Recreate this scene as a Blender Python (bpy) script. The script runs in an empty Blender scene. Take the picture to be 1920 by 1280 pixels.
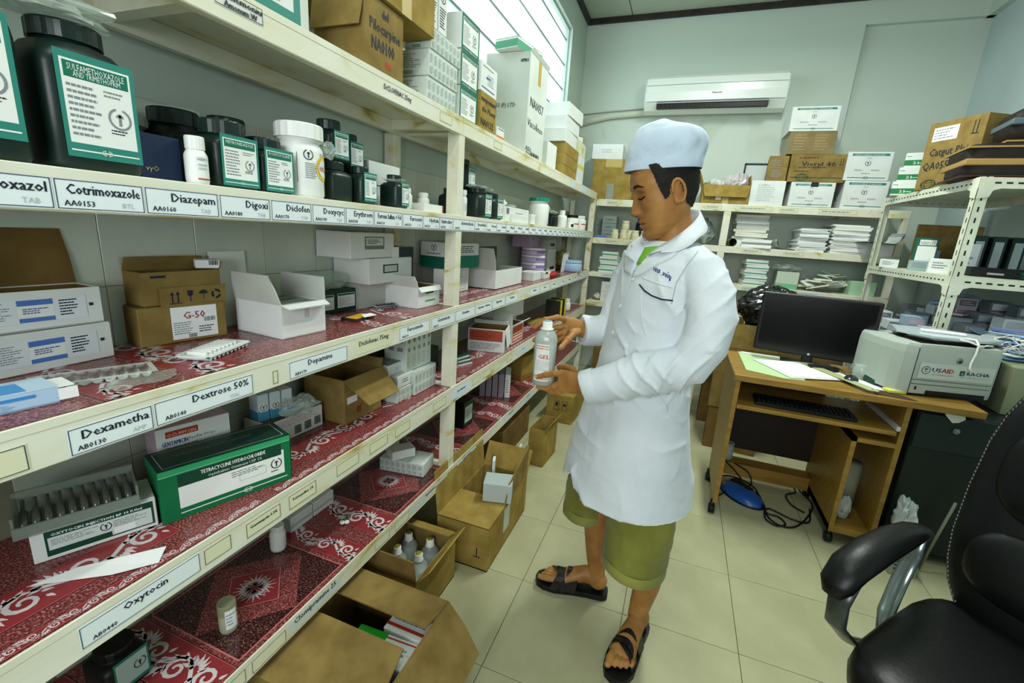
import bpy, bmesh, math, random
from mathutils import Vector, Matrix, noise
from mathutils.bvhtree import BVHTree
random.seed(7)
C = bpy.context.scene.collection
SC = bpy.context.scene
PI = math.pi

# ---------------- camera, world, lights, exposure ----------------
cam = bpy.data.cameras.new('camera'); cam.sensor_width = 36.0; cam.lens = 15.697
cam.clip_start = 0.02; cam.clip_end = 60
co = bpy.data.objects.new('camera', cam); C.objects.link(co)
rt = Vector((0.93254639, 0.35517889, 0.06484738)); dn = Vector((0.14428209, -0.20195896, -0.96870804)); fw = Vector((-0.33096813, 0.9127215, -0.23958205))
m3 = Matrix((rt, -dn, -fw)).transposed()
co.matrix_world = Matrix.Translation((0, 0, 1.365)) @ m3.to_4x4()
SC.camera = co
SC.view_settings.view_transform = 'Standard'; SC.view_settings.look = 'None'
SC.view_settings.gamma = 1.0; SC.view_settings.use_curve_mapping = False
SC.view_settings.exposure = 0.55
try:
    SC.cycles.max_bounces = 7; SC.cycles.diffuse_bounces = 4; SC.cycles.glossy_bounces = 3
    SC.cycles.transmission_bounces = 6; SC.cycles.transparent_max_bounces = 10
    SC.cycles.caustics_reflective = False; SC.cycles.caustics_refractive = False
    SC.cycles.sample_clamp_indirect = 6.0
except Exception: pass
W = bpy.data.worlds.new('world'); SC.world = W; W.use_nodes = True
W.node_tree.nodes['Background'].inputs[0].default_value = (0.86, 0.95, 1.0, 1)
W.node_tree.nodes['Background'].inputs[1].default_value = 0.42
def area(name, loc, rot, sx, sy, power, col):
    l = bpy.data.lights.new(name, 'AREA'); l.shape = 'RECTANGLE'; l.size = sx; l.size_y = sy; l.energy = power; l.color = col
    o = bpy.data.objects.new(name, l); C.objects.link(o); o.location = loc; o.rotation_euler = rot; return o
# daylight falling through the high ribbed window on the left wall (from outdoors)
area('window_daylight', (-1.62, 3.05, 2.85), (0, -PI / 2, 0), 1.3, 2.6, 64, (0.86, 0.97, 1.0))
# soft light added just inside the near wall, unseen behind the viewer
area('near_wall_fill', (0.10, -1.50, 1.75), (PI / 2, 0, 0), 1.3, 1.2, 36, (0.92, 0.97, 1.0))
TUBES = [((0.40, 2.60, 3.235), 38, 172), ((-0.05, 0.55, 3.235), 8, 150)]
for (p, e, sp) in TUBES:   # ceiling tubes, their spread narrowed so the outer parts of the room fall darker
    tl = area('tube_light', (p[0], p[1], p[2] - 0.075), (0, 0, PI / 2), 1.2, 0.12, e, (0.94, 1.0, 0.92)); tl.data.spread = math.radians(sp)

# ---------------- materials ----------------
MATS = {}
def newmat(name):
    m = bpy.data.materials.new(name); m.use_nodes = True
    return m, m.node_tree.nodes, m.node_tree.links, m.node_tree.nodes['Principled BSDF']
def srgb(h):
    if isinstance(h, str):
        h = h.lstrip('#'); c = [int(h[i:i + 2], 16) / 255 for i in (0, 2, 4)]
    else: c = h
    return tuple([x / 12.92 if x <= .04045 else ((x + .055) / 1.055) ** 2.4 for x in c]) + (1,)
def flat(hexc, rough=.6, spec=.3, metal=0.0):
    k = (hexc, rough, spec, metal)
    if k in MATS: return MATS[k]
    m, n, l, b = newmat('paint_' + hexc.strip('#'))
    b.inputs['Base Color'].default_value = srgb(hexc); b.inputs['Roughness'].default_value = rough
    b.inputs['Specular IOR Level'].default_value = spec; b.inputs['Metallic'].default_value = metal
    MATS[k] = m; return m
def grain(hexa, hexb, scale=8, rough=.7, spec=.2, bump=.0, bscale=60, name='surface', detail=6, dist=0.0, lo=.35, hi=.65, stretch=(1, 1, 1), coat=0.0):
    k = (hexa, hexb, scale, rough, bump, bscale, name, stretch, coat, lo)
    if k in MATS: return MATS[k]
    m, n, l, b = newmat(name)
    tc = n.new('ShaderNodeTexCoord'); mp = n.new('ShaderNodeMapping'); mp.inputs['Scale'].default_value = stretch
    l.new(tc.outputs['Object'], mp.inputs[0])
    no = n.new('ShaderNodeTexNoise'); no.inputs['Scale'].default_value = scale; no.inputs['Detail'].default_value = detail; no.inputs['Distortion'].default_value = dist
    l.new(mp.outputs[0], no.inputs['Vector'])
    r = n.new('ShaderNodeValToRGB'); r.color_ramp.elements[0].position = lo; r.color_ramp.elements[1].position = hi
    r.color_ramp.elements[0].color = srgb(hexa); r.color_ramp.elements[1].color = srgb(hexb)
    l.new(no.outputs['Fac'], r.inputs[0]); l.new(r.outputs[0], b.inputs['Base Color'])
    b.inputs['Roughness'].default_value = rough; b.inputs['Specular IOR Level'].default_value = spec
    if coat: b.inputs['Coat Weight'].default_value = coat
    if bump:
        n2 = n.new('ShaderNodeTexNoise'); n2.inputs['Scale'].default_value = bscale; n2.inputs['Detail'].default_value = 4
        l.new(mp.outputs[0], n2.inputs['Vector'])
        bp = n.new('ShaderNodeBump'); bp.inputs['Strength'].default_value = bump; bp.inputs['Distance'].default_value = .004
        l.new(n2.outputs['Fac'], bp.inputs['Height']); l.new(bp.outputs[0], b.inputs['Normal'])
    MATS[k] = m; return m
def wornpaint():
    if 'worn' in MATS: return MATS['worn']
    m, n, l, b = newmat('worn_cream_paint')
    tc = n.new('ShaderNodeTexCoord')
    no = n.new('ShaderNodeTexNoise'); no.inputs['Scale'].default_value = 9; no.inputs['Detail'].default_value = 8; no.inputs['Distortion'].default_value = .6
    mp = n.new('ShaderNodeMapping'); mp.inputs['Scale'].default_value = (1, .5, 1.6)
    l.new(tc.outputs['Object'], mp.inputs[0]); l.new(mp.outputs[0], no.inputs['Vector'])
    r = n.new('ShaderNodeValToRGB'); e = r.color_ramp.elements
    e[0].position = .28; e[0].color = srgb('#9c9058'); e[1].position = .43; e[1].color = srgb('#d6d5bd')
    e2 = e.new(.70); e2.color = srgb('#e0e1d2'); e3 = e.new(.36); e3.color = srgb('#cfc694')
    l.new(no.outputs['Fac'], r.inputs[0]); l.new(r.outputs[0], b.inputs['Base Color'])
    b.inputs['Roughness'].default_value = .45; b.inputs['Specular IOR Level'].default_value = .35
    bp = n.new('ShaderNodeBump'); bp.inputs['Strength'].default_value = .15; bp.inputs['Distance'].default_value = .004
    l.new(no.outputs['Fac'], bp.inputs['Height']); l.new(bp.outputs[0], b.inputs['Normal'])
    MATS['worn'] = m; return m
def speckle(ca, cb, cc, name, scale=420):
    if name in MATS: return MATS[name]
    m, n, l, b = newmat(name)
    tc = n.new('ShaderNodeTexCoord')
    vo = n.new('ShaderNodeTexNoise'); vo.inputs['Scale'].default_value = scale; vo.inputs['Detail'].default_value = 2
    l.new(tc.outputs['Object'], vo.inputs['Vector'])
    r = n.new('ShaderNodeValToRGB'); e = r.color_ramp.elements
    e[0].position = .42; e[0].color = srgb(ca); e[1].position = .56; e[1].color = srgb(cb); x = e.new(.68); x.color = srgb(cc)
    l.new(vo.outputs['Fac'], r.inputs[0]); l.new(r.outputs[0], b.inputs['Base Color'])
    b.inputs['Roughness'].default_value = .22; b.inputs['Specular IOR Level'].default_value = .5
    MATS[name] = m; return m
def clear(name, tint='#e8f0ea', alpha=.25, rough=.12):
    k = ('clear', name)
    if k in MATS: return MATS[k]
    m, n, l, b = newmat(name)
    b.inputs['Base Color'].default_value = srgb(tint); b.inputs['Roughness'].default_value = rough
    b.inputs['Specular IOR Level'].default_value = .8
    tr = n.new('ShaderNodeBsdfTransparent'); tr.inputs[0].default_value = (.93, .97, .94, 1)
    mx = n.new('ShaderNodeMixShader'); mx.inputs[0].default_value = alpha
    l.new(tr.outputs[0], mx.inputs[1]); l.new(b.outputs[0], mx.inputs[2]); l.new(mx.outputs[0], n['Material Output'].inputs[0])
    MATS[k] = m; return m

CREAM = wornpaint()
KRAFT = grain('#7a6538', '#917b48', 14, .85, .1, .1, 90, 'kraft_card')
KRAFT2 = grain('#8a7238', '#a08a4a', 14, .85, .1, .1, 90, 'yellow_kraft_card')
KRAFTD = grain('#6b5530', '#7d6438', 14, .85, .1, .1, 90, 'dark_kraft_card')
WCARD = grain('#d3d8d4', '#e2e6e2', 5, .6, .25, 0, 60, 'white_card')
GCARD = grain('#b5bab0', '#c7cbc2', 5, .75, .15, 0, 60, 'grey_card')
TEAL = flat('#0f6b55', .5); GREEN = flat('#0d5f38', .5); DGREEN = flat('#0b3d2c', .5)
DJAR = grain('#0c1f1a', '#122922', 6, .38, .4, 0, 60, 'dark_green_plastic')
BLACKP = flat('#0d0f0e', .45); WHITEP = flat('#e4e7e2', .4); INK = flat('#16222e', .6); GREYINK = flat('#7d858a', .6); PALEINK = flat('#b4b9bb', .6)
PAPER = flat('#e9eceb', .7); BLUEINK = flat('#27408f', .6); REDINK = flat('#b23a24', .6)
BAG = clear('clear_film', '#dfe8e2', .30, .15)
SHRINK = clear('shrink_wrap', '#f2f6f3', .16, .1)

# ---------------- mesh helpers ----------------
class MB:
    def __init__(s): s.v = []; s.f = []; s.m = []; s.mats = []; s.sm = []
    def mi(s, mat):
        if mat not in s.mats: s.mats.append(mat)
        return s.mats.index(mat)
    def add(s, vs, fs, mat, smooth=False, M=None):
        o = len(s.v)
        for p in vs:
            p = Vector(p); s.v.append(M @ p if M else p)
        k = s.mi(mat)
        for f in fs: s.f.append([i + o for i in f]); s.m.append(k); s.sm.append(smooth)
        return s
    def box(s, x0, y0, z0, x1, y1, z1, mat, M=None, bev=0.0):
        if bev <= 0:
            vs = [(x0, y0, z0), (x1, y0, z0), (x1, y1, z0), (x0, y1, z0), (x0, y0, z1), (x1, y0, z1), (x1, y1, z1), (x0, y1, z1)]
            return s.add(vs, [(0, 3, 2, 1), (4, 5, 6, 7), (0, 1, 5, 4), (1, 2, 6, 5), (2, 3, 7, 6), (3, 0, 4, 7)], mat, M=M)
        b = min(bev, (x1 - x0) * .45, (y1 - y0) * .45, (z1 - z0) * .45)
        vs = []
        for z, i in ((z0, b), (z0 + b, 0), (z1 - b, 0), (z1, b)):
            if i: vs += [(x0 + b, y0 + b, z), (x1 - b, y0 + b, z), (x1 - b, y1 - b, z), (x0 + b, y1 - b, z)]
            else: vs += [(x0 + b, y0, z), (x1 - b, y0, z), (x1, y0 + b, z), (x1, y1 - b, z), (x1 - b, y1, z), (x0 + b, y1, z), (x0, y1 - b, z), (x0, y0 + b, z)]
        fs = [(3, 2, 1, 0), (20, 21, 22, 23)]
        for i in range(8): fs.append((4 + i, 4 + (i + 1) % 8, 12 + (i + 1) % 8, 12 + i))
        fs += [(0, 1, 5, 4), (1, 2, 7, 6), (2, 3, 9, 8), (3, 0, 11, 10), (1, 6, 5), (2, 8, 7), (3, 10, 9), (0, 4, 11)]
        fs += [(12, 13, 21, 20), (14, 15, 22, 21), (16, 17, 23, 22), (18, 19, 20, 23), (13, 14, 21), (15, 16, 22), (17, 18, 23), (19, 12, 20)]
        return s.add(vs, fs, mat, M=M)
    def poly(s, pts, th, n, mat, M=None, smooth=False):   # flat sheet from outline pts, thickness th along n
        n = Vector(n).normalized() * th; k = len(pts)
        a = [Vector(p) for p in pts]; b = [p + n for p in a]
        fs = [list(range(k))[::-1], [i + k for i in range(k)]] + [(i, (i + 1) % k, (i + 1) % k + k, i + k) for i in range(k)]
        return s.add(a + b, fs, mat, smooth, M)
    def tube(s, pts, rad, mat, n=10, cap=True, M=None, sq=1.0, smooth=True):
        pts = [Vector(p) for p in pts]
        if not hasattr(rad, '__len__'): rad = [rad] * len(pts)
        vs = []; up = None
        for i, p in enumerate(pts):
            t = (pts[min(i + 1, len(pts) - 1)] - pts[max(i - 1, 0)])
            t = t.normalized() if t.length > 1e-9 else Vector((0, 0, 1))
            if up is None:
                up = Vector((0, 0, 1)) if abs(t.z) < .9 else Vector((1, 0, 0))
            a = t.cross(up)
            if a.length < 1e-6: a = t.orthogonal()
            a.normalize(); b = a.cross(t).normalized(); up = b
            r = rad[i]; ra, rb = (r if hasattr(r, '__len__') else (r, r * sq))
            for k in range(n):
                an = 2 * PI * k / n; vs.append(p + a * ra * math.cos(an) + b * rb * math.sin(an))
        fs = []
        for i in range(len(pts) - 1):
            for k in range(n): fs.append((i * n + k, i * n + (k + 1) % n, (i + 1) * n + (k + 1) % n, (i + 1) * n + k))
        if cap: fs += [list(range(n))[::-1], [(len(pts) - 1) * n + k for k in range(n)]]
        return s.add(vs, fs, mat, smooth, M)
    def lathe(s, prof, mat, n=24, M=None, smooth=True, sy=1.0, p=1.0):
        vs = []
        for (r, z) in prof:
            for k in range(n):
                a = 2 * PI * k / n; c, q = math.cos(a), math.sin(a)
                if p != 1.0: c = math.copysign(abs(c) ** p, c); q = math.copysign(abs(q) ** p, q)
                vs.append((r * c, r * q * sy, z))
        fs = []
        for i in range(len(prof) - 1):
            for k in range(n): fs.append((i * n + k, i * n + (k + 1) % n, (i + 1) * n + (k + 1) % n, (i + 1) * n + k))
        fs += [list(range(n))[::-1], [(len(prof) - 1) * n + k for k in range(n)]]
        return s.add(vs, fs, mat, smooth, M)
    def ell(s, c, r, mat, M=None, n=16, rings=10):
        vs = [(c[0], c[1], c[2] - r[2])]; 
        for i in range(1, rings):
            t = PI * i / rings
            for k in range(n):
                a = 2 * PI * k / n; vs.append((c[0] + r[0] * math.sin(t) * math.cos(a), c[1] + r[1] * math.sin(t) * math.sin(a), c[2] - r[2] * math.cos(t)))
        vs.append((c[0], c[1], c[2] + r[2])); L = len(vs) - 1; fs = []
        for k in range(n):
            fs.append((0, 1 + (k + 1) % n, 1 + k)); fs.append((L, L - n + k, L - n + (k + 1) % n))
        for i in range(rings - 2):
            for k in range(n):
                a = 1 + i * n; fs.append((a + k, a + (k + 1) % n, a + n + (k + 1) % n, a + n + k))
        return s.add(vs, fs, mat, True, M)
    def mesh(s, name):
        me = bpy.data.meshes.new(name); me.from_pydata([tuple(p) for p in s.v], [], s.f)
        for mt in s.mats: me.materials.append(mt)
        me.polygons.foreach_set('material_index', s.m); me.polygons.foreach_set('use_smooth', s.sm)
        me.update(); return me
    def build(s, name, parent=None, loc=None, rz=0, rot=None):
        o = bpy.data.objects.new(name, s.mesh(name)); C.objects.link(o)
        if parent: o.parent = parent
        if loc: o.location = loc
        o.rotation_euler = rot if rot else (0, 0, rz)
        return o
def inst(name, me, parent=None, loc=(0, 0, 0), rot=(0, 0, 0), scale=None):
    o = bpy.data.objects.new(name, me); C.objects.link(o); o.location = loc; o.rotation_euler = rot
    if parent: o.parent = parent
    if scale: o.scale = scale
    return o
def tag(o, label, cat, group=None, kind=None):
    o['label'] = label; o['category'] = cat
    if group: o['group'] = group
    if kind: o['kind'] = kind
    return o
def struct(o): o['kind'] = 'structure'; return o
def empty(name, loc, rz=0, label=None, cat=None, group=None):
    o = bpy.data.objects.new(name, None); o.empty_display_size = .05; C.objects.link(o)
    o.location = loc; o.rotation_euler = (0, 0, rz)
    if label: tag(o, label, cat, group)
    return o
def copy_tree(o, parent=None):
    c = o.copy(); C.objects.link(c); c.parent = parent
    for ch in o.children: copy_tree(ch, c)
    return c

# ---- lettering: built-in font outlines turned into flat mesh print ----
_G = {}
def glyphs(txt):
    if txt in _G: return _G[txt]
    cu = bpy.data.curves.new('lettering', 'FONT'); cu.body = txt; cu.size = 1.0; cu.resolution_u = 1; cu.align_x = 'LEFT'
    ob = bpy.data.objects.new('lettering', cu); me = bpy.data.meshes.new_from_object(ob)
    vs = [v.co.copy() for v in me.vertices]; fs = [list(p.vertices) for p in me.polygons]
    bpy.data.objects.remove(ob); bpy.data.curves.remove(cu); bpy.data.meshes.remove(me)
    if vs:
        x0 = min(v.x for v in vs); x1 = max(v.x for v in vs)
        for v in vs: v.x -= x0
        w = x1 - x0
    else: w = 0
    _G[txt] = (vs, fs, w); return _G[txt]
def text(mb, txt, O, U, V, N, x, y, size, mat, off=.0012, width=None, bold=0.0, shear=0.0, align='L', curve=None):
    """write txt on the plane O + U*x + V*y ; size = letter height, width = forced width"""
    vs, fs, w = glyphs(txt)
    if not vs: return
    sx = size * 1.35
    if width: sx = width / w
    sy = size * 1.35
    if align == 'C': x -= w * sx / 2
    if align == 'R': x -= w * sx
    for dx in ((0, bold) if bold else (0,)):
        P = [O + U * (x + v.x * sx + dx + v.y * sy * shear) + V * (y + v.y * sy) + N * (off + dx * .01) for v in vs]
        mb.add(P, fs, mat)
FACES = {'F': ((-.5, 0, 0), (1, 0, 0), (0, 0, 1), (0, -1, 0)), 'R': ((.5, 0, 0), (0, 1, 0), (0, 0, 1), (1, 0, 0)),
         'L': ((-.5, 1, 0), (0, -1, 0), (0, 0, 1), (-1, 0, 0)), 'T': ((-.5, 0, 1), (1, 0, 0), (0, 1, 0), (0, 0, 1)), 'B': ((.5, 1, 0), (-1, 0, 0), (0, 0, 1), (0, 1, 0))}
def face(fc, w, d, h):
    o, u, v, n = FACES[fc]
    O = Vector((o[0] * w, o[1] * d, o[2] * h)); U = Vector(u); V = Vector(v); N = Vector(n)
    W_ = {'F': w, 'B': w, 'T': w, 'R': d, 'L': d}[fc]; H_ = d if fc == 'T' else h
    return O, U, V, N, W_, H_
DEC_SUB = [1]
def decor(mb, w, d, h, items):
    """items: ('r',face,u0,v0,u1,v1,mat) filled, ('o',...,mat,th) outline, ('t',face,text,u,v,height,mat[,width_frac]), ('g',face,u0,v0,u1,v1,n,mat) small print lines,
       ('e',face,u,v,r,mat) emblem ring, ('k',face,u0,v0,u1,v1) bars"""
    lay = .0006
    for it in items:
        k, fc = it[0], it[1]; O, U, V, N, FW, FH = face(fc, w, d, h)
        def q(u0, v0, u1, v1, mat, off):
            if DEC_SUB[0] > 1 and (u1 - u0) > .1:
                k_ = DEC_SUB[0]; us = [u0 + (u1 - u0) * i / k_ for i in range(k_ + 1)]
                P = [O + U * u * FW + V * v * FH + N * off for v in (v0, v1) for u in us]
                mb.add(P, [(i, i + 1, k_ + 2 + i, k_ + 1 + i) for i in range(k_)], mat); return
            mb.add([O + U * u0 * FW + V * v0 * FH + N * off, O + U * u1 * FW + V * v0 * FH + N * off, O + U * u1 * FW + V * v1 * FH + N * off, O + U * u0 * FW + V * v1 * FH + N * off], [(0, 1, 2, 3)], mat)
        if k == 'r': lay += .00012; q(*it[2:6], it[6], lay)
        elif k == 'o':
            u0, v0, u1, v1, mat, th = it[2:8]; a = th / FW; b = th / FH; lay += .0001
            q(u0, v0, u1, v0 + b, mat, lay); q(u0, v1 - b, u1, v1, mat, lay); q(u0, v0, u0 + a, v1, mat, lay); q(u1 - a, v0, u1, v1, mat, lay)
        elif k == 'g':
            u0, v0, u1, v1, n, mat = it[2:8]; rr = random.Random(int((u0 + v1) * 1000) + n); lay += .00005
            for i in range(n):
                vv = v1 - (v1 - v0) * (i + .5) / n; hh = (v1 - v0) / n * .22
                u = u0; ue = u0 + (u1 - u0) * rr.uniform(.6, 1)
                while u < ue:
                    l_ = (u1 - u0) * rr.uniform(.06, .2); q(u, vv - hh, min(u + l_, ue), vv + hh, mat, lay); u += l_ + (u1 - u0) * .025
        elif k == 't':
            wd = it[7] * FW if len(it) > 7 and it[7] else None
            text(mb, it[2], O, U, V, N, it[3] * FW, it[4] * FH, it[5] * FH, it[6], off=lay + .0003, width=wd, bold=(it[8] if len(it) > 8 else 0))
        elif k == 'e':
            u, v, r, mat = it[2:6]; R0 = r * FH; P = []; n = 20; cx = O + U * u * FW + V * v * FH + N * (lay + .0002)
            for rr in (R0, R0 * .82):
                for i in range(n): a = 2 * PI * i / n; P.append(cx + U * rr * math.cos(a) + V * rr * math.sin(a))
            mb.add(P, [(i, (i + 1) % n, n + (i + 1) % n, n + i) for i in range(n) if i not in (4, 5)], mat)
            mb.add([cx + U * x * R0 + V * y * R0 for x, y in ((-.12, -.6), (.12, -.6), (.12, .5), (-.12, .5))], [(0, 1, 2, 3)], mat)
            mb.add([cx + U * x * R0 + V * y * R0 for x, y in ((-.35, .15), (.35, .15), (.25, .4), (-.25, .4))], [(0, 1, 2, 3)], mat)
        elif k == 'k':
            u0, v0, u1, v1 = it[2:6]; rr = random.Random(5); u = u0; lay += .00005
            while u < u1:
                b_ = (u1 - u0) * rr.uniform(.01, .05); q(u, v0, min(u + b_, u1), v1, INK, lay); u += b_ + (u1 - u0) * rr.uniform(.015, .04)
        elif k == 'z':   # globe band logo
            u, v, r, mat = it[2:6]; R0 = r * FH; cx = O + U * u * FW + V * v * FH + N * (lay + .0003)
            for (ea, eb) in ((1.7, 1), (.9, 1), (1.7, .35)):
                P = []
                for sc in (1, .86):
                    for i in range(20): a = 2 * PI * i / 20; P.append(cx + U * R0 * ea * sc * math.cos(a) + V * R0 * eb * sc * math.sin(a))
                mb.add(P, [(i, (i + 1) % 20, 20 + (i + 1) % 20, 20 + i) for i in range(20)], mat)
def place(name, label, cat, x, y, z, yaw, group=None): return empty(name, (x, y, z), math.radians(yaw), label, cat, group)
def carton(label, x, y, z, yaw, w, d, h, mat=None, items=None, group=None, tape=None, name='carton', cat='box', bev=.0015, seam=True, lid=None):
    """closed folding carton, origin at the middle of its front bottom edge"""
    mat = mat or WCARD
    r = place(name, label, cat, x, y, z, yaw, group)
    b = MB()
    if seam and h > .03:   # the top flaps meet in a fine gap
        b.box(-w / 2, 0, 0, w / 2, d, h - .0015, mat, bev=bev)
        g = .0012
        b.box(-w / 2 + .0015, .0015, h - .0016, w / 2 - .0015, d / 2 - g, h, mat); b.box(-w / 2 + .0015, d / 2 + g, h - .0016, w / 2 - .0015, d - .0015, h, mat)
    else: b.box(-w / 2, 0, 0, w / 2, d, h, mat, bev=bev)
    b.build('body', r)
    if tape:
        t = MB(); t.box(-w / 2 - .0004, d / 2 - .02, h * .55, -w / 2 + .001, d / 2 + .02, h + .0004, tape); t.box(-w / 2, d / 2 - .02, h, w / 2, d / 2 + .02, h + .0006, tape)
        t.box(w / 2 - .001, d / 2 - .02, h * .55, w / 2 + .0004, d / 2 + .02, h + .0004, tape); t.build('tape', r)
    if items:
        p = MB(); decor(p, w, d, h, items); p.build('print', r)
    return r
def opencarton(label, x, y, z, yaw, w, d, h, mat=None, inner=None, flaps=(), items=None, th=.003, name='open_carton', cat='box', group=None):
    """open carton: flaps = [(side, length, angle_deg from straight up, outward positive, inset[, material])]"""
    mat = mat or KRAFT; inner = inner or mat
    r = place(name, label, cat, x, y, z, yaw, group); b = MB()
    b.box(-w / 2, 0, 0, w / 2, d, th, mat); b.box(-w / 2, 0, 0, w / 2, th, h, mat); b.box(-w / 2, d - th, 0, w / 2, d, h, mat)
    b.box(-w / 2, th, 0, -w / 2 + th, d - th, h, mat); b.box(w / 2 - th, th, 0, w / 2, d - th, h, mat)
    if inner is not mat:
        e = .0006
        b.box(-w / 2 + th, th, th, w / 2 - th, th + e, h - .002, inner); b.box(-w / 2 + th, d - th - e, th, w / 2 - th, d - th, h - .002, inner)
        b.box(-w / 2 + th, th, th, -w / 2 + th + e, d - th, h - .002, inner); b.box(w / 2 - th - e, th, th, w / 2 - th, d - th, h - .002, inner)
        b.box(-w / 2 + th, th, th, w / 2 - th, d - th, th + e, inner)
    b.build('body', r)
    for fl in flaps:
        sd, L, ang, ins = fl[:4]; mt = fl[4] if len(fl) > 4 else mat
        a = math.radians(ang); f = MB()
        if sd == 'F': H = Vector((0, 0, h)); U = Vector((1, 0, 0)); D = Vector((0, -math.sin(a), math.cos(a))); s = w / 2
        if sd == 'B': H = Vector((0, d, h)); U = Vector((-1, 0, 0)); D = Vector((0, math.sin(a), math.cos(a))); s = w / 2
        if sd == 'L': H = Vector((-w / 2, d / 2, h)); U = Vector((0, -1, 0)); D = Vector((-math.sin(a), 0, math.cos(a))); s = d / 2
        if sd == 'R': H = Vector((w / 2, d / 2, h)); U = Vector((0, 1, 0)); D = Vector((math.sin(a), 0, math.cos(a))); s = d / 2
        N = U.cross(D); i2 = ins
        P = [H - U * s, H + U * s, H + U * (s - i2 * .3) + D * L * .5, H + U * (s - i2) + D * L, H - U * (s - i2) + D * L, H - U * (s - i2 * .3) + D * L * .5]
        P = [p - N * th * .5 for p in P]
        f.poly(P, th, N, mt); f.build('flap', r)
    if items:
        p = MB(); decor(p, w, d, h, items); p.build('print', r)
    return r
def jar(label, x, y, z, w, d, h, yaw=90, mat=None, lidr=None, lidh=None, lidmat=None, items=None, round_=False, name='jar', cat='jar', group=None, neck=.8, labelbox=None):
    """bottle / jar, origin at base centre; square with rounded corners unless round_"""
    mat = mat or DJAR; lidmat = lidmat or mat; lidr = lidr or min(w, d) * .42; lidh = lidh or h * .15
    r = place(name, label, cat, x, y, z, yaw, group); b = MB(); n = 32; p = 1.0 if round_ else .38
    bh = h - lidh
    prof = [(.46, 0), (.5, .008), (.5, bh * (neck - .02)), (.485, bh * (neck + .05)), (.40, bh * .955)]
    vs = []; fs = []; k_ = 0
    prof2 = prof + [(None, bh * .975), (None, bh + lidh * .3)]
    for (q, zz) in prof2:
        for k in range(n):
            a = 2 * PI * k / n; c, s_ = math.cos(a), math.sin(a)
            if q is None: vs.append((lidr * .92 * c, lidr * .92 * s_, zz)); continue
            t = 1.0 if q > .45 else .5
            pp = p if q > .45 else (1 + p) / 2
            if not round_: c = math.copysign(abs(c) ** pp, c); s_ = math.copysign(abs(s_) ** pp, s_)
            vs.append((w * q * c, d * q * s_, zz))
    for i in range(len(prof2) - 1):
        for k in range(n): fs.append((i * n + k, i * n + (k + 1) % n, (i + 1) * n + (k + 1) % n, (i + 1) * n + k))
    fs += [list(range(n))[::-1], [(len(prof2) - 1) * n + k for k in range(n)]]
    b.add(vs, fs, mat, True); b.build('body', r)
    l = MB(); z0 = bh; pr = [(lidr * .97, z0), (lidr, z0 + .002)]
    nr = 36; vv = []; ff = []
    for (rr, zz, rid) in ((lidr, z0, 0), (lidr, z0 + .001, 1), (lidr, h - .003, 1), (lidr * .95, h, 0), (lidr * .8, h - .0006, 0)):
        for k in range(nr):
            a = 2 * PI * k / nr; q = rr * (1 - (.03 if (rid and k % 2) else 0)); vv.append((q * math.cos(a), q * math.sin(a), zz))
    for i in range(4):
        for k in range(nr): ff.append((i * nr + k, i * nr + (k + 1) % nr, (i + 1) * nr + (k + 1) % nr, (i + 1) * nr + k))
    ff += [list(range(nr))[::-1], [4 * nr + k for k in range(nr)]]
    l.add(vv, ff, lidmat, False); l.build('cap', r)
    if items:
        q = MB()
        if round_:
            qq = MB(); DEC_SUB[0] = 12; decor(qq, w, d, h, items); DEC_SUB[0] = 1
            R0 = w / 2 + .0008
            for p_ in qq.v:   # wrap the print around the body
                a = p_.x / R0; off = -p_.y - .0006; p_.x, p_.y = (R0 + off) * math.sin(a), -(R0 + off) * math.cos(a)
            q = qq
        else:
            decor(q, w, d, h, items)
            for p_ in q.v: p_.y -= d / 2
        q.build('label_print', r)
    return r
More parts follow.
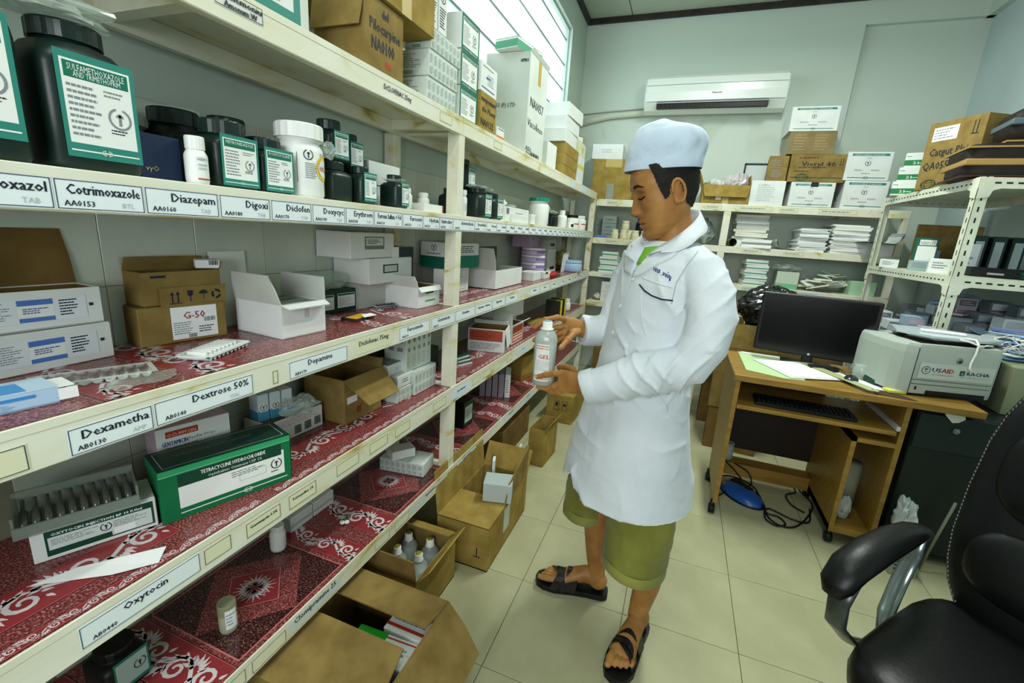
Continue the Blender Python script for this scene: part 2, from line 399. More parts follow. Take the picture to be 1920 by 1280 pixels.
# ---------------- room shell ----------------
XL, XR, YB, YN, ZC = -1.15, 1.82, 4.68, -1.6, 3.32
WALL = grain('#b8c6ba', '#c7d3c8', 1.6, .6, .25, .04, 30, 'pale_green_wall_paint', lo=.3, hi=.7)
WALLB = grain('#acbcbd', '#b9c7c8', 1.6, .6, .25, .04, 30, 'pale_blue_wall_paint')
def wallmat():   # painted wall with damp stains
    m, n, l, b = newmat('stained_wall_paint')
    tc = n.new('ShaderNodeTexCoord'); no = n.new('ShaderNodeTexNoise'); no.inputs['Scale'].default_value = 3.2; no.inputs['Detail'].default_value = 9; no.inputs['Distortion'].default_value = .8
    l.new(tc.outputs['Object'], no.inputs['Vector'])
    sx = n.new('ShaderNodeSeparateXYZ'); l.new(tc.outputs['Object'], sx.inputs[0])
    mr = n.new('ShaderNodeMapRange'); mr.inputs[1].default_value = 2.52; mr.inputs[2].default_value = 2.36; l.new(sx.outputs[2], mr.inputs[0])
    mr2 = n.new('ShaderNodeMapRange'); mr2.inputs[1].default_value = 2.1; mr2.inputs[2].default_value = 2.4; l.new(sx.outputs[2], mr2.inputs[0])
    mr3 = n.new('ShaderNodeMapRange'); mr3.inputs[1].default_value = 1.0; mr3.inputs[2].default_value = -.2; l.new(sx.outputs[0], mr3.inputs[0])
    mu = n.new('ShaderNodeMath'); mu.operation = 'MULTIPLY'; l.new(mr.outputs[0], mu.inputs[0]); l.new(mr2.outputs[0], mu.inputs[1])
    mu3 = n.new('ShaderNodeMath'); mu3.operation = 'MULTIPLY'; l.new(mu.outputs[0], mu3.inputs[0]); l.new(mr3.outputs[0], mu3.inputs[1])
    rr = n.new('ShaderNodeValToRGB'); rr.color_ramp.elements[0].position = .48; rr.color_ramp.elements[1].position = .72; l.new(no.outputs['Fac'], rr.inputs[0])
    mu2 = n.new('ShaderNodeMath'); mu2.operation = 'MULTIPLY'; l.new(mu3.outputs[0], mu2.inputs[0]); l.new(rr.outputs[0], mu2.inputs[1])
    mx = n.new('ShaderNodeMix'); mx.data_type = 'RGBA'; mx.inputs[6].default_value = srgb('#c4d0c5'); mx.inputs[7].default_value = srgb('#8f9474')
    l.new(mu2.outputs[0], mx.inputs[0]); l.new(mx.outputs[2], b.inputs['Base Color']); b.inputs['Roughness'].default_value = .6
    return m
SW = wallmat()
b = MB(); b.box(XL - .2, YN, -.1, XR + .2, YB + .2, -.006, flat('#6f6b52', .8)); fl = struct(b.build('floor'))
# floor tiles, one mesh shared by every whole tile
TILEF = grain('#a5a482', '#b1b08e', 5, .2, .5, 0, 60, 'floor_tile_glaze')
g = .0022; TX, TY = .3965, .4005
t = MB(); t.box(0, 0, -.006, TX - g, TY - g, 0, TILEF, bev=.0008); tm = t.mesh('floor_tile')
for i in range(-3, 6):
    for j in range(-6, 9):
        x0 = -.4165 + i * TX; y0 = 1.4715 + j * TY
        xa, xb, ya, yb = max(x0, XL), min(x0 + TX, XR), max(y0, YN), min(y0 + TY, YB)
        if xb - xa < .02 or yb - ya < .02: continue
        o = inst('tile', tm, fl, (xa, ya, 0)); o.scale = ((xb - xa) / TX, (yb - ya) / TY, 1)
wy0, wy1, wz0, wz1 = 1.75, 4.17, 2.22, 3.06
b = MB()
b.box(XL - .2, YN, 0, XL, YB + .2, wz0, WALL); b.box(XL - .2, YN, wz1, XL, YB + .2, ZC, WALL)
b.box(XL - .2, YN, wz0, XL, wy0, wz1, WALL); b.box(XL - .2, wy1, wz0, XL, YB + .2, wz1, WALL)
wl = struct(b.build('wall_left'))
# glazed tiles on the lower left wall
TW = grain('#b9c2b4', '#c8cfc2', 6, .18, .5, 0, 60, 'wall_tile_glaze')
t = MB(); t.box(0, 0, 0, .004, .1985, .1985, TW, bev=.0008); tm2 = t.mesh('wall_tile')
gb = MB(); gb.box(XL, .3, 0, XL + .0022, YB, 1.593, flat('#83866f', .9)); gb.build('grout', wl)
for i in range(20):
    for j in range(8):
        inst('tile', tm2, wl, (XL, .39 + i * .2, -.006 + j * .2))
b = MB()
b.box(XL - .2, YB, 0, 1.072, YB + .2, ZC, SW); b.box(1.072, YB, 3.11, XR + .2, YB + .2, ZC, SW); b.box(1.072, YB + .045, 0, XR + .2, YB + .2, 3.11, SW)
struct(b.build('wall_back'))
b = MB(); b.box(XR + .045, YN, 0, XR + .2, YB + .2, 3.11, WALLB); b.box(XR, YN, 3.11, XR + .2, YB + .2, ZC, WALL); struct(b.build('wall_right'))
b = MB(); b.box(XL - .2, YN - .15, 0, XR + .2, YN, ZC, grain('#5d655c', '#6a7268', 1.6, .6, .25, .04, 30, 'grey_green_wall_paint')); struct(b.build('wall_near'))  # unseen wall, given a dark paint to cut the bounced light
wn2 = empty('added_window', (0.10, YN + .002, 1.75)); wn2['kind'] = 'structure'  # unseen window added to house the light at the near wall
for (a_, c_, d_, e_) in ((-.72, -.66, .72, -.60), (-.72, .60, .72, .66), (-.72, -.60, -.65, .60), (.65, -.60, .72, .60), (-.02, -.60, .02, .60)):
    b = MB(); b.box(a_, 0, c_, d_, .05, e_, flat('#b9c7c1', .4)); b.build('frame', wn2)
b = MB(); b.box(-.65, 0, -.6, .65, .006, .6, flat('#cfd8d8', .2)); b.build('pane', wn2)
CEIL = grain('#aab2a2', '#b9c0b0', 2, .8, .1, 0, 60, 'ceiling_board')
b = MB(); b.box(XL - .2, YN, ZC + .008, XR + .2, YB + .2, ZC + .1, flat('#4a4436', .8)); ce = struct(b.build('ceiling'))
for i in range(-2, 3):
    for j in range(-1, 5):
        xa = max(XL, -.74 + i * 1.2 + .004); xb = min(XR, -.74 + (i + 1) * 1.2 - .004); ya = max(YN, 2.28 + (j - 2) * 1.2 + .004); yb = min(YB, 2.28 + (j - 1) * 1.2 - .004)
        if xb - xa > .05 and yb - ya > .05:
            p = MB(); p.box(xa, ya, ZC, xb, yb, ZC + .008, CEIL); p.build('panel', ce)
DARKW = grain('#23201a', '#37322a', 12, .5, .3, 0, 60, 'dark_wood_trim')
b = MB(); b.box(XL, YB - .035, ZC - .045, XR, YB, ZC, DARKW, bev=.006); b.box(XL, YN, ZC - .045, XL + .035, YB - .035, ZC, DARKW, bev=.006); b.box(XR - .035, YN, ZC - .045, XR, YB - .035, ZC, DARKW, bev=.006)
struct(b.build('trim_1'))
# ribbed louvre window
wn = empty('window_1', (XL, 0, 0)); wn['kind'] = 'structure'
def ribbed():
    m, n, l, b = newmat('ribbed_glass')
    b.inputs['Base Color'].default_value = (.95, 1, .99, 1); b.inputs['Roughness'].default_value = .15
    tl = n.new('ShaderNodeBsdfTranslucent'); tc = n.new('ShaderNodeTexCoord'); wv = n.new('ShaderNodeTexWave'); wv.bands_direction = 'Y'; wv.inputs['Scale'].default_value = 20; wv.inputs['Distortion'].default_value = .4; l.new(tc.outputs['Object'], wv.inputs['Vector'])
    rp = n.new('ShaderNodeValToRGB'); rp.color_ramp.elements[0].color = (.20, .24, .24, 1); rp.color_ramp.elements[1].color = (.42, .47, .47, 1); l.new(wv.outputs['Fac'], rp.inputs[0]); l.new(rp.outputs[0], tl.inputs[0])  # light and shade of the ribs painted as stripes in the glass colour
    tr = n.new('ShaderNodeBsdfTransparent'); tr.inputs[0].default_value = (.9, .96, .95, 1)
    m1 = n.new('ShaderNodeMixShader'); m1.inputs[0].default_value = .42
    l.new(tl.outputs[0], m1.inputs[1]); l.new(tr.outputs[0], m1.inputs[2])
    m2 = n.new('ShaderNodeMixShader'); m2.inputs[0].default_value = .12; l.new(m1.outputs[0], m2.inputs[1]); l.new(b.outputs[0], m2.inputs[2])
    l.new(m2.outputs[0], n['Material Output'].inputs[0]); return m
RG = ribbed()
def rib_pane(y0, y1, z0, z1):
    p = MB(); n = int((y1 - y0) / .008); vs = []; fs = []
    for i in range(n + 1):
        y = y0 + (y1 - y0) * i / n; dx = .0022 * (1 if i % 2 else -1)
        vs += [(dx, y, z0), (dx + .006, y, z1)]
    for i in range(n): fs.append((2 * i, 2 * i + 2, 2 * i + 3, 2 * i + 1))
    p.add(vs, fs, RG); return p.mesh('glass_pane')
pm = rib_pane(wy0, wy1, 0, .187)
zz = wz0 - .008
while zz < wz1 - .02:
    inst('pane', pm, wn, (-.06, 0, zz)); 
    q = MB(); q.box(-.063, wy0, zz - .0035, -.046, wy1, zz + .0025, flat('#5d6a66', .3)); q.build('pane_edge', wn); zz += .19
b = MB(); b.box(-.10, wy1 - .012, wz0, -.03, wy1, wz1, flat('#b9c7c1', .4)); b.box(-.10, wy0, wz0, -.03, wy0 + .02, wz1, flat('#b9c7c1', .4)); b.box(-.10, wy0, wz1 - .015, -.03, wy1, wz1, flat('#b9c7c1', .4)); b.box(-.10, wy0, wz0, -.03, wy1, wz0 + .015, flat('#b9c7c1', .4)); b.build('frame', wn)

# ---------------- ceiling tube lights (outside the frame) ----------------
for i, (p, e, sp_) in enumerate(TUBES):
    r = empty('tube_lamp', (p[0], p[1], ZC), 0, ['white ceiling tube lamp above the far half of the aisle', 'white ceiling tube lamp above the near end of the aisle'][i], 'lamp')
    q = MB(); q.box(-.035, -.62, -.045, .035, .62, 0, WHITEP, bev=.004); q.build('fixture', r)
    m, n, l, bb = newmat('lit_tube'); bb.inputs['Emission Color'].default_value = (.95, 1, .88, 1); bb.inputs['Emission Strength'].default_value = 6
    q = MB(); q.tube([(0, -.6, -.06), (0, .6, -.06)], .013, m, 12); q.build('tube', r)

# ---------------- air conditioner ----------------
ac = empty('air_conditioner', (.035, YB, 2.468), 0, 'white wall-mounted split air conditioner with an open vent slot', 'air conditioner')
ACW = flat('#dfe6df', .22, .6); aw = .56
prof = [(0, .02), (-.10, 0), (-.155, .022), (-.20, .075), (-.218, .15), (-.215, .20), (-.19, .27), (-.15, .298), (0, .30)]
def extr(mb, prof, x0, x1, mat, n=12, bulge=0):
    vs = []; k = len(prof)
    for i in range(n + 1):
        x = x0 + (x1 - x0) * i / n; s = 1 - bulge * ((2 * i / n - 1) ** 2)
        for (y, z) in prof: vs.append((x, y * s, z))
    fs = [(i * k + j, i * k + (j + 1) % k, (i + 1) * k + (j + 1) % k, (i + 1) * k + j) for i in range(n) for j in range(k)]
    fs += [list(range(k))[::-1], [n * k + j for j in range(k)]]
    mb.add(vs, fs, mat, False)
b = MB(); extr(b, [(y, z) for y, z in prof], -aw, aw, ACW, bulge=.05); b.build('housing', ac)
b = MB(); extr(b, [(-.2205, .085), (-.2345, .15), (-.2335, .205), (-.224, .205), (-.224, .15), (-.21, .085)], -aw + .012, aw - .012, ACW, bulge=.05); b.build('front_panel', ac)
b = MB(); extr(b, [(-.2335, .209), (-.226, .262), (-.19, .292), (-.185, .285), (-.212, .25), (-.222, .209)], -aw + .012, aw - .012, ACW, bulge=.05); b.build('upper_panel', ac)
b = MB(); b.box(-aw + .11, -.219, .028, aw - .13, -.165, .078, BLACKP, M=Matrix.Rotation(0, 4, 'X')); b.build('vent_slot', ac)
b = MB()
for i in range(24): b.box(-aw + .13 + i * .0355, -.2225, .034, -aw + .133 + i * .0355, -.2185, .06, flat('#3b3f3c', .5))
o = b.build('vent_fins', ac); o['kind'] = 'stuff'
b = MB(); b.box(-aw + .11, -.232, .064, aw - .12, -.216, .070, flat('#c9d0ca', .3), bev=.002); b.build('louvre', ac)
b = MB(); text(b, 'Panasonic', Vector((0, -.2352, .13)), Vector((1, 0, 0)), Vector((0, 0, 1)), Vector((0, -1, 0)), -.01, 0, .013, flat('#3a4046', .4), width=.075, bold=.002); b.build('badge', ac)
b = MB()
pp = [(-.515, 4.64, 2.50), (-.62, 4.655, 2.50), (-.85, 4.655, 2.485), (-1.0, 4.655, 2.455), (-1.15, 4.655, 2.42)]
b.tube(pp, .028, flat('#c6cbb8', .5), 12); o = b.build('pipe_cover'); tag(o, 'white wrapped pipe running along the back wall to the air conditioner', 'pipe')
b = MB(); b.tube([(-.515, 4.66, 2.545), (-.8, 4.668, 2.535), (-1.15, 4.668, 2.505)], .006, flat('#b3b8a8', .5), 8); o = b.build('cable'); tag(o, 'thin cable along the back wall above the wrapped pipe', 'cable')
# ---------------- shelf liner print (ornamental vinyl) ----------------
SPK = speckle('#5a2628', '#8a4444', '#b27c74', 'speckled_red_vinyl', 260)
SPD = speckle('#240f12', '#4a2626', '#86625a', 'dark_speckled_vinyl', 260)
REDV = flat('#8a3034', .25, .5); WHV = flat('#cfc4c6', .3, .5); PINKV = flat('#bf6a6c', .25, .5); DKV = flat('#3a1216', .3, .5)
def ribbon(mb, pts, wf, z, mat):
    vs = []; n = len(pts)
    for i, (x, y) in enumerate(pts):
        a = pts[max(i - 1, 0)]; c = pts[min(i + 1, n - 1)]; dx, dy = c[0] - a[0], c[1] - a[1]; L = math.hypot(dx, dy) or 1
        w = wf(i / (n - 1)); vs += [(x - dy / L * w, y + dx / L * w, z), (x + dy / L * w, y - dx / L * w, z)]
    mb.add(vs, [(2 * i, 2 * i + 1, 2 * i + 3, 2 * i + 2) for i in range(n - 1)], mat)
def scrollband(mb, x0, y0, x1, y1, z):
    """ornamental band in a rectangle, the vine runs along its longer side"""
    along = (y1 - y0) > (x1 - x0); L = (y1 - y0) if along else (x1 - x0); H = (x1 - x0) if along else (y1 - y0)
    def T(s, t): return ((x0 + t, y0 + s) if along else (x0 + s, y0 + t))
    def rect(a, b, c, d, mat, zz): P = [T(a, b), T(c, b), T(c, d), T(a, d)]; mb.add([(p[0], p[1], zz) for p in P], [(0, 1, 2, 3)], mat)
    rect(0, 0, L, H, DKV, z + .0001); e = .0035; rect(e * .6, e * .6, L - e * .6, H - e * .6, PINKV, z + .0002); rect(e, e, L - e, H - e, REDV, z + .0003)
    zz = z + .0005; n = max(1, round(L / (H * 1.9))); P_ = L / n; A = H * .22
    vine = [T(s, H / 2 + A * math.sin(2 * PI * s / P_)) for s in [L * (i / (n * 16)) * .98 + .01 * L for i in range(n * 16 + 1)]]
    ribbon(mb, vine, lambda t: H * .042, zz, WHV)
    for k in range(2 * n):
        s0 = P_ / 2 * (k + .5); sg = 1 if k % 2 == 0 else -1; c0 = (s0, H / 2 - sg * H * .06)
        sp = []
        for i in range(15):   # curl
            a = i / 14; r = H * .26 * (1 - a * .8); th = sg * (PI / 2 + a * 2.6 * PI)
            sp.append(T(c0[0] + r * math.cos(th), c0[1] + r * math.sin(th)))
        ribbon(mb, sp, lambda t: H * .045 * (1.2 - t * .6), zz, WHV)
        for j in range(6):    # petals around the curl
            an = sg * (PI / 2) + (j - 2.5) * .62 + PI * .12; r0, r1 = H * .27, H * .40; pts = []
            for i in range(4): a = i / 3; r = r0 + (r1 - r0) * a; pts.append((min(max(c0[0] + r * math.cos(an + .3 * a), e), L - e), min(max(c0[1] + r * math.sin(an + .3 * a), e), H - e)))
            ribbon(mb, [T(*p) for p in pts], lambda t: H * .04 * math.sin(PI * min(.95, t + .12)), zz, WHV)
        for j in range(7):    # fan of leaves toward the outer edge
            an = sg * (PI / 2) + (j - 3) * .38; r0, r1 = H * .16, H * (.43 - .02 * abs(j - 3))
            bx, by = s0 + P_ * .22, H / 2 + sg * H * .02
            pts = []
            for i in range(5):
                a = i / 4; r = r0 + (r1 - r0) * a; pts.append((bx + r * math.cos(an + .25 * a * sg) * .9, by + r * math.sin(an + .25 * a * sg)))
            pts = [(min(max(p[0], e), L - e), min(max(p[1], e), H - e)) for p in pts]
            ribbon(mb, [T(*p) for p in pts], lambda t: H * .044 * math.sin(PI * min(.95, t + .12)), zz, WHV)
def medallion(mb, cx, cy, r, z):
    def dia(q, mat, zz): mb.add([(cx + q, cy, zz), (cx, cy + q, zz), (cx - q, cy, zz), (cx, cy - q, zz)], [(0, 1, 2, 3)], mat)
    dia(r, DKV, z + .0002); dia(r * .97, PINKV, z + .0003); dia(r * .92, REDV, z + .0004)
    for q in range(4):
        a0 = q * PI / 2 + PI / 4
        for j in range(7):
            an = (j - 3) * .24; pts = []
            for i in range(6):
                a = i / 5; rr = r * (.1 + .48 * a * (1 - .05 * abs(j - 3))); pts.append((cx + rr * math.cos(a0 + an * (.4 + a)), cy + rr * math.sin(a0 + an * (.4 + a))))
            ribbon(mb, pts, lambda t: r * .034 * math.sin(PI * min(.95, t + .1)), z + .0006, WHV)
def darksquare(mb, x0, y0, x1, y1, z, med=True):
    mb.add([(x0, y0, z + .0001), (x1, y0, z + .0001), (x1, y1, z + .0001), (x0, y1, z + .0001)], [(0, 1, 2, 3)], PINKV)
    e = .004; mb.add([(x0 + e, y0 + e, z + .0002), (x1 - e, y0 + e, z + .0002), (x1 - e, y1 - e, z + .0002), (x0 + e, y1 - e, z + .0002)], [(0, 1, 2, 3)], SPD)
    cx, cy = (x0 + x1) / 2, (y0 + y1) / 2; qx, qy = (x1 - x0) / 2 - e, (y1 - y0) / 2 - e
    mb.add([(cx + qx, cy, z + .0003), (cx, cy + qy, z + .0003), (cx - qx, cy, z + .0003), (cx, cy - qy, z + .0003)], [(0, 1, 2, 3)], SPK)
    if med: medallion(mb, cx, cy, min(qx, qy) * .62, z + .0003)
def liner(parent, name, xa, xb, ya, yb, z, bands, squares=()):
    b = MB(); b.box(xa, ya, z, xb, yb, z + .001, SPK)
    p = MB()
    for (x0, y0, x1, y1) in bands: scrollband(p, max(x0, xa), max(y0, ya), min(x1, xb), min(y1, yb), z + .001)
    for (y0, y1) in squares: darksquare(p, xa + .008, y0, xb - .012, y1, z + .001)
    b.v += []; 
    o = b.build(name, parent); q = p.build('ornament_print', o); return o

# ---------------- left wall shelving ----------------
XS = -.815
sh = empty('shelving_unit', (0, 0, 0), 0, 'long cream-painted wooden shelving along the tiled left wall, red liners, label cards', 'shelving')
LV = [(.295, .355), (.65, .725), (.99, 1.062), (1.35, 1.41), (1.69, 1.75)]
POSTS = [(-.34, -.296), (1.553, 1.597), (4.215, 4.26)]
for (y0, y1) in POSTS:
    b = MB(); b.box(XS - .05, y0, 0, XS - .001, y1, 1.742, CREAM, bev=.002); b.build('post', sh)
for (y0, y1) in ((-.34, -.296), (1.553, 1.597), (4.60, 4.64)):
    b = MB(); b.box(XL + .008, y0, 0, XL + .055, y1, 1.70, CREAM, bev=.002); b.build('rear_post', sh)
for i, (z0, z1) in enumerate(LV):
    for (ya, yb) in ((-.35, 1.575), (1.575, 4.262)):
        b = MB(); b.box(XS - .02, ya + .001, z0, XS + .001, yb - .001, z1 - .004, CREAM, bev=.002); b.build('front_rail', sh)
        b = MB(); b.box(XL + .006, ya + .001, z1 - .016, XS + .002, yb - .001, z1, CREAM, bev=.0015); b.build('shelf_board', sh)
        b = MB(); b.box(XL + .055, ya + .001, z0 + .002, XL + .075, yb - .001, z1 - .017, CREAM); b.build('rear_rail', sh)
    for (y0, y1) in ((-.29, -.26), (.6, .63), (1.51, 1.54), (1.61, 1.64), (2.5, 2.53), (3.35, 3.38), (4.18, 4.21)):
        b = MB(); b.box(XL + .075, y0, z1 - .05, XS - .021, y1, z1 - .0165, CREAM); b.build('cross_bearer', sh)
z = LV[0][1] + .0006
liner(sh, 'shelf_liner', XL + .01, XS - .0005, -.3, 1.55, z, [(-1.14, .315, -.81, .40), (-1.14, .455, -.81, .56), (-1.14, .922, -.81, 1.008), (-1.14, 1.065, -.81, 1.172)], [(.57, .912), (1.182, 1.525)])
liner(sh, 'shelf_liner', XL + .01, XS - .0005, 1.60, 4.2, z, [(-1.14, 1.655, -.81, 1.75), (-1.14, 2.12, -.81, 2.21), (-1.14, 2.27, -.81, 2.37), (-1.14, 2.74, -.81, 2.83), (-1.14, 2.90, -.81, 3.0)], [(1.765, 2.108), (2.385, 2.728), (3.02, 3.36)])
z = LV[1][1] + .0006
liner(sh, 'shelf_liner', XL + .01, XS - .0005, -.3, 1.55, z, [(-.843, -.1, -.8165, .66), (-.843, .70, -.8165, 1.54), (-.972, -.2, -.878, .52), (-.972, .60, -.878, 1.2), (-.972, 1.24, -.878, 1.5)])
liner(sh, 'shelf_liner', XL + .01, XS - .0005, 1.60, 4.2, z, [(-.85, 1.62, -.8165, 1.72), (-.843, 1.76, -.8165, 2.9), (-.843, 2.96, -.8165, 4.0), (-.972, 1.62, -.885, 2.3), (-.972, 2.36, -.885, 3.2)])
z = LV[2][1] + .0006
liner(sh, 'shelf_liner', XL + .01, XS - .0005, -.3, 1.55, z, [(-1.14, .395, -.81, .472), (-1.14, .54, -.81, .645), (-1.14, 1.06, -.81, 1.15), (-1.14, 1.21, -.81, 1.33)])
liner(sh, 'shelf_liner', XL + .01, XS - .0005, 1.60, 4.2, z, [(-.86, 1.62, -.8165, 2.5), (-.972, 1.62, -.9, 2.3), (-1.1, 2.7, -.81, 2.8), (-1.1, 3.4, -.81, 3.5)])
# label cards on the rails
CARDW = flat('#dfe8ea', .5); CARDC = flat('#d8d8b8', .55); CARDB = flat('#cfdde8', .5); NAVY = flat('#1d3550', .6)
def card(y0, y1, z0, z1, name='', code='', tail='', mat=None, frame=True, x=XS + .0012, par=None, ns=.34, tilt=0, frm=None):
    o = MB(); w = y1 - y0; h = z1 - z0; o.box(0, 0, 0, .0006, w, h, mat or CARDW)
    r = o.build('label_card', par or sh, (x, y0, z0)); r.rotation_euler = (tilt, 0, 0)
    p = MB(); O = Vector((.0007, 0, 0)); U = Vector((0, 1, 0)); V = Vector((0, 0, 1)); N = Vector((1, 0, 0))
    fm = frm or NAVY
    if frame:
        e = .0011; a = .0015
        for (ua, va, ub, vb) in ((a, a, w - a, a + e), (a, h - a - e, w - a, h - a), (a, a, a + e, h - a), (w - a - e, a, w - a, h - a)):
            p.add([O + U * ua + V * va + N * .0003, O + U * ub + V * va + N * .0003, O + U * ub + V * vb + N * .0003, O + U * ua + V * vb + N * .0003], [(0, 1, 2, 3)], fm)
    if name:
        g_ = glyphs(name); L = g_[2] * h * ns * 1.35
        mw = w * .82; text(p, name, O, U, V, N, (w - min(L, mw)) - w * .06 if tail != 'C' else (w - min(L, mw)) / 2, h * .52, h * ns, INK, off=.0004, width=mw if L > mw else None, bold=h * .022)
    if code: text(p, code, O, U, V, N, w * .08, h * .14, h * .19, INK, off=.0004, width=min(w * .42, glyphs(code)[2] * h * .19 * 1.35), bold=h * .01)
    if tail and tail != 'C': text(p, tail, O, U, V, N, w * .72, h * .15, h * .18, PALEINK, off=.0004)
    if p.v: p.build('lettering', r)
for (y0, y1, n_, c_, t_) in [(.255, .374, 'Cotrimoxazol', 'AA0150', 'TAB'), (.375, .486, 'Cotrimoxazole', 'AA0153', 'BTL'), (.487, .610, 'Diazepam', 'AA0160', 'TAB'), (.612, .722, 'Digoxi', 'AA0180', 'TAB'), (.724, .834, 'Diclofen', 'AA0170', 'TAB'),
        (.836, .945, 'Doxycyc', 'AA0190', 'TAB'), (.947, 1.058, 'Erythrom', 'AA0200', 'TAB'), (1.06, 1.195, 'Ferrous Sulfate + Fol', 'AA0210', 'TAB'), (1.197, 1.31, 'Furosem', 'AA0220', 'TAB'), (1.312, 1.418, 'Hydrala', 'AA0230', 'TAB'), (1.42, 1.515, 'Hydrochlor', 'AA0235', 'TAB'), (1.52, 1.702, 'Indomethacin', 'AA0240', 'CAP'), (1.706, 1.82, 'Isosorbide', 'AA0250', 'TAB')]:
    card(y0, y1, 1.3535, 1.396, n_, c_, t_)
y = 1.824; k = 0
for nm in ['Ketocon', 'Levodo', 'Mebend', 'Metform', 'Methyld', 'Metoclop', 'Metron', 'Nifedip', 'Nystatin', 'Omepraz', 'Paracet', 'Penicill', 'Phenobar', 'Phenytoi', 'Predniso', 'Promet', 'Propran', 'Quinine', 'Salbuta', 'Vitamin']:
    card(y, y + .112, 1.3535, 1.396, nm, 'AA0%d' % (260 + 10 * k), '', ns=.26); y += .1145; k += 1
card(.24, .297, .996, 1.036, '', '', '', CARDC, frm=NAVY)
card(.341, .457, .993, 1.037, 'Dexametha', 'AB0130', 'AMP'); card(.4595, .652, .994, 1.038, 'Dextrose 50%', 'AB0140', 'VIAL')
card(.70, .716, .998, 1.030, '', '', '', CARDC)
card(.746, .941, .995, 1.038, 'Dopamine', 'AB0170', 'C'); card(.972, 1.14, 1.000, 1.044, 'Diclofenac 75mg', '', 'C', CARDC, frame=False); card(1.182, 1.367, .998, 1.042, 'Furosemide', 'AB0210', 'C')
card(1.379, 1.56, .998, 1.042, 'Gentamicin', 'AB0220', 'C')
for (y0, y1, n_) in [(1.566, 1.745, 'Ketamine'), (1.75, 1.93, 'Lidocaine + Adrena'), (1.935, 2.10, 'Magnesium'), (2.11, 2.29, 'Morphine'), (2.50, 2.68, 'Naloxone'), (2.70, 2.9, 'Oxytocin'), (2.95, 3.1, 'Penicillin'), (3.2, 3.35, 'Quinine'), (3.4, 3.55, 'Ranitidine'), (3.6, 3.75, 'Vitamin B'), (3.8, 3.95, 'Vitamin K'), (4.0, 4.15, 'Water')]:
    card(y0, y1, .998, 1.042, n_, '', 'C', ns=.28)
card(.31, .505, .664, .706, 'Oxytocin', 'AB0440', 'C')
card(.512, .572, .667, .704, '', '', '', CARDC, frm=INK); card(.606, .699, .664, .702, 'Gentamycin 0.3%', '', 'C', CARDC, frm=INK, ns=.2); card(.722, .812, .664, .703, 'Tetracycline 1%', '', 'C', CARDC, frm=INK, ns=.2)
for (y0, y1) in ((.886, .979), (1.028, 1.12), (1.16, 1.25), (1.405, 1.508), (1.75, 1.838), (1.868, 1.964), (1.998, 2.105)): card(y0, y1, .668, .704, '', '', '', CARDC, frm=flat('#3c3f33', .6))
card(1.556, 1.729, .664, .706, 'Eye ointment', '', 'C', CARDB, frame=False, ns=.25); card(2.18, 2.26, .668, .704, '', '', '', CARDC); card(2.35, 2.54, .67, .704, 'Dressing', '', 'C', CARDB, frame=False, ns=.25); card(2.9, 3.05, .67, .704, 'Gloves', '', 'C', CARDB, frame=False, ns=.25)
card(.455, .575, .302, .34, '', '', '', CARDC, frm=INK); card(.59, .69, .302, .34, '', '', '', CARDC, frm=INK)
card(.70, .885, .306, .347, 'Clomipramine 25', '', 'C', flat('#c5cfcc', .5), frame=False, ns=.42)
card(1.05, 1.13, .304, .34, '', '', '', CARDC, frm=INK); card(1.16, 1.25, .304, .34, '', '', '', CARDC, frm=INK); card(1.26, 1.54, .31, .342, 'Fluphenazine', '', 'C', flat('#c8d0cc', .5), frame=False, ns=.35)
card(1.63, 1.83, .306, .342, 'Haloperidol', '', 'C', CARDB, frame=False, ns=.35); card(2.2, 2.42, .31, .345, 'Risperidone', '', 'C', CARDB, frame=False, ns=.35); card(2.5, 2.75, .31, .345, 'Valproate', '', 'C', CARDB, frame=False, ns=.35)
# handwriting and cards on the top rail
card(.635, .733, 1.712, 1.742, '', '', '', flat('#d2d4cd', .5), frm=INK)
p = MB(); O = Vector((XS + .0018, .64, 1.714)); U = Vector((0, 1, 0)); V = Vector((0, 0, 1)); N = Vector((1, 0, 0))
text(p, 'El.memoniu', O, U, V, N, .004, .014, .011, INK, width=.084, bold=.0014); text(p, 'Amonum W', O, U, V, N, .012, .001, .010, INK, width=.066, bold=.0014)
p.build('handwriting', sh); p = MB(); text(p, 'DiCLOFENAC 25mg', Vector((XS + .0012, 1.105, 1.712)), U, V, N, 0, 0, .014, INK, width=.13, bold=.0008, shear=.1)
p.build('handwriting', sh)
for (y0, y1) in ((1.405, 1.487), (1.855, 1.95)): card(y0, y1, 1.702, 1.732, '', '', '', CARDC, frm=GREYINK)
for (y0, y1) in ((3.236, 3.36), (3.587, 3.76)): card(y0, y1, 1.70, 1.735, '', '', '', CARDB, frame=False)
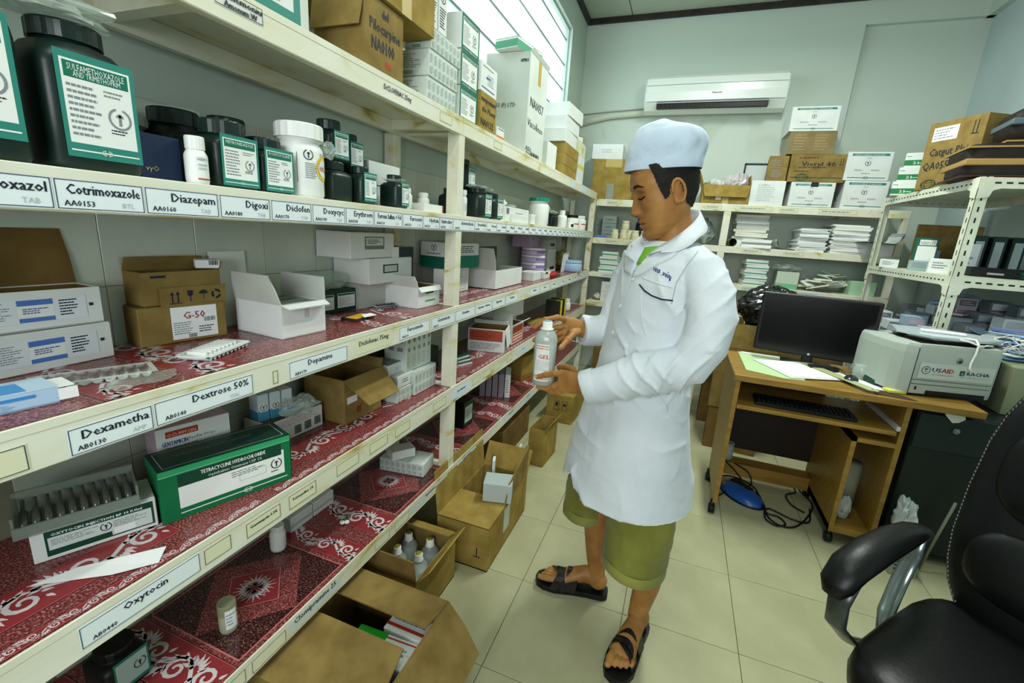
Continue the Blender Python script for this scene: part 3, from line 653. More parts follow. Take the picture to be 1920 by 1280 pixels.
# ================= goods on the left shelving =================
Z5, Z4, Z3, Z2, Z1 = 1.7502, 1.4102, 1.0642, .7272, .3572
LTEAL = flat('#2a7f72', .5)
def pharma(fc, title, col=None, t2=None, band=.78):
    col = col or TEAL
    it = [('r', fc, .0, .0, 1, 1, col), ('r', fc, .07, .12, .93, .9, WHITEP), ('r', fc, .1, band, .9, band + .09, col), ('t', fc, title, .13, band + .02, .06, WHITEP, .7),
          ('g', fc, .1, .2, .5, .7, 9, GREYINK), ('e', fc, .7, .5, .13, INK), ('g', fc, .58, .26, .84, .34, 2, INK), ('r', fc, .1, .05, .9, .065, WHITEP), ('z', fc, .5, .055, .035, WHITEP)]
    return it
def syr(fc, title='DISPOSABLE SYRINGES', sub='20ml'):
    return [('r', fc, .1, .86, .92, .94, LTEAL), ('t', fc, title, .16, .875, .045, WHITEP, .66), ('t', fc, sub, .44, .76, .055, LTEAL), ('e', fc, .48, .6, .09, INK), ('g', fc, .2, .33, .42, .4, 2, GREYINK), ('g', fc, .58, .33, .8, .4, 2, GREYINK),
            ('g', fc, .38, .22, .58, .28, 1, GREYINK), ('r', fc, .08, .09, .92, .115, LTEAL), ('z', fc, .5, .1, .05, LTEAL)]
# --- top board ---
carton('white carton edged in green on the top board, nearest the camera', -.845, .735, Z5, 90, .245, .17, .16, WCARD, [('r', 'F', 0, 0, 1, .2, LTEAL), ('r', 'F', .93, 0, 1, 1, LTEAL), ('r', 'F', 0, .75, 1, 1, LTEAL), ('e', 'F', .72, .5, .16, INK), ('g', 'F', .66, .22, .8, .3, 1, INK), ('g', 'F', .1, .3, .5, .7, 6, GREYINK)])
carton('plain white carton between the green edged carton and the kraft cartons', -.90, .905, Z5, 90, .07, .15, .17, WCARD)
opencarton('kraft carton handwritten Pilocarpine NA0100, under a larger kraft carton', -.83, 1.134, Z5, 90, .168, .16, .172, KRAFT, flaps=[('L', .085, 168, .004)], items=[('t', 'F', 'Pilocarpine', .12, .56, .16, INK, .78, .0015), ('t', 'F', 'NA0100', .16, .30, .19, INK, .58, .0015), ('r', 'F', .52, .12, .66, .21, REDINK), ('t', 'F', 'NAP', .54, .135, .05, KRAFT), ('t', 'F', 'dol', .42, .78, .13, INK, .16, .002)])
carton('large kraft carton lying across the Pilocarpine carton', -.82, 1.22, Z5 + .176, 90, .30, .29, .2, KRAFT2, [('r', 'F', .42, 0, .58, 1, flat('#b9a466', .4)), ('r', 'L', .4, 0, .6, .4, flat('#b9a466', .4))])
def shrinkpack(label, x, y, z, n, pw, d, h, group=None, yaw=90, mat=None):
    """a row of small cartons bundled in film"""
    r = place('shrink_wrapped_pack', label, 'box', x, y, z, yaw, group); g = .0012
    for i in range(n):
        b = MB(); b.box(-n * pw / 2 + i * pw + g / 2, .0015, .0015, -n * pw / 2 + (i + 1) * pw - g / 2, d - .0015, h - .0015, mat or WCARD, bev=.001); o = b.build('small_carton', r)
        p = MB(); decor(p, pw, d, h, [('g', 'F', .15, .5, .85, .85, 5, GREYINK), ('r', 'F', .25, .12, .75, .38, flat('#a9b3ae', .5)), ('g', 'L', .1, .3, .8, .85, 7, GREYINK), ('r', 'L', .3, .08, .6, .22, flat('#6f9a80', .5))]); 
        for v in p.v: v.x += -n * pw / 2 + (i + .5) * pw
        p.build('print', o)
    b = MB(); w = n * pw / 2 + .0012; b.box(-w, -.0012, 0, w, d + .0012, h + .001, SHRINK, bev=.004); b.build('film', r)
    return r
shrinkpack('film-wrapped pack of small white cartons, bottom of the stack by the Pilocarpine carton', -.835, 1.455, Z5, 7, .027, .16, .074)
shrinkpack('film-wrapped pack of small white cartons, second layer of the stack', -.835, 1.463, Z5 + .0765, 7, .027, .15, .078)
shrinkpack('film-wrapped pack of small white cartons, third layer of the stack', -.835, 1.478, Z5 + .157, 7, .028, .10, .062)
for k, (yy, lb) in enumerate([(1.395, 'tall narrow white carton on the film-wrapped stack, nearer the camera'), (1.455, 'tall narrow white carton on the film-wrapped stack, farther from the camera')]):
    carton(lb, -.84, yy, Z5 + .2215, 90, .052, .08, .15, WCARD, [('g', 'F', .12, .1, .88, .5, 8, INK), ('e', 'F', .5, .68, .1, INK), ('g', 'L', .12, .1, .88, .6, 8, INK)])
for k in range(3):
    for j in range(2):
        pos = ['bottom', 'middle', 'top'][k]; side = ['nearer', 'farther'][j]
        if j == 0 and k == 0: continue
        carton('green edged white carton, %s layer of the %s column' % (pos, side) + ' beside the film-wrapped stack', -.84 if j else -.86, 1.66 if j else 1.585 - .0, Z5 + k * .116 + .0005 * k, 90, .145 if j else .0, .12, .113, WCARD, pharma('F', 'CHLORAMPHENICOL EYE', band=.8)) if j else None
carton('green edged white carton topping the nearer green stack', -.96, 1.545, Z5 + .232, 90, .06, .10, .113, WCARD, pharma('F', 'CHLORAMPHENICOL', band=.8))
carton('kraft carton handwritten NA0132, under a white carton', -.83, 1.822, Z5, 90, .155, .16, .14, KRAFT2, [('t', 'F', 'mmponium', .03, .76, .15, INK, .9, .0012), ('t', 'F', 'the Pheny', .1, .5, .15, INK, .85, .0012), ('t', 'F', 'NA0132', .05, .14, .2, INK, .8, .0016)])
carton('white carton with navy stripes on the NA0132 carton', -.832, 1.822, Z5 + .1415, 90, .158, .15, .105, WCARD, [('r', 'F', .1, .86, .75, .88, INK), ('r', 'F', .32, .5, .56, .57, BLUEINK), ('r', 'F', .05, .14, .85, .17, BLUEINK), ('g', 'F', .4, .3, .8, .7, 5, PALEINK)])
carton('small white carton with an orange stripe before the tall white carton', -.832, 1.965, Z5, 90, .085, .08, .05, WCARD, [('r', 'F', 0, 0, 1, .32, flat('#d2762a', .5)), ('r', 'F', .2, .85, .9, .9, INK)])
t = opencarton('tall battered white carton handwritten NA0057 with VICES (P) LTD print', -.835, 2.45, Z5, 90, .30, .235, .47, grain('#c4ccc4', '#d5dbd3', 4, .6, .2, 0, 60, 'soiled_white_card'), KRAFT, flaps=[('R', .07, 60, .01), ('F', .02, 30, .01)], items=[
    ('t', 'L', 'VICES (P) LTD', .10, .475, .042, INK, .62, .0008), ('t', 'L', 'JION)', .10, .425, .030, GREYINK), ('t', 'L', '05 102.', .08, .385, .03, GREYINK),
    ('t', 'F', 'NA0057', .12, .50, .10, INK, .72, .002), ('t', 'F', 'Viscolioso', .04, .30, .08, INK, .85, .0014), ('t', 'F', 'ASSO', .02, .05, .05, INK, .3, .002), ('t', 'F', 'PHARMA', .05, .015, .03, INK, .6, .002), ('k', 'F', .3, .02, .8, .06), ('r', 'F', .45, .76, .6, 1.0, flat('#b59b52', .5)), ('t', 'L', 'APPRO', .78, .9, .035, INK, .18, .002)])
carton('flat green topped carton lying on the tall battered carton', -.86, 2.36, Z5 + .472, 78, .24, .13, .045, WCARD, [('r', 'F', 0, 0, 1, .75, flat('#4e9a78', .5)), ('r', 'L', 0, .1, 1, .8, flat('#4e9a78', .5)), ('r', 'T', 0, 0, 1, 1, flat('#4e9a78', .5))], bev=.001)
for k in range(3):
    carton('plain white carton, %s of the three-high stack on the top board' % ['bottom', 'middle', 'top'][k], -.84 + .01 * (k == 2), 3.24 + .02 * k, Z5 + .213 + k * .0835, 90 - k * 2, .33, .235 + .01 * k, .082, WCARD)
for k in range(3):
    carton('plain brown carton, %s of the three under the white stack' % ['bottom', 'middle', 'top'][k], -.835, 3.26 + .01 * k, Z5 + k * .0705, 90, .38, .14, .0695, KRAFT2)
carton('small white carton in front of the brown stack on the top board', -.85, 2.84, Z5, 90, .2, .11, .15, WCARD)
carton('yellow striped white carton beyond the brown stack', -.84, 3.62, Z5, 90, .2, .12, .2, WCARD, [('r', 'F', 0, .55, 1, .7, flat('#d8cf6a', .5)), ('r', 'L', 0, .55, 1, .7, flat('#d8cf6a', .5))])
carton('pale yellow carton standing on the yellow striped carton', -.845, 3.64, Z5 + .2015, 92, .24, .13, .1, flat('#d9dab4', .6), [('e', 'F', .5, .5, .2, GREYINK)])
carton('kraft carton with a white label above the pink striped carton', -.93, 3.80, Z5 + .305, 60, .14, .12, .09, KRAFT2, [('r', 'F', .08, .1, .92, .9, WHITEP), ('g', 'F', .2, .3, .8, .7, 4, INK)])
carton('white carton with a pink stripe under the small kraft carton', -.92, 3.80, Z5, 60, .14, .14, .302, WCARD, [('r', 'F', 0, .74, 1, .95, flat('#c8307e', .5)), ('r', 'F', .0, .2, 1, .5, flat('#d9d9a8', .5))])

# --- fourth board: jars and bottles ---
def jarlabel(title, x0=.1, x1=.9, y0=.08, y1=.72, sub=None):
    u = lambda a: x0 + (x1 - x0) * a; v = lambda a: y0 + (y1 - y0) * a
    it = [('r', 'F', x0, y0, x1, y1, LTEAL), ('r', 'F', u(.06), v(.14), u(.94), v(.93), WHITEP), ('r', 'F', u(.09), v(.76), u(.91), v(.91), TEAL), ('t', 'F', title, u(.14), v(.83), .05 * (y1 - y0) * 1.3, WHITEP, .72 * (x1 - x0))]
    if sub: it.append(('t', 'F', sub, u(.2), v(.775), .05 * (y1 - y0) * 1.1, WHITEP, .6 * (x1 - x0)))
    it += [('g', 'F', u(.1), v(.2), u(.5), v(.72), 9, GREYINK), ('g', 'F', u(.56), v(.64), u(.88), v(.72), 2, GREYINK), ('e', 'F', u(.74), v(.45), .085 * (y1 - y0) * 1.3, GREYINK), ('g', 'F', u(.6), v(.28), u(.88), v(.34), 2, INK), ('r', 'F', u(.05), v(.06), u(.95), v(.075), WHITEP), ('z', 'F', u(.5), v(.07), .03 * (y1 - y0), WHITEP)]
    return it
jar('large dark green jar cut by the left edge, white and green label', -.885, .315, Z4, .125, .11, .225, lidr=.045, lidh=.03, items=jarlabel('SULFAMETHOXAZOLE', .08, .9, .12, .78, 'AND TRIMETHOPRIM'))
jar('large dark green sulfamethoxazole jar under a crumpled clear bag', -.888, .452, Z4, .118, .11, .20, lidr=.042, lidh=.024, items=jarlabel('SULFAMETHOXAZOLE', .12, .93, .09, .78, 'AND TRIMETHOPRIM'))
def crumple(name, label, cat, loc, size, mat, seed, rz=0, n=26, amp=.35, parent=None, flatb=True):
    rr = random.Random(seed); off = Vector((rr.uniform(0, 50), rr.uniform(0, 50), rr.uniform(0, 50)))
    b = MB(); b.ell((0, 0, 0), (1, 1, 1), mat, n=n, rings=n * 2 // 3)
    for v in b.v:
        k = noise.noise(v * 1.6 + off) * amp + abs(noise.noise(v * 4 + off)) * amp * .7 + noise.noise(v * 9 + off) * amp * .3
        v *= (.85 + k); v.x *= size[0]; v.y *= size[1]; v.z *= size[2]
        v.z += size[2] * .8
        if flatb and v.z < .002: v.z = .002 + .0005 * rr.random()
    b.sm = [False] * len(b.sm)
    o = b.build(name, parent, loc, rz)
    if label: tag(o, label, cat)
    return o
FILM2 = clear('crumpled_film', '#cfdcd4', .38, .14)
crumple('plastic_bag', 'crumpled clear plastic bag draped over the large jar', 'bag', (-.868, .415, Z4 + .197), (.05, .085, .022), FILM2, 3)
carton('dark blue carton between the large jar and the diazepam bottle', -.87, .555, Z4, 90, .07, .06, .075, flat('#15294a', .5), [('t', 'F', 'vyO', .12, .2, .12, flat('#b9a97a', .5), .3)])
jar('small white diazepam bottle between the blue carton and dark jars', -.850, .602, Z4, .037, .037, .082, mat=WHITEP, lidr=.0155, lidh=.022, round_=True, items=[('t', 'F', 'DIAZEPAM CPO', .22, .5, .06, BLUEINK, .55), ('g', 'F', .25, .3, .75, .45, 2, PALEINK), ('r', 'F', .2, .1, .8, .13, REDINK)], name='bottle', cat='bottle')
jar('dark green jar with a white label right of the diazepam bottle', -.885, .683, Z4, .098, .09, .125, lidr=.040, lidh=.026, items=jarlabel('METRONIDAZOLE', .1, .92, .04, .78))
jar('dark green doxycycline jar against the white tub', -.885, .778, Z4, .086, .085, .112, lidr=.034, lidh=.024, items=jarlabel('DOXYCYCLINE', .08, .95, .04, .82))
e = jar('tall white tub with an orange sun sticker and dark jars around', -.882, .876, Z4, .102, .102, .162, mat=WHITEP, lidr=.053, lidh=.032, round_=True, items=[('e', 'F', .28, .58, .07, INK), ('g', 'F', .2, .26, .5, .48, 8, GREYINK), ('t', 'F', 'ES 2787', .6, .58, .045, BLUEINK, .26), ('r', 'F', .78, .17, .98, .195, REDINK), ('r', 'F', .03, .2, .04, .6, INK)], name='tub')
b = MB(); R0 = .0522
for (rr, mt, of) in ((.028, flat('#e8c21f', .5), 0), (.021, WHITEP, .0004)):
    P = [(0, 0)] + [(rr * math.cos(2 * PI * i / 28), rr * math.sin(2 * PI * i / 28)) for i in range(28)]
    vs = [((R0 + of) * math.sin((p[0]) / R0), -(R0 + of) * math.cos((p[0]) / R0), .068 + p[1]) for p in P]
    b.add(vs, [(0, 1 + i, 1 + (i + 1) % 28) for i in range(28)], mt)
o = b.build('round_sticker', e); o.rotation_euler = (0, 0, .45)
q = MB(); text(q, 'US. A.', Vector((-.017, 0, .062)), Vector((1, 0, 0)), Vector((0, 0, 1)), Vector((0, -1, 0)), 0, 0, .011, REDINK, width=.034, bold=.001)
for p_ in q.v: a = p_.x / R0; p_.x, p_.y = (R0 + .0008) * math.sin(a), -(R0 + .0008) * math.cos(a)
q.build('sticker_lettering', o)
jar('dark jar with printed white label standing behind the doxycycline jar', -1.02, .80, Z4, .09, .09, .16, lidr=.038, lidh=.026, items=[('o', 'F', .1, .1, .9, .7, WHITEP, .001), ('t', 'F', 'ERYTHROMYCIN', .14, .6, .06, WHITEP, .7), ('g', 'F', .15, .15, .8, .5, 8, GREYINK)])
jar('dark jar with a wide lid standing behind the metronidazole jar', -1.03, .69, Z4, .10, .1, .15, lidr=.045, lidh=.03)
jar('pale lidded tub at the wall behind the blue carton', -1.06, .60, Z4, .1, .1, .125, mat=flat('#7f8573', .5), lidr=.05, lidh=.02, lidmat=flat('#aab0a4', .4), round_=True, name='tub')
jar('white lidded tub at the wall behind the dark jars', -1.07, .72, Z4, .1, .1, .16, mat=WHITEP, lidr=.05, lidh=.02, round_=True, name='tub')
jar('dark square jar right behind the white tub, lower', -.90, 1.0, Z4, .08, .08, .10, lidr=.03, lidh=.02)
jar('dark jar on top of other jars, right of the white tub', -.93, 1.025, Z4 + .101, .075, .075, .105, lidr=.03, lidh=.024, items=jarlabel('AMOXICILLIN', .2, .95, .1, .75))
jar('dark green bottle with white label below the stacked jars', -.88, 1.085, Z4, .068, .07, .10, lidr=.024, lidh=.018, items=jarlabel('ERYTHROMYCIN', .12, .95, .08, .85))
jar('dark jar stacked at the back right of the white tub', -.95, 1.115, Z4 + .09, .07, .07, .10, lidr=.03, lidh=.02, items=jarlabel('TETRACYCLINE', .15, .95, .1, .8))
jar('dark square jar supporting the stacked jar at the back', -.965, 1.115, Z4, .08, .08, .088, lidr=.03, lidh=.012)
jar('dark green bottle with plastic scraps round its neck, before a white carton', -.872, 1.235, Z4, .066, .07, .098, lidr=.022, lidh=.02, items=jarlabel('FERROUS', .35, .95, .08, .8))
crumple('plastic_scrap', 'crumpled clear scrap round the neck of the dark bottle', 'bag', (-.872, 1.235, Z4 + .076), (.032, .032, .008), FILM2, 5, flatb=False)
crumple('plastic_scrap', 'crumpled clear scrap stuck beside the white tub', 'bag', (-.865, .945, Z4 + .101), (.02, .028, .022), FILM2, 6, flatb=False)
carton('tall white carton behind the dark bottle on the fourth board', -.93, 1.27, Z4, 90, .16, .12, .135, WCARD, [('r', 'F', 0, .48, 1, .5, INK)])
carton('low white carton with red end by the shelf post', -.86, 1.46, Z4, 90, .13, .08, .028, WCARD, [('r', 'F', .95, 0, 1, 1, REDINK)])
jar('white bottle behind the low carton by the shelf post', -.93, 1.385, Z4, .045, .045, .075, mat=WHITEP, lidr=.018, lidh=.015, round_=True, name='bottle', cat='bottle')
jar('white bottle pushed behind the shelf post', -.93, 1.50, Z4, .045, .045, .07, mat=WHITEP, lidr=.018, lidh=.015, round_=True, name='bottle', cat='bottle')
jar('plain white bottle just past the middle post', -.855, 1.655, Z4, .05, .05, .098, mat=WHITEP, lidr=.023, lidh=.018, round_=True, name='bottle', cat='bottle', items=[('g', 'F', .3, .2, .7, .5, 4, PALEINK)])
jar('tall dark jar at the back past the middle post', -.97, 1.80, Z4, .10, .1, .115, lidr=.04, lidh=.02)
jar('dark jar stacked high past the middle post, white label', -.95, 1.83, Z4 + .117, .09, .1, .12, lidr=.036, lidh=.022, items=jarlabel('IBUPROFEN', .2, .95, .1, .75))
jar('dark green square jar with white label, first of a pair past the post', -.878, 1.84, Z4, .13, .1, .125, lidr=.04, lidh=.022, items=jarlabel('MEBENDAZOLE', .42, .97, .06, .82))
jar('dark green square jar with white label, second of a pair past the post', -.88, 1.99, Z4, .12, .1, .118, lidr=.04, lidh=.02, items=jarlabel('METHYLDOPA', .35, .95, .06, .82))
crumple('plastic_scrap', 'crumpled film on the lids of the pair of square jars', 'bag', (-.872, 1.86, Z4 + .118), (.04, .11, .012), FILM2, 8, flatb=False)
carton('slim white carton leaning by the pair of square jars', -.85, 2.09, Z4, 90, .05, .06, .10, WCARD, [('r', 'F', .1, .3, .3, .7, REDINK)])
jar('white paper cup shaped tub behind the flat cartons', -.96, 2.25, Z4, .12, .12, .1, mat=WHITEP, lidr=.062, lidh=.012, round_=True, name='tub')
jar('grey tub beside the white tub behind the flat cartons', -.97, 2.42, Z4, .12, .12, .095, mat=flat('#9aa29c', .5), lidr=.06, lidh=.012, round_=True, name='tub')
carton('white carton with black corner print on the fourth board', -.85, 2.30, Z4, 90, .36, .07, .072, WCARD, [('g', 'F', .4, .3, .8, .7, 3, GREYINK), ('k', 'F', .05, .5, .15, .9)])
carton('pair of small white cartons joined, before the green lidded canister', -.835, 2.30, Z4, 90, .22, .02, .04, WCARD)
carton('cream carton with orange edge before the green lidded canister', -.84, 2.54, Z4, 90, .07, .07, .055, WCARD, [('r', 'L', 0, 0, .12, 1, flat('#d2823a', .5))])
jar('white canister with a green lid and pen marks', -.875, 2.74, Z4, .125, .125, .16, mat=WHITEP, lidr=.064, lidh=.02, lidmat=flat('#12866a', .4), round_=True, name='canister', items=[('t', 'F', 'PV', .58, .45, .2, INK, .3, .0015)])
jar('dark bottle with a torn top beyond the green lidded canister', -.885, 3.02, Z4, .13, .1, .10, lidr=.035, lidh=.02, mat=BLACKP)
crumple('plastic_scrap', 'torn film on the dark bottle beyond the canister', 'bag', (-.88, 3.02, Z4 + .08), (.05, .07, .015), FILM2, 9, flatb=False)
jar('white tub behind the torn dark bottle', -1.0, 3.2, Z4, .12, .12, .14, mat=WHITEP, lidr=.06, lidh=.02, round_=True, name='tub')
jar('slender white bottle between the dark bottle and green bottle', -.85, 3.22, Z4, .07, .07, .12, mat=WHITEP, lidr=.02, lidh=.03, round_=True, name='bottle', cat='bottle')
jar('little white bottle with a green band near the shelf end', -.84, 3.42, Z4, .06, .06, .07, mat=WHITEP, lidr=.026, lidh=.02, round_=True, name='bottle', cat='bottle', items=[('r', 'F', 0, .2, 1, .5, DGREEN)])
jar('white bottle with dark lid and red band, nearer of two', -.88, 3.66, Z4, .11, .11, .11, mat=WHITEP, lidr=.045, lidh=.02, lidmat=BLACKP, round_=True, name='bottle', cat='bottle', items=[('r', 'F', 0, .35, 1, .42, REDINK)])
jar('white bottle with white lid and red band, farther of two', -.875, 3.88, Z4, .12, .12, .115, mat=WHITEP, lidr=.05, lidh=.02, round_=True, name='bottle', cat='bottle', items=[('r', 'F', 0, .38, 1, .45, REDINK)])
jar('dark lidded bottle at the back near the shelf end', -1.0, 3.5, Z4, .1, .1, .12, mat=flat('#2b2a24', .5), lidr=.04, lidh=.02, round_=True, name='bottle', cat='bottle')

# --- third board ---
pb = [('r', 'F', .17, .2, .88, .8, flat('#d9dfe3', .5)), ('g', 'F', .2, .3, .36, .75, 8, GREYINK), ('r', 'F', .4, .22, .64, .78, WHITEP), ('r', 'F', .4, .64, .64, .78, flat('#4c74b8', .5)), ('r', 'F', .4, .22, .64, .33, flat('#4c74b8', .5)), ('g', 'F', .43, .42, .61, .58, 3, BLUEINK), ('g', 'F', .68, .3, .82, .75, 6, INK), ('r', 'F', .9, .5, .93, .58, INK)]
carton('white ampoule carton with a blue panel, lower of two at left', -1.055, .435, Z3, 93, .215, .085, .072, WCARD, pb)
opencarton('opened white ampoule carton with a blue panel, upper of two, dark lid raised', -1.062, .432, Z3 + .0735, 88, .20, .078, .07, WCARD, KRAFTD, flaps=[('B', .105, 4, .01, KRAFTD), ('L', .06, 8, .01, KRAFTD)], items=pb)
ic = lambda u: [('r', 'F', u - .008, .35, u + .002, .72, INK), ('r', 'F', u + .03, .35, u + .04, .72, INK), ('r', 'F', u - .03, .3, u + .06, .34, INK)]
carton('kraft carton with a G-50 label, under the open kraft carton', -1.062, .69, Z3, 80, .18, .078, .086, KRAFT, [('r', 'F', .34, .08, .88, .95, PAPER), ('t', 'F', 'G-50', .48, .62, .2, flat('#9c2f38', .6), .25, .001), ('g', 'F', .36, .2, .6, .55, 6, GREYINK), ('k', 'F', .72, .5, .86, .62), ('k', 'F', .52, .09, .62, .2), ('g', 'F', .65, .2, .85, .4, 3, INK)])
k = opencarton('open kraft carton with arrows, glass, umbrella and recycling marks', -1.068, .70, Z3 + .0875, 86, .168, .072, .075, KRAFT, KRAFTD, flaps=[('B', .03, -20, .003), ('R', .02, 20, .002)], items=[('r', 'F', .1, .83, .28, .9, INK)])
q = MB(); q.box(-.055, -.006, -.004, .092, -.003, .040, KRAFT); fp = q.build('tuck_flap', k); 
q = MB(); O_ = Vector((-.055, -.006, 0)); U_ = Vector((1, 0, 0)); V_ = Vector((0, 0, 1)); N_ = Vector((0, -1, 0))
def icon(q, pts): q.add([O_ + U_ * a + V_ * b_ + N_ * .0005 for a, b_ in pts], [list(range(len(pts)))], INK)
for x0 in (.022, .034):
    icon(q, [(x0, .006), (x0 + .003, .006), (x0 + .003, .024), (x0, .024)]); icon(q, [(x0 - .003, .023), (x0 + .006, .023), (x0 + .0015, .031)])
icon(q, [(.016, .003), (.043, .003), (.043, .005), (.016, .005)])
icon(q, [(.056, .031), (.069, .031), (.068, .02), (.0635, .017), (.0635, .008), (.067, .006), (.058, .006), (.0615, .008), (.0615, .017), (.057, .02)])
icon(q, [(.082, .021)] + [(.092 - .010 * math.cos(PI * i / 8), .021 + .009 * math.sin(PI * i / 8)) for i in range(9)]); icon(q, [(.0913, .008), (.0927, .008), (.0927, .022), (.0913, .022)])
for j in range(3):
    a0 = j * 2 * PI / 3 + .3; pts = [(.122 + r * math.cos(a0 + t), .018 + r * math.sin(a0 + t)) for r, t in ((.012, 0), (.012, .5), (.012, 1.0), (.0125, 1.5), (.006, 1.6), (.0065, 1.0), (.0065, .4), (.0065, 0))]; icon(q, pts)
q.build('shipping_marks', fp)
carton('white paper packet resting on the open kraft carton', -1.075, .765, Z3 + .165, 60, .05, .04, .02, PAPER, [('k', 'F', .55, .4, .95, .95)])
o = MB(); o.box(-.003, -.05, 0, .003, .05, .20, WHITEP); o = o.build('white_board', None, (-1.128, .865, Z3), 0, (0, -.06, 0)); tag(o, 'white cardboard sheet leaning on the wall behind the kraft cartons', 'cardboard')
t = opencarton('open white carton of blister packs with lid turned down in front', -.90, .885, Z3, 86, .135, .17, .086, WCARD, GCARD, flaps=[('F', .026, 108, .006), ('L', .075, 14, .02, GCARD), ('R', .062, 2, .004, GCARD)], items=[('r', 'F', .5, .55, .6, 1, flat('#b9bdbb', .4))])
for k in range(3):
    b = MB(); b.box(-.05, .02 + .045 * k, .078, .05, .06 + .045 * k, .083, flat('#9fa79f', .35)); b.box(-.045, .035 + .045 * k, .083, .045, .042 + .045 * k, .0834, DGREEN); o = b.build('blister_pack'); o.parent = None
    o.matrix_world = Matrix.Translation((-.90, .885, Z3 + .0005)) @ Matrix.Rotation(math.radians(86), 4, 'Z'); tag(o, 'blister pack with a green stripe in the open white carton', 'blister pack', 'blister packs in the open white carton')
def tray(label, x, y, z, yaw, L, Wd, n, mat, group=None):
    r = place('ampoule_tray', label, 'tray', x, y, z, yaw, group); b = MB(); h = .010
    b.box(-L / 2, -Wd / 2, h - .001, L / 2, -Wd / 2 + .006, h, mat); b.box(-L / 2, Wd / 2 - .006, h - .001, L / 2, Wd / 2, h, mat); b.box(-L / 2, -Wd / 2, h - .001, -L / 2 + .008, Wd / 2, h, mat); b.box(L / 2 - .008, -Wd / 2, h - .001, L / 2, Wd / 2, h, mat); b.build('rim', r)
    pw = (L - .016) / n; t = MB(); N_ = 8
    vs = [((-pw / 2 * .96) * math.cos(PI * i / N_), y_, h - .001 - .009 * math.sin(PI * i / N_)) for y_ in (-Wd / 2 + .006, Wd / 2 - .006) for i in range(N_ + 1)]
    t.add(vs, [(i, i + 1, i + N_ + 2, i + N_ + 1) for i in range(N_)] + [list(range(N_ + 1)), list(range(N_ + 1, 2 * N_ + 2))[::-1]], mat, True); tmh = t.mesh('pocket')
    for i in range(n): inst('pocket', tmh, r, (-L / 2 + .008 + pw * (i + .5), 0, 0))
    return r
TRW = flat('#dfe5e2', .3, .5); TRC = clear('clear_tray', '#e3ece8', .45, .12)
tr = tray('clear ampoule tray with empty pockets, beside the blue carton', -.935, .445, Z3 + .0005, 68, .165, .07, 9, TRC)
tr2 = tray('white ampoule tray holding white caps, in front of the G-50 carton', -.93, .66, Z3 + .0005, 110, .155, .075, 10, TRW)
cb = MB(); cb.box(-.005, -.02, 0, .005, .02, .012, WHITEP, bev=.002); cbm = cb.mesh('ampoule')
for i in range(8): inst('ampoule', cbm, tr2, (-.05 + i * .0139, .004, .002))
cr = opencarton('pale blue open ended carton at the left on the third board', -.872, .30, Z3, 82, .125, .065, .026, flat('#a9c4dc', .5), KRAFTD, flaps=[], items=[('r', 'F', 0, .62, .8, .8, flat('#3a86c8', .5)), ('g', 'F', .05, .15, .7, .5, 3, flat('#7aa6cf', .5))])
b = MB(); b.box(-.0625, 0, .0255, .0625, .065, .0275, flat('#b9d2e6', .5)); b.box(-.0625, .002, .0276, .03, .05, .0278, flat('#4a93d0', .5)); b.box(.0625, .0, .024, .082, .05, .0255, PAPER, M=Matrix.Rotation(.0, 4, 'Y')); b.box(.0625, -.001, .004, .085, .0005, .022, PAPER); b.build('lid', cr)
crumple('plastic_wrap', 'flat sheet of clear film lying by the ampoule tray', 'bag', (-.865, .475, Z3 + .0006), (.035, .06, .004), clear('thin_film', '#e5ece8', .14, .1), 12)
b = MB(); b.box(-.028, -.05, 0, .028, .05, .010, flat('#2d2723', .6)); b.box(-.012, -.052, .0101, .028, .035, .0112, flat('#dba81c', .5)); o = b.build('leaflet', None, (-.935, 1.135, Z3 + .0002), .12); tag(o, 'yellow and dark leaflet box lying flat on the red liner', 'leaflet')
b = MB(); b.poly([(0, 0, 0), (.055, 0, 0), (.05, .02, .004), (.008, .02, .004)], .001, (0, 0, 1), PAPER); o = b.build('paper_tab', None, (-.895, 1.115, Z3 + .0118), 1.5); tag(o, 'folded white tab on the yellow leaflet box', 'paper')
vt = tray('short strip of five small vials before the open white carton', -.985, 1.345, Z3 + .0005, 78, .10, .028, 5, TRC)
cb = MB(); cb.tube([(0, -.009, .006), (0, .009, .006)], .006, flat('#3e4240', .3), 8); cbm = cb.mesh('vial')
for i in range(5): inst('vial', cbm, vt, (-.034 + i * .0168, 0, .003))
for k, (yy, xx) in enumerate(((1.115, -1.05), (1.215, -1.05))):
    carton('dark green carton with a white panel in clear film, %s' % ['left one of the pair', 'right one of the pair'][k], xx, yy, Z3, 86, .095, .07, .075, DGREEN, [('r', 'F', .1, .18, .92, .82, PAPER), ('r', 'F', .12, .72, .9, .8, DGREEN), ('g', 'F', .15, .25, .85, .65, 5, PALEINK)])
crumple('plastic_bag', 'clear plastic bag crumpled over the dark green cartons', 'bag', (-1.075, 1.14, Z3 + .076), (.055, .11, .035), clear('thin_bag', '#dfe8e2', .22, .12), 14)
crumple('plastic_bag', 'clear plastic bag against the wall tiles behind the blister carton', 'bag', (-1.095, .99, Z3), (.03, .12, .05), clear('thin_bag', '#dfe8e2', .22, .12), 15)
opencarton('white carton with its end torn open showing brown inside, by the post', -.882, 1.475, Z3, 88, .145, .20, .078, WCARD, KRAFTD, flaps=[('F', .02, 150, .004), ('L', .04, 10, .012, GCARD), ('B', .05, 5, .02, WCARD)], items=[('r', 'F', .3, .25, .8, .78, flat('#d4ded6', .5)), ('r', 'F', .32, .66, .7, .76, DGREEN), ('r', 'F', .32, .28, .78, .36, flat('#3a9263', .5)), ('g', 'F', .35, .42, .75, .6, 3, PALEINK)])
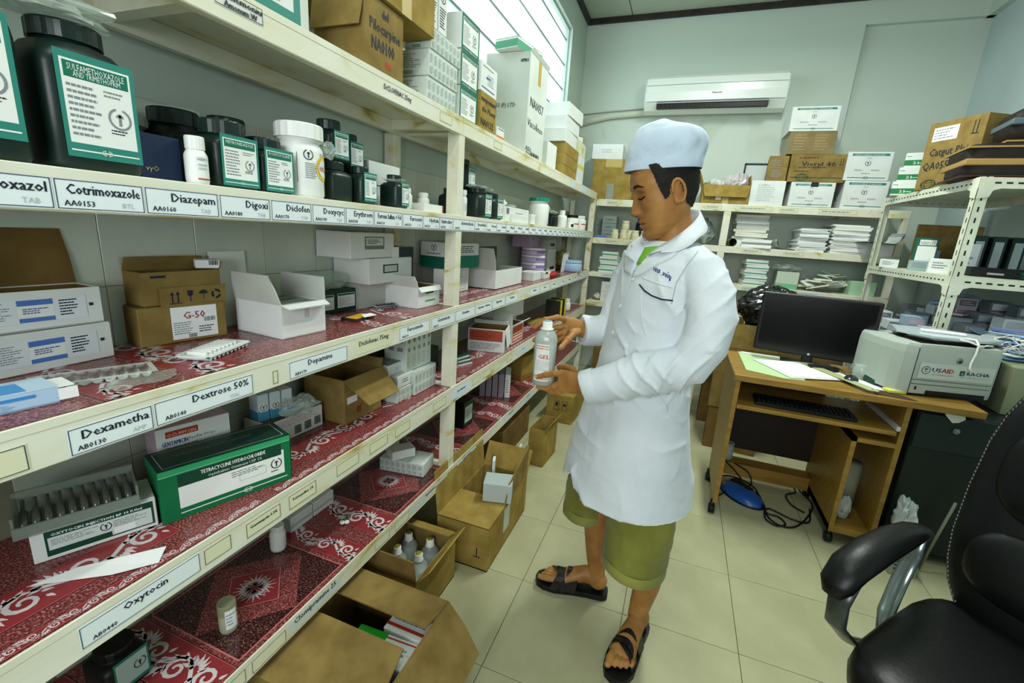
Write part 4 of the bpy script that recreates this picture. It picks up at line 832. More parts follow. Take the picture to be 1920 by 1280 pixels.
carton('grey carton standing at the bottom of the back stack', -1.03, 1.37, Z3, 90, .22, .11, .088, GCARD)
carton('white carton in the middle of the back stack, torn label', -.99, 1.39, Z3 + .0895, 90, .26, .15, .088, WCARD, [('r', 'F', .3, .4, .65, .75, DGREEN), ('r', 'F', .33, .45, .62, .7, GCARD)])
carton('white carton on top of the back stack with a grey label', -1.0, 1.30, Z3 + .179, 90, .235, .14, .085, WCARD, [('r', 'F', .3, .35, .75, .85, flat('#6f7a74', .5)), ('r', 'F', .33, .5, .72, .8, flat('#c9d1cb', .5)), ('g', 'F', .36, .55, .7, .75, 3, INK)])
carton('grey carton with a dark end at the back by the post', -1.0, 1.475, Z3 + .10, 90, .14, .14, .115, GCARD, [('r', 'F', .3, 0, 1, 1, flat('#23343a', .5)), ('r', 'F', .0, 0, .3, 1, WHITEP)])
carton('plain low grey carton beneath the dark ended carton', -1.02, 1.485, Z3, 90, .12, .12, .098, GCARD)
# beyond the post
carton('white printed carton under the green and white carton', -.985, 1.90, Z3, 90, .24, .06, .114, WCARD, [('o', 'F', .12, .1, .88, .9, flat('#9fb3ad', .5), .002), ('r', 'F', .4, .5, .6, .56, BLUEINK), ('g', 'F', .2, .6, .8, .8, 3, PALEINK), ('g', 'F', .3, .25, .7, .4, 3, PALEINK)])
carton('green and white carton standing on the white printed carton', -.97, 1.93, Z3 + .1155, 84, .27, .15, .115, WCARD, [('r', 'F', 0, 0, 1, .5, flat('#0f7a62', .5)), ('g', 'F', .08, .6, .9, .9, 4, INK), ('r', 'L', 0, 0, 1, .45, flat('#0e5f4c', .5)), ('t', 'L', 'NORVIT', .25, .52, .08, INK, .5, .001), ('e', 'L', .5, .8, .13, INK)])
opencarton('long open white carton with its flaps up beyond the post', -.885, 2.33, Z3, 90, .40, .17, .098, WCARD, GCARD, flaps=[('L', .11, -2, .02, GCARD), ('B', .11, -6, .03, flat('#4a4a44', .7))])
for k in range(4):
    b = MB(); zz = Z3 + k * .05; jar('violet and white round container, layer %s of the violet stack' % ['one', 'two', 'three', 'four'][k], -.98, 3.02, zz, .17, .17, .049, mat=flat('#b9a9c4', .4), lidr=.084, lidh=.014, lidmat=flat('#d9d3e0', .4), round_=True, name='container', items=[('r', 'F', 0, .3, 1, .6, flat('#7f63a0', .4))])
carton('mauve carton above the violet containers, touching the board above', -.97, 2.98, Z3 + .2015, 90, .2, .12, .078, flat('#9c86a0', .5))
carton('mauve carton hanging just behind the violet stack', -1.02, 3.24, Z3 + .0, 90, .16, .1, .27, flat('#8b7a90', .5))
carton('small white carton beside the violet stack', -.87, 2.80, Z3, 90, .16, .09, .055, WCARD)
carton('small white carton with a torn dark hole beside the red bottle', -.855, 2.99, Z3, 90, .14, .08, .045, WCARD, [('r', 'F', .1, .7, .5, 1, INK)])
carton('white carton with a black print, lower of the far pair', -.99, 3.55, Z3, 90, .26, .14, .095, WCARD, [('r', 'F', .3, .2, .8, .45, INK)])
carton('white carton, upper of the far pair', -.99, 3.53, Z3 + .0955, 90, .24, .14, .085, WCARD)
carton('grey carton with black print near the ceiling of the third bay', -1.0, 3.55, Z3 + .1815, 90, .24, .14, .075, GCARD, [('r', 'F', .3, .3, .8, .6, INK)])
b = MB(); b.box(-.004, -.08, 0, .004, .08, .16, WHITEP); o = b.build('white_board', None, (-.93, 3.72, Z3), 0, (.12, .1, 0)); tag(o, 'thin white card leaning beside the pale blue jar', 'cardboard')
jar('pale blue lidded jar near the end of the third board', -.87, 3.78, Z3, .16, .16, .095, mat=flat('#9db9d6', .35), lidr=.075, lidh=.02, round_=True)
b = MB(); b.tube([(-.0, -.08, .018), (0, -.06, .02), (0, .06, .02), (0, .1, .012)], [.012, .018, .018, .006], flat('#b02a22', .35), 12); o = b.build('red_tube', None, (-.855, 3.12, Z3), .1); tag(o, 'red tube lying on the third board by the metal cap', 'tube')
b = MB(); b.lathe([(.02, 0), (.026, .004), (.02, .012), (.012, .02), (.018, .03), (.018, .045)], flat('#c9c2a8', .25, .5, .6), 16); o = b.build('metal_stopper', None, (-.90, 3.05, Z3)); tag(o, 'small pale metal cap behind the red tube', 'cap')
crumple('plastic_bag', 'olive plastic bag behind the pale blue jar', 'bag', (-1.03, 4.02, Z3), (.08, .16, .09), flat('#8b8850', .35, .5), 21)

# --- second board ---
carton('green tetracycline hydrochloride eye ointment carton on the red liner', -.883, .636, Z2, 71, .262, .10, .118, flat('#0f7a4c', .4), [
    ('r', 'F', .0, .0, 1, 1, flat('#0b6a40', .4)), ('r', 'F', .12, .2, .94, .72, WHITEP), ('r', 'F', .12, .62, .92, .86, DGREEN), ('t', 'F', 'TETRACYCLINE HYDROCHLORIDE', .28, .75, .08, WHITEP, .5, .0006), ('t', 'F', 'Ophthalmic Ointment USP 1%', .33, .655, .06, WHITEP, .42), ('g', 'F', .5, .45, .78, .58, 3, GREYINK), ('o', 'F', .56, .34, .78, .5, GREYINK, .0006), ('e', 'F', .87, .46, .11, INK), ('g', 'F', .82, .28, .92, .33, 1, INK), ('r', 'F', .12, .1, .96, .12, WHITEP), ('z', 'F', .62, .11, .05, WHITEP), ('r', 'F', 0, .885, 1, .9, flat('#7ec39c', .4)), ('r', 'F', 0, .9, 1, 1, flat('#2f9a63', .4)),
    ('r', 'T', 0, 0, 1, 1, flat('#173a30', .4)), ('o', 'T', .04, .08, .96, .9, WHITEP, .0008), ('t', 'T', 'TETRACYCLINE HYDROCHLORIDE', .15, .5, .12, flat('#5f7a70', .5), .6), ('r', 'R', 0, 0, 1, 1, flat('#0b6a40', .4))])
ox = carton('white and green oxytocin injection carton under an ampoule tray', -.972, .428, Z2, 66, .178, .09, .066, WCARD, [('r', 'F', .1, .12, .97, .88, DGREEN), ('r', 'F', .12, .16, .95, .84, flat('#c9d2cc', .5)), ('r', 'F', .12, .68, .95, .86, DGREEN), ('t', 'F', 'OXYTOCIN INJECTION BP 10 IU/ml', .15, .72, .08, WHITEP, .72, .0005), ('g', 'F', .14, .42, .5, .62, 4, GREYINK), ('g', 'F', .62, .4, .92, .62, 4, GREYINK), ('e', 'F', .56, .5, .13, INK), ('r', 'F', .12, .16, .6, .3, DGREEN), ('r', 'F', .62, .18, .8, .38, WHITEP)])
at = place('ampoule_tray', 'grey clear ampoule tray of ten ampoules lying on the oxytocin carton', 'tray', -1.0, .418, Z2 + .0665, 66)
TG = clear('grey_tray', '#8f9a90', .55, .2)
b = MB(); b.box(-.085, -.038, 0, .085, .052, .004, TG); b.box(-.085, -.038, .004, .085, -.034, .022, TG); b.box(-.085, .046, .004, .085, .052, .05, TG); b.box(-.085, -.034, .004, -.081, .046, .04, TG); b.box(.081, -.034, .004, .085, .046, .04, TG); b.build('rim', at)
cb = MB(); cb.tube([(0, -.02, 0), (0, .012, .014), (0, .018, .017), (0, .022, .019), (0, .038, .026)], [.0062, .0062, .003, .003, .0028], flat('#4b5044', .2, .6), 8); cbm = cb.mesh('ampoule')
for i in range(10): inst('ampoule', cbm, at, (-.071 + i * .0158, -.004, .012))
b = MB(); b.poly([(0, 0, 0), (.038, .045, .0), (.155, .10, .006), (.168, .062, .002), (.11, .03, .001)], .0006, (0, 0, 1), PAPER); o = b.build('leaflet', None, (-.955, .318, Z2 + .0006), math.radians(22)); tag(o, 'white folded leaflet lying before the oxytocin carton', 'leaflet')
carton('white and pink gentamicin carton behind the tetracycline carton', -1.02, .655, Z2, 74, .15, .08, .155, flat('#cdb3c2', .5), [('r', 'F', 0, .55, 1, 1, WHITEP), ('r', 'F', .12, .84, .55, .94, REDINK), ('t', 'F', 'OCUMYCIN', .14, .855, .05, WHITEP, .38), ('t', 'F', 'GENTAMICIN', .06, .72, .07, BLUEINK, .34, .0008), ('t', 'F', 'Eye/Ear Drops', .42, .74, .05, INK, .36), ('g', 'F', .1, .6, .8, .7, 2, GREYINK), ('g', 'F', .1, .2, .9, .5, 6, flat('#8f6f84', .5))])
b = MB(); 
for i in range(2): b.box(-.03 + i * 0, 0, 0, .03, .05, .075, flat('#c4d2d6', .5))
for k in range(3):
    carton('small blue and white eye drop carton with an eye print', -1.04 + .01 * k, .86 + .032 * k, Z2 + .0725, 76, .03, .05, .078, flat('#cfdde2', .5), [('r', 'F', 0, 0, 1, .4, flat('#3f8fb8', .5)), ('r', 'F', .15, .35, .85, .65, WHITEP), ('e', 'F', .5, .5, .12, INK), ('r', 'L', 0, 0, 1, .35, flat('#3f8fb8', .5))], group='eye drop cartons in the clear bag', name='eye_drop_carton')
crumple('plastic_bag', 'shiny clear bag over the blue eye drop cartons', 'bag', (-1.0, .94, Z2 + .072), (.045, .06, .034), FILM2, 33)
carton('white carton with a row of barcodes under the eye drop bag', -1.005, .94, Z2, 86, .19, .10, .07, WCARD, [('k', 'F', .45, .12, .58, .5), ('k', 'F', .64, .15, .77, .52), ('k', 'F', .83, .17, .96, .55), ('g', 'F', .1, .6, .95, .9, 3, flat('#d0a9a5', .5)), ('r', 'T', 0, 0, 1, 1, flat('#6a5636', .6))])
opencarton('open kraft carton with a torn flap hanging down in front', -.93, 1.15, Z2, 89, .18, .165, .15, KRAFT, KRAFTD, flaps=[('F', .11, 128, .012, KRAFT), ('B', .06, -10, .0, KRAFTD), ('R', .03, 20, .0, KRAFT)], items=[('r', 'F', .06, .45, .32, .6, PAPER), ('r', 'F', .3, .16, .42, .32, flat('#7d3a20', .6))])
shrinkpack('film-wrapped small cartons with torn wrap, lower layer by the open kraft carton', -.895, 1.345, Z2, 4, .028, .13, .052)
carton('white carton with torn film, second layer by the open kraft carton', -.90, 1.35, Z2 + .054, 90, .105, .12, .045, WCARD, [('g', 'F', .3, .3, .7, .7, 2, GREYINK)])
carton('white carton, third layer by the open kraft carton', -.93, 1.33, Z2 + .10, 90, .09, .09, .04, WCARD, [('t', 'F', '15', .5, .3, .3, GREYINK), ('r', 'T', 0, 0, 1, 1, flat('#7f8a84', .5))])
shrinkpack('film-wrapped pack of small white cartons against the post', -.885, 1.468, Z2, 6, .026, .09, .096)
for k, (yy, lb) in enumerate(((1.45, 'tall film-wrapped block of cartons with rows of dark squares'),)):
    r = place('shrink_wrapped_pack', lb, 'box', -.905, yy, Z2 + .099, 88); n_ = 5
    for i in range(n_):
        b = MB(); b.box(-.085 + i * .033, 0, 0, -.085 + i * .033 + .032, .10, .15, WCARD, bev=.001); o = b.build('small_carton', r)
        p = MB(); decor(p, .032, .10, .15, [('r', 'F', .3, .72, .72, .82, flat('#66726c', .5)), ('r', 'F', .3, .5, .72, .6, flat('#66726c', .5)), ('g', 'F', .15, .1, .85, .4, 5, PALEINK), ('r', 'L', .2, .72, .45, .82, flat('#66726c', .5)), ('r', 'L', .6, .72, .85, .82, flat('#66726c', .5)), ('r', 'L', .2, .5, .45, .6, flat('#66726c', .5)), ('r', 'L', .6, .5, .85, .6, flat('#66726c', .5))])
        for v in p.v: v.x += -.085 + i * .033 + .016
        p.build('print', o)
    b = MB(); b.box(-.087, -.002, 0, .082, .102, .152, SHRINK, bev=.004); b.build('film', r)
carton('dark carton behind the film-wrapped block at the back of the second board', -1.03, 1.36, Z2, 90, .22, .1, .2, flat('#2a2f28', .6))
# beyond the post
opencarton('white carton with an orange red panel, open top, beyond the post', -.918, 2.13, Z2, 14, .20, .16, .125, WCARD, KRAFTD, flaps=[('B', .02, -20, .0), ('R', .10, 172, .01, WCARD)], items=[('r', 'F', .03, .48, .93, .95, flat('#a8442a', .5)), ('g', 'F', .1, .6, .8, .85, 3, flat('#7a2e1c', .5)), ('g', 'F', .05, .1, .9, .4, 5, GREYINK), ('r', 'R', .0, .3, .6, .8, flat('#c95c32', .5))])
opencarton('open carton with orange striped side next to the orange carton', -.85, 2.43, Z2, 90, .19, .12, .115, WCARD, KRAFTD, flaps=[('L', .07, -8, .01, GCARD), ('F', .05, 60, .01, PAPER), ('B', .07, 0, .01, GCARD)], items=[('r', 'F', .05, .1, .95, .9, flat('#c9582e', .5)), ('r', 'F', .1, .2, .9, .26, PAPER), ('r', 'F', .1, .35, .9, .41, PAPER), ('r', 'F', .1, .5, .9, .56, PAPER)])
carton('dark green carton with a silver clip at the back past the post', -.985, 1.70, Z2, 90, .08, .08, .11, flat('#1b2b28', .5))
b = MB(); 
for i in range(6): b.tube([(0, i * .012, .02 + .02 * math.cos(t_ * PI / 6)) if 0 else (.02 * math.cos(t_ * PI / 6), i * .012, .024 + .02 * math.sin(t_ * PI / 6)) for t_ in range(13)], .0022, flat('#aeb8b8', .25, .5, .7), 6, cap=False)
o = b.build('wire_spring', None, (-.93, 1.735, Z2 + .001)); tag(o, 'coiled silver wire lying past the post', 'wire')
for k in range(3): carton('flat green and white packet by the wire coil, %s' % ['lowest', 'middle', 'topmost'][k], -.905 - .006 * k, 1.845, Z2 + k * .0155, 68 + 4 * k, .11, .05, .0152, WCARD, [('r', 'F', 0, .75, 1, 1, DGREEN), ('r', 'T', 0, 0, 1, 1, DGREEN)], name='packet')
carton('white open topped carton hung behind the orange carton', -.98, 2.60, Z2 + .20 - .2, 90, .3, .14, .11, WCARD)
carton('white carton standing on the white carton behind the orange carton', -.96, 2.62, Z2 + .1105, 82, .3, .16, .115, WCARD)
for k in range(2): carton('yellow edged dark carton, %s of two beyond the bottle' % ['nearer', 'farther'][k], -.845, 3.42 + k * .135, Z2, 90, .06, .12, .13, flat('#d8c428', .45), [('r', 'L', 0, 0, 1, 1, flat('#23271f', .5)), ('r', 'T', 0, 0, 1, 1, flat('#8a8f3a', .5))])
b = MB(); b.poly([(.0, .0, 0), (.12, -.015, 0), (.2, .0, 0), (.23, .03, 0), (.2, .06, 0), (.12, .055, 0), (.06, .075, 0), (.0, .06, 0), (-.025, .03, 0)], .012, (0, 0, 1), flat('#a08c46', .6)); o = b.build('kraft_insert', None, (-.93, 2.98, Z2 + .003), math.radians(80)); tag(o, 'rounded olive card insert lying beside the yellow edged cartons', 'cardboard')
jar('small white bottle standing beyond the yellow edged cartons', -.90, 3.78, Z2, .09, .09, .10, mat=WHITEP, lidr=.038, lidh=.025, round_=True, name='bottle', cat='bottle')
carton('low dark red carton at the end of the second board', -.93, 3.98, Z2, 90, .25, .1, .05, flat('#5d2326', .5))

# --- lowest board ---
shrinkpack('film-wrapped row of small cartons lying on the lowest board', -.965, 1.42, Z1, 8, .0245, .11, .058, yaw=8)
carton('small grey carton lying on the film-wrapped row', -.965, 1.44, Z1 + .0605, 55, .10, .06, .038, WCARD, [('r', 'T', 0, 0, 1, 1, flat('#b9c0b6', .5))])
jar('white bottle standing on the lowest board under the tetracycline label', -1.05, .885, Z1, .046, .046, .085, mat=WHITEP, lidr=.019, lidh=.018, round_=True, name='bottle', cat='bottle')
jar('little grey capped vial on the red liner of the lowest board', -.925, .622, Z1, .040, .040, .082, mat=flat('#a9ad94', .4), lidr=.0205, lidh=.03, lidmat=flat('#8e9274', .5), round_=True, name='vial', cat='vial', items=[('r', 'F', .05, .2, .7, .85, PAPER), ('g', 'F', .1, .3, .65, .75, 4, GREYINK)])
jar('dark jar with a small white label at the bottom left corner', -1.02, .44, Z1, .09, .09, .10, mat=BLACKP, lidr=.035, lidh=.02, items=[('r', 'F', .18, .1, .9, .85, flat('#1d6b56', .5)), ('r', 'F', .22, .18, .86, .78, flat('#9db3aa', .5)), ('e', 'F', .7, .5, .12, INK)])
for k in range(2): carton('small white carton at the back of the lowest board, %s' % ['nearer', 'farther'][k], -1.07, 1.0 + k * .1, Z1, 90, .095, .05, .052, WCARD, [('r', 'F', 0, .3, 1, .5, PALEINK)])
carton('dark green bottle carton just past the post, lowest board', -.93, 1.97, Z1, 88, .10, .11, .145, BLACKP, [('r', 'F', .05, .08, .98, .95, DGREEN), ('r', 'F', .12, .2, .92, .8, flat('#b9c7c0', .5)), ('g', 'F', .2, .3, .85, .7, 6, GREYINK)])
for k in range(5):
    carton('thin upright carton on the lowest board, %s in its row' % ['leftmost', 'second from left', 'middle', 'fourth from left', 'rightmost, yellow foot'][k], -1.045 + k * .036, 2.40 + k * .014, Z1, 20, .033, .16, .15, WCARD if k == 4 else flat('#8f8290', .5), [('g', 'R', .15, .3, .85, .85, 6, BLUEINK), ('r', 'R', 0, 0, 1, .25, flat('#d8c83a', .5) if k == 4 else flat('#8f8290', .5)), ('g', 'F', .2, .2, .8, .8, 6, GREYINK)])
carton('kraft carton with brown stripes on the lowest board', -.90, 2.86, Z1, 78, .19, .14, .18, KRAFT2, [('r', 'F', 0, .06, 1, .14, flat('#8a4a1e', .5)), ('r', 'F', 0, .2, 1, .24, flat('#8a4a1e', .5)), ('r', 'L', 0, .06, 1, .14, flat('#8a4a1e', .5)), ('r', 'L', 0, .2, 1, .24, flat('#8a4a1e', .5))])
b = MB(); b.ell((0, 0, 0), (.009, .009, .006), WHITEP); m_ = b.mesh('tablet')
for k in range(2): o = inst('tablet', m_, None, (-.955 + .012 * k, 1.06 + .008 * k, Z1 + .008)); tag(o, 'white tablet lying on the ornamental band of the lowest board', 'tablet', 'loose tablets on the lowest board')
# ================= cartons on the floor under and beside the shelving =================
o = opencarton('open kraft carton of medicine boxes nearest the camera on the floor', -.695, .62, .001, 0, .35, .40, .25, KRAFT, KRAFTD, flaps=[('B', .115, -88, .012), ('F', .205, -88, .03), ('R', .16, 128, .04)], th=.005)
meds = [(-.60, .87, 'green'), (-.60, .80, 'white'), (-.60, .735, 'green'), (-.67, .86, 'white'), (-.67, .79, 'green')]
for k in range(4):
    carton('green and white medicine box inside the near open carton, %s layer' % ['bottom', 'second', 'third', 'top'][k], -.64, .80 + .004 * (k % 2), .007 + k * .048, 3 * (k % 2), .19, .09, .047, WCARD, [('r', 'F', 0, 0, .5, 1, DGREEN), ('r', 'T', 0, .3, .5, 1, flat('#1e9a2a', .4)), ('r', 'T', .0, 0, .5, .3, DGREEN), ('g', 'T', .55, .2, .95, .7, 3, GREYINK), ('r', 'T', .5, .85, 1, .9, REDINK)], name='medicine_box')
carton('white medicine box with a dark stripe at the back of the near carton', -.60, .90, .007, 0, .14, .07, .20, WCARD, [('r', 'T', 0, .2, 1, .35, REDINK), ('g', 'T', .1, .5, .9, .9, 3, GREYINK), ('r', 'F', 0, .8, 1, .9, INK)], name='medicine_box')
carton('dark slatted medicine box at the near end of the near carton', -.60, .715, .007, 0, .13, .065, .17, flat('#20302a', .6), name='medicine_box')
opencarton('open kraft carton of clear fluid bottles on the floor by the post', -.79, 1.088, .001, 0, .222, .285, .20, KRAFT2, KRAFT, flaps=[('B', .055, -70, .004), ('R', .065, 42, .012), ('L', .06, 8, .0, KRAFTD), ('F', .085, 5, .006, KRAFTD)], th=.005)
GLS = clear('bottle_plastic', '#dfe9e4', .34, .08)
def fluidbottle(label, x, y, z, h=.17, r=.036, group=None):
    o = place('fluid_bottle', label, 'bottle', x, y, z, 0, group)
    b = MB(); b.lathe([(r * .9, 0), (r, .006), (r, h * .62), (r * .92, h * .72), (r * .45, h * .83), (r * .4, h * .85)], GLS, 20); b.build('body', o)
    b = MB(); b.lathe([(r * .5, h * .84), (r * .52, h * .86), (r * .42, h * .88), (r * .42, h), (r * .36, h + .002)], WHITEP, 20); c = b.build('cap', o)
    b = MB(); b.lathe([(r * .33, h + .0021), (r * .33, h + .004), (r * .2, h + .0045)], flat('#a9a447', .3, .5, .5), 16); b.build('seal', c)
    b = MB(); b.lathe([(r * .8, .008), (r * .82, h * .58)], flat('#b9c4c0', .3), 16); b.build('liquid', o)
    return o
capz = [(-.855, 1.155), (-.745, 1.150), (-.855, 1.235), (-.762, 1.238), (-.86, 1.32), (-.765, 1.325)]
for k, (x_, y_) in enumerate(capz):
    fluidbottle('clear white-capped fluid bottle in the floor carton, %s' % ['near left', 'near right', 'middle left', 'middle right', 'far left', 'far right'][k], x_, y_, .0065, group=None)
opencarton('long kraft carton on the floor with one flap closed, past the post', -.685, 1.445, .001, 0, .235, .47, .20, KRAFT2, KRAFT2, flaps=[('F', .21, -90, .0), ('L', .19, 6, .0), ('B', .12, 30, .0)], th=.005, items=[('o', 'R', .1, .2, .1, .2, INK, .001), ('r', 'R', .35, .35, .5, .95, flat('#b9bfae', .6)), ('r', 'F', .72, .28, .86, .3, INK), ('r', 'F', .78, .3, .8, .5, INK)])
b = MB(); b.poly([(0, .17, .0), (0, .46, .0), (.0, .44, .17), (0, .20, .10)], .004, (1, 0, 0), KRAFT); o = b.build('card_flap', None, (-.572, 1.445, .202), 0, (0, .05, 0)); tag(o, 'big kraft flap sticking up from the long floor carton', 'cardboard')
carton('pale grey carton leaning open on the long kraft carton', -.61, 1.62, .207, 15, .125, .10, .085, flat('#b5c0c0', .6), [('r', 'T', 0, 0, 1, 1, flat('#a9b4b4', .6))])
b = MB(); b.box(0, 0, 0, .004, .05, .12, DGREEN); b.box(.004, .002, 0, .016, .048, .11, WHITEP); o = b.build('packet', None, (-.70, 1.76, .207), .3); tag(o, 'upright green and white packet behind the pale grey carton', 'box')
opencarton('narrow kraft carton standing on the floor beyond the long carton', -.66, 2.362, .001, -4, .10, .23, .235, KRAFT2, KRAFT2, flaps=[('R', .04, 30, .01)], items=[])
carton('kraft carton with glass and umbrella symbols far under the shelving', -.70, 3.05, .001, -3, .20, .40, .215, KRAFT2, [('o', 'F', .3, .45, .5, .8, INK, .003), ('o', 'F', .6, .45, .8, .8, INK, .003), ('r', 'F', .35, .6, .45, .75, INK), ('r', 'F', .65, .62, .75, .72, INK)])
carton('kraft carton deep under the shelving past the middle post', -.95, 2.3, .001, 0, .2, .5, .2, KRAFTD); carton('kraft carton deep under the lowest board near the camera', -1.02, .75, .001, 0, .2, .5, .22, KRAFTD)
b = MB(); b.tube([(0, 0, 0), (.09, .02, .2)], .006, WHITEP, 8); o = b.build('white_rod', None, (-.78, 2.15, .02)); tag(o, 'thin white rod leaning in the shadow under the shelving', 'rod')

# ================= back wall shelving =================
YS = 4.26
bs = empty('shelving_unit', (0, 0, 0), 0, 'cream-painted wooden shelving along the back wall behind the man', 'shelving')
BL = [(1.64, 1.70), (1.305, 1.36), (1.0, 1.045), (.72, .775)]
for (x0, x1) in ((.262, .318), (1.49, 1.53)):
    b = MB(); b.box(x0, YS, 0, x1, YS + .05, 1.696 if x0 > 1 else 1.64, CREAM, bev=.002); b.build('post', bs)
for x0 in (-.2, .3, 1.485): b = MB(); b.box(x0, YB - .06, 0, x0 + .045, YB - .005, 1.64, CREAM); b.build('rear_post', bs)
for (z0, z1) in BL:
    b = MB(); b.box(-.814, YS - .002, z0, 1.53, YS + .02, z1 - .003, CREAM, bev=.002); b.build('front_rail', bs)
    b = MB(); b.box(-.80, YS, z1 - .015, 1.53, YB - .004, z1, CREAM); b.build('shelf_board', bs)
    b = MB(); b.box(-.80, YB - .06, z0, 1.53, YB - .04, z1 - .016, CREAM); b.build('rear_rail', bs)
def bcard(x0, x1, z0, z1, mat):
    b = MB(); b.box(x0, YS - .003, z0, x1, YS - .0022, z1, mat); o = b.build('label_card', bs)
    p = MB(); decor(p, x1 - x0, .0, z1 - z0, [('g', 'F', .1, .3, .9, .7, 1, GREYINK), ('o', 'F', .03, .1, .97, .9, GREYINK, .0012)])
    for v in p.v: v.x += (x0 + x1) / 2; v.z += z0; v.y += YS - .003
    p.build('lettering', o)
for (x0, x1, l) in [(-.72, -.6, 0), (.11, .24, 0), (.35, .62, 0), (.66, .8, 0), (.93, 1.2, 0), (-.7, -.56, 1), (-.5, -.36, 1), (.45, .6, 1), (.75, .9, 1), (-.7, -.45, 2), (.5, .65, 2), (.9, 1.1, 2)]:
    bcard(x0, x1, BL[l][0] + .012, BL[l][1] - .01, CARDC if (l != 2) else CARDB)
T1 = 1.7004
carton('large kraft carton with grey tape at the left of the back shelving', -.70, 4.29, T1, 2, .36, .34, .345, KRAFT2, [('r', 'F', .38, .0, .56, .4, flat('#8e9287', .4)), ('r', 'F', .3, .8, .7, 1, flat('#b9a466', .4))])
carton('white carton on the large kraft carton at the back', -.77, 4.30, T1 + .3465, 3, .27, .30, .125, WCARD, [('g', 'F', .3, .4, .7, .7, 2, PALEINK)])
ko = opencarton('open kraft carton holding plastic bags, behind the cap of the man', .25, 4.27, T1, 2, .36, .3, .15, KRAFT2, KRAFTD, flaps=[('F', .10, 165, .02), ('L', .12, 20, .02), ('R', .08, -4, .03), ('B', .05, 10, .02)], th=.005, items=[('r', 'F', .3, .2, .42, .45, PAPER), ('r', 'F', .45, 0, .58, .5, flat('#b9a466', .4))])
crumple('plastic_bag', 'white filled plastic bag in the open kraft carton', 'bag', (.17, 4.40, T1 + .06), (.085, .08, .09), flat('#d5d8d6', .4), 41)
crumple('plastic_bag', 'clear bag with pink and blue things in the open kraft carton', 'bag', (.34, 4.42, T1 + .08), (.10, .09, .105), clear('pink_bag', '#e2d7dc', .6, .2), 42)
crumple('wrapped_bundle', 'pink and blue wrapped bundle inside the clear bag', 'bundle', (.30, 4.43, T1 + .07), (.05, .05, .06), flat('#cf6f96', .5), 43)
carton('white carton with a page of small print beside the open kraft carton', .555, 4.27, T1 - .0, 0, .245, .3, .19, WCARD, [('g', 'F', .2, .15, .75, .85, 9, PALEINK), ('t', 'F', 'Loading', .3, .82, .05, TEAL)])
opencarton('white syringe carton with a torn lid notch, 20ml', .865, 4.27, T1, 0, .30, .3, .185, WCARD, KRAFTD, flaps=[('B', .12, -88, .0, WCARD)], items=syr('F') + [('r', 'F', .45, .82, .62, 1, INK)])
for (lb, zz, dx) in (('white syringe carton, lower of two at the right of the back shelving', T1, 0), ('white syringe carton, upper of two at the right of the back shelving', T1 + .206, .02)):
    carton(lb, 1.215 - dx, 4.275, zz, 0, .285, .32, .204, WCARD, syr('F') + [('g', 'L', .3, .3, .8, .7, 6, TEAL)])
carton('kraft syringe carton handwritten Vieryl, under a brown carton', .87, 4.28, T1 + .187, 0, .38, .32, .205, KRAFT, [('t', 'F', 'Vieryl 40', .2, .58, .16, INK, .6, .002), ('g', 'F', .15, .84, .7, .9, 1, INK), ('g', 'F', .15, .5, .75, .56, 1, INK), ('g', 'F', .1, .36, .5, .42, 1, INK), ('r', 'F', .04, .15, .95, .185, flat('#1f5540', .5)), ('z', 'F', .25, .17, .13, flat('#1f5540', .5)), ('r', 'F', .86, .62, .94, .64, INK), ('r', 'F', .88, .64, .89, .86, INK), ('r', 'F', .92, .64, .93, .86, INK), ('g', 'L', .2, .2, .8, .8, 7, GREYINK)])
carton('kraft carton half hidden left of the Vieryl carton', .60, 4.30, T1 + .192, -6, .14, .3, .19, KRAFT, [('g', 'F', .2, .15, .8, .85, 8, GREYINK)])
carton('brown film-wrapped carton on the Vieryl carton', .80, 4.29, T1 + .394, 0, .31, .3, .165, grain('#7b6a42', '#8d7a4e', 10, .3, .5, 0, 60, 'wrapped_brown_card'), [('g', 'F', .1, .15, .45, .9, 6, flat('#9a8a60', .4)), ('g', 'F', .55, .15, .9, .9, 6, flat('#9a8a60', .4))])
carton('white syringe carton topping the brown carton at the back', .785, 4.29, T1 + .5605, 0, .32, .3, .175, WCARD, syr('F', 'DISPOSABLE SYRINGES'))
b = MB(); 
def framep(name, label, x, z, w, h):
    r = place(name, label, 'picture', x, YB - .012, z, 0); q = MB()
    for (a, b_, c, d) in ((-w / 2, 0, w / 2, .012), (-w / 2, h - .012, w / 2, h), (-w / 2, 0, -w / 2 + .012, h), (w / 2 - .012, 0, w / 2, h)): q.box(a, -.008, b_, c, .010, d, INK)
    q.build('frame', r); q = MB(); q.box(-w / 2 + .01, 0, .01, w / 2 - .01, .008, h - .01, flat('#cdd6d2', .3)); q.build('sheet', r)
framep('wall_notice', 'white notice in a thin black frame behind the open kraft carton', .50, 1.78, .22, .30)
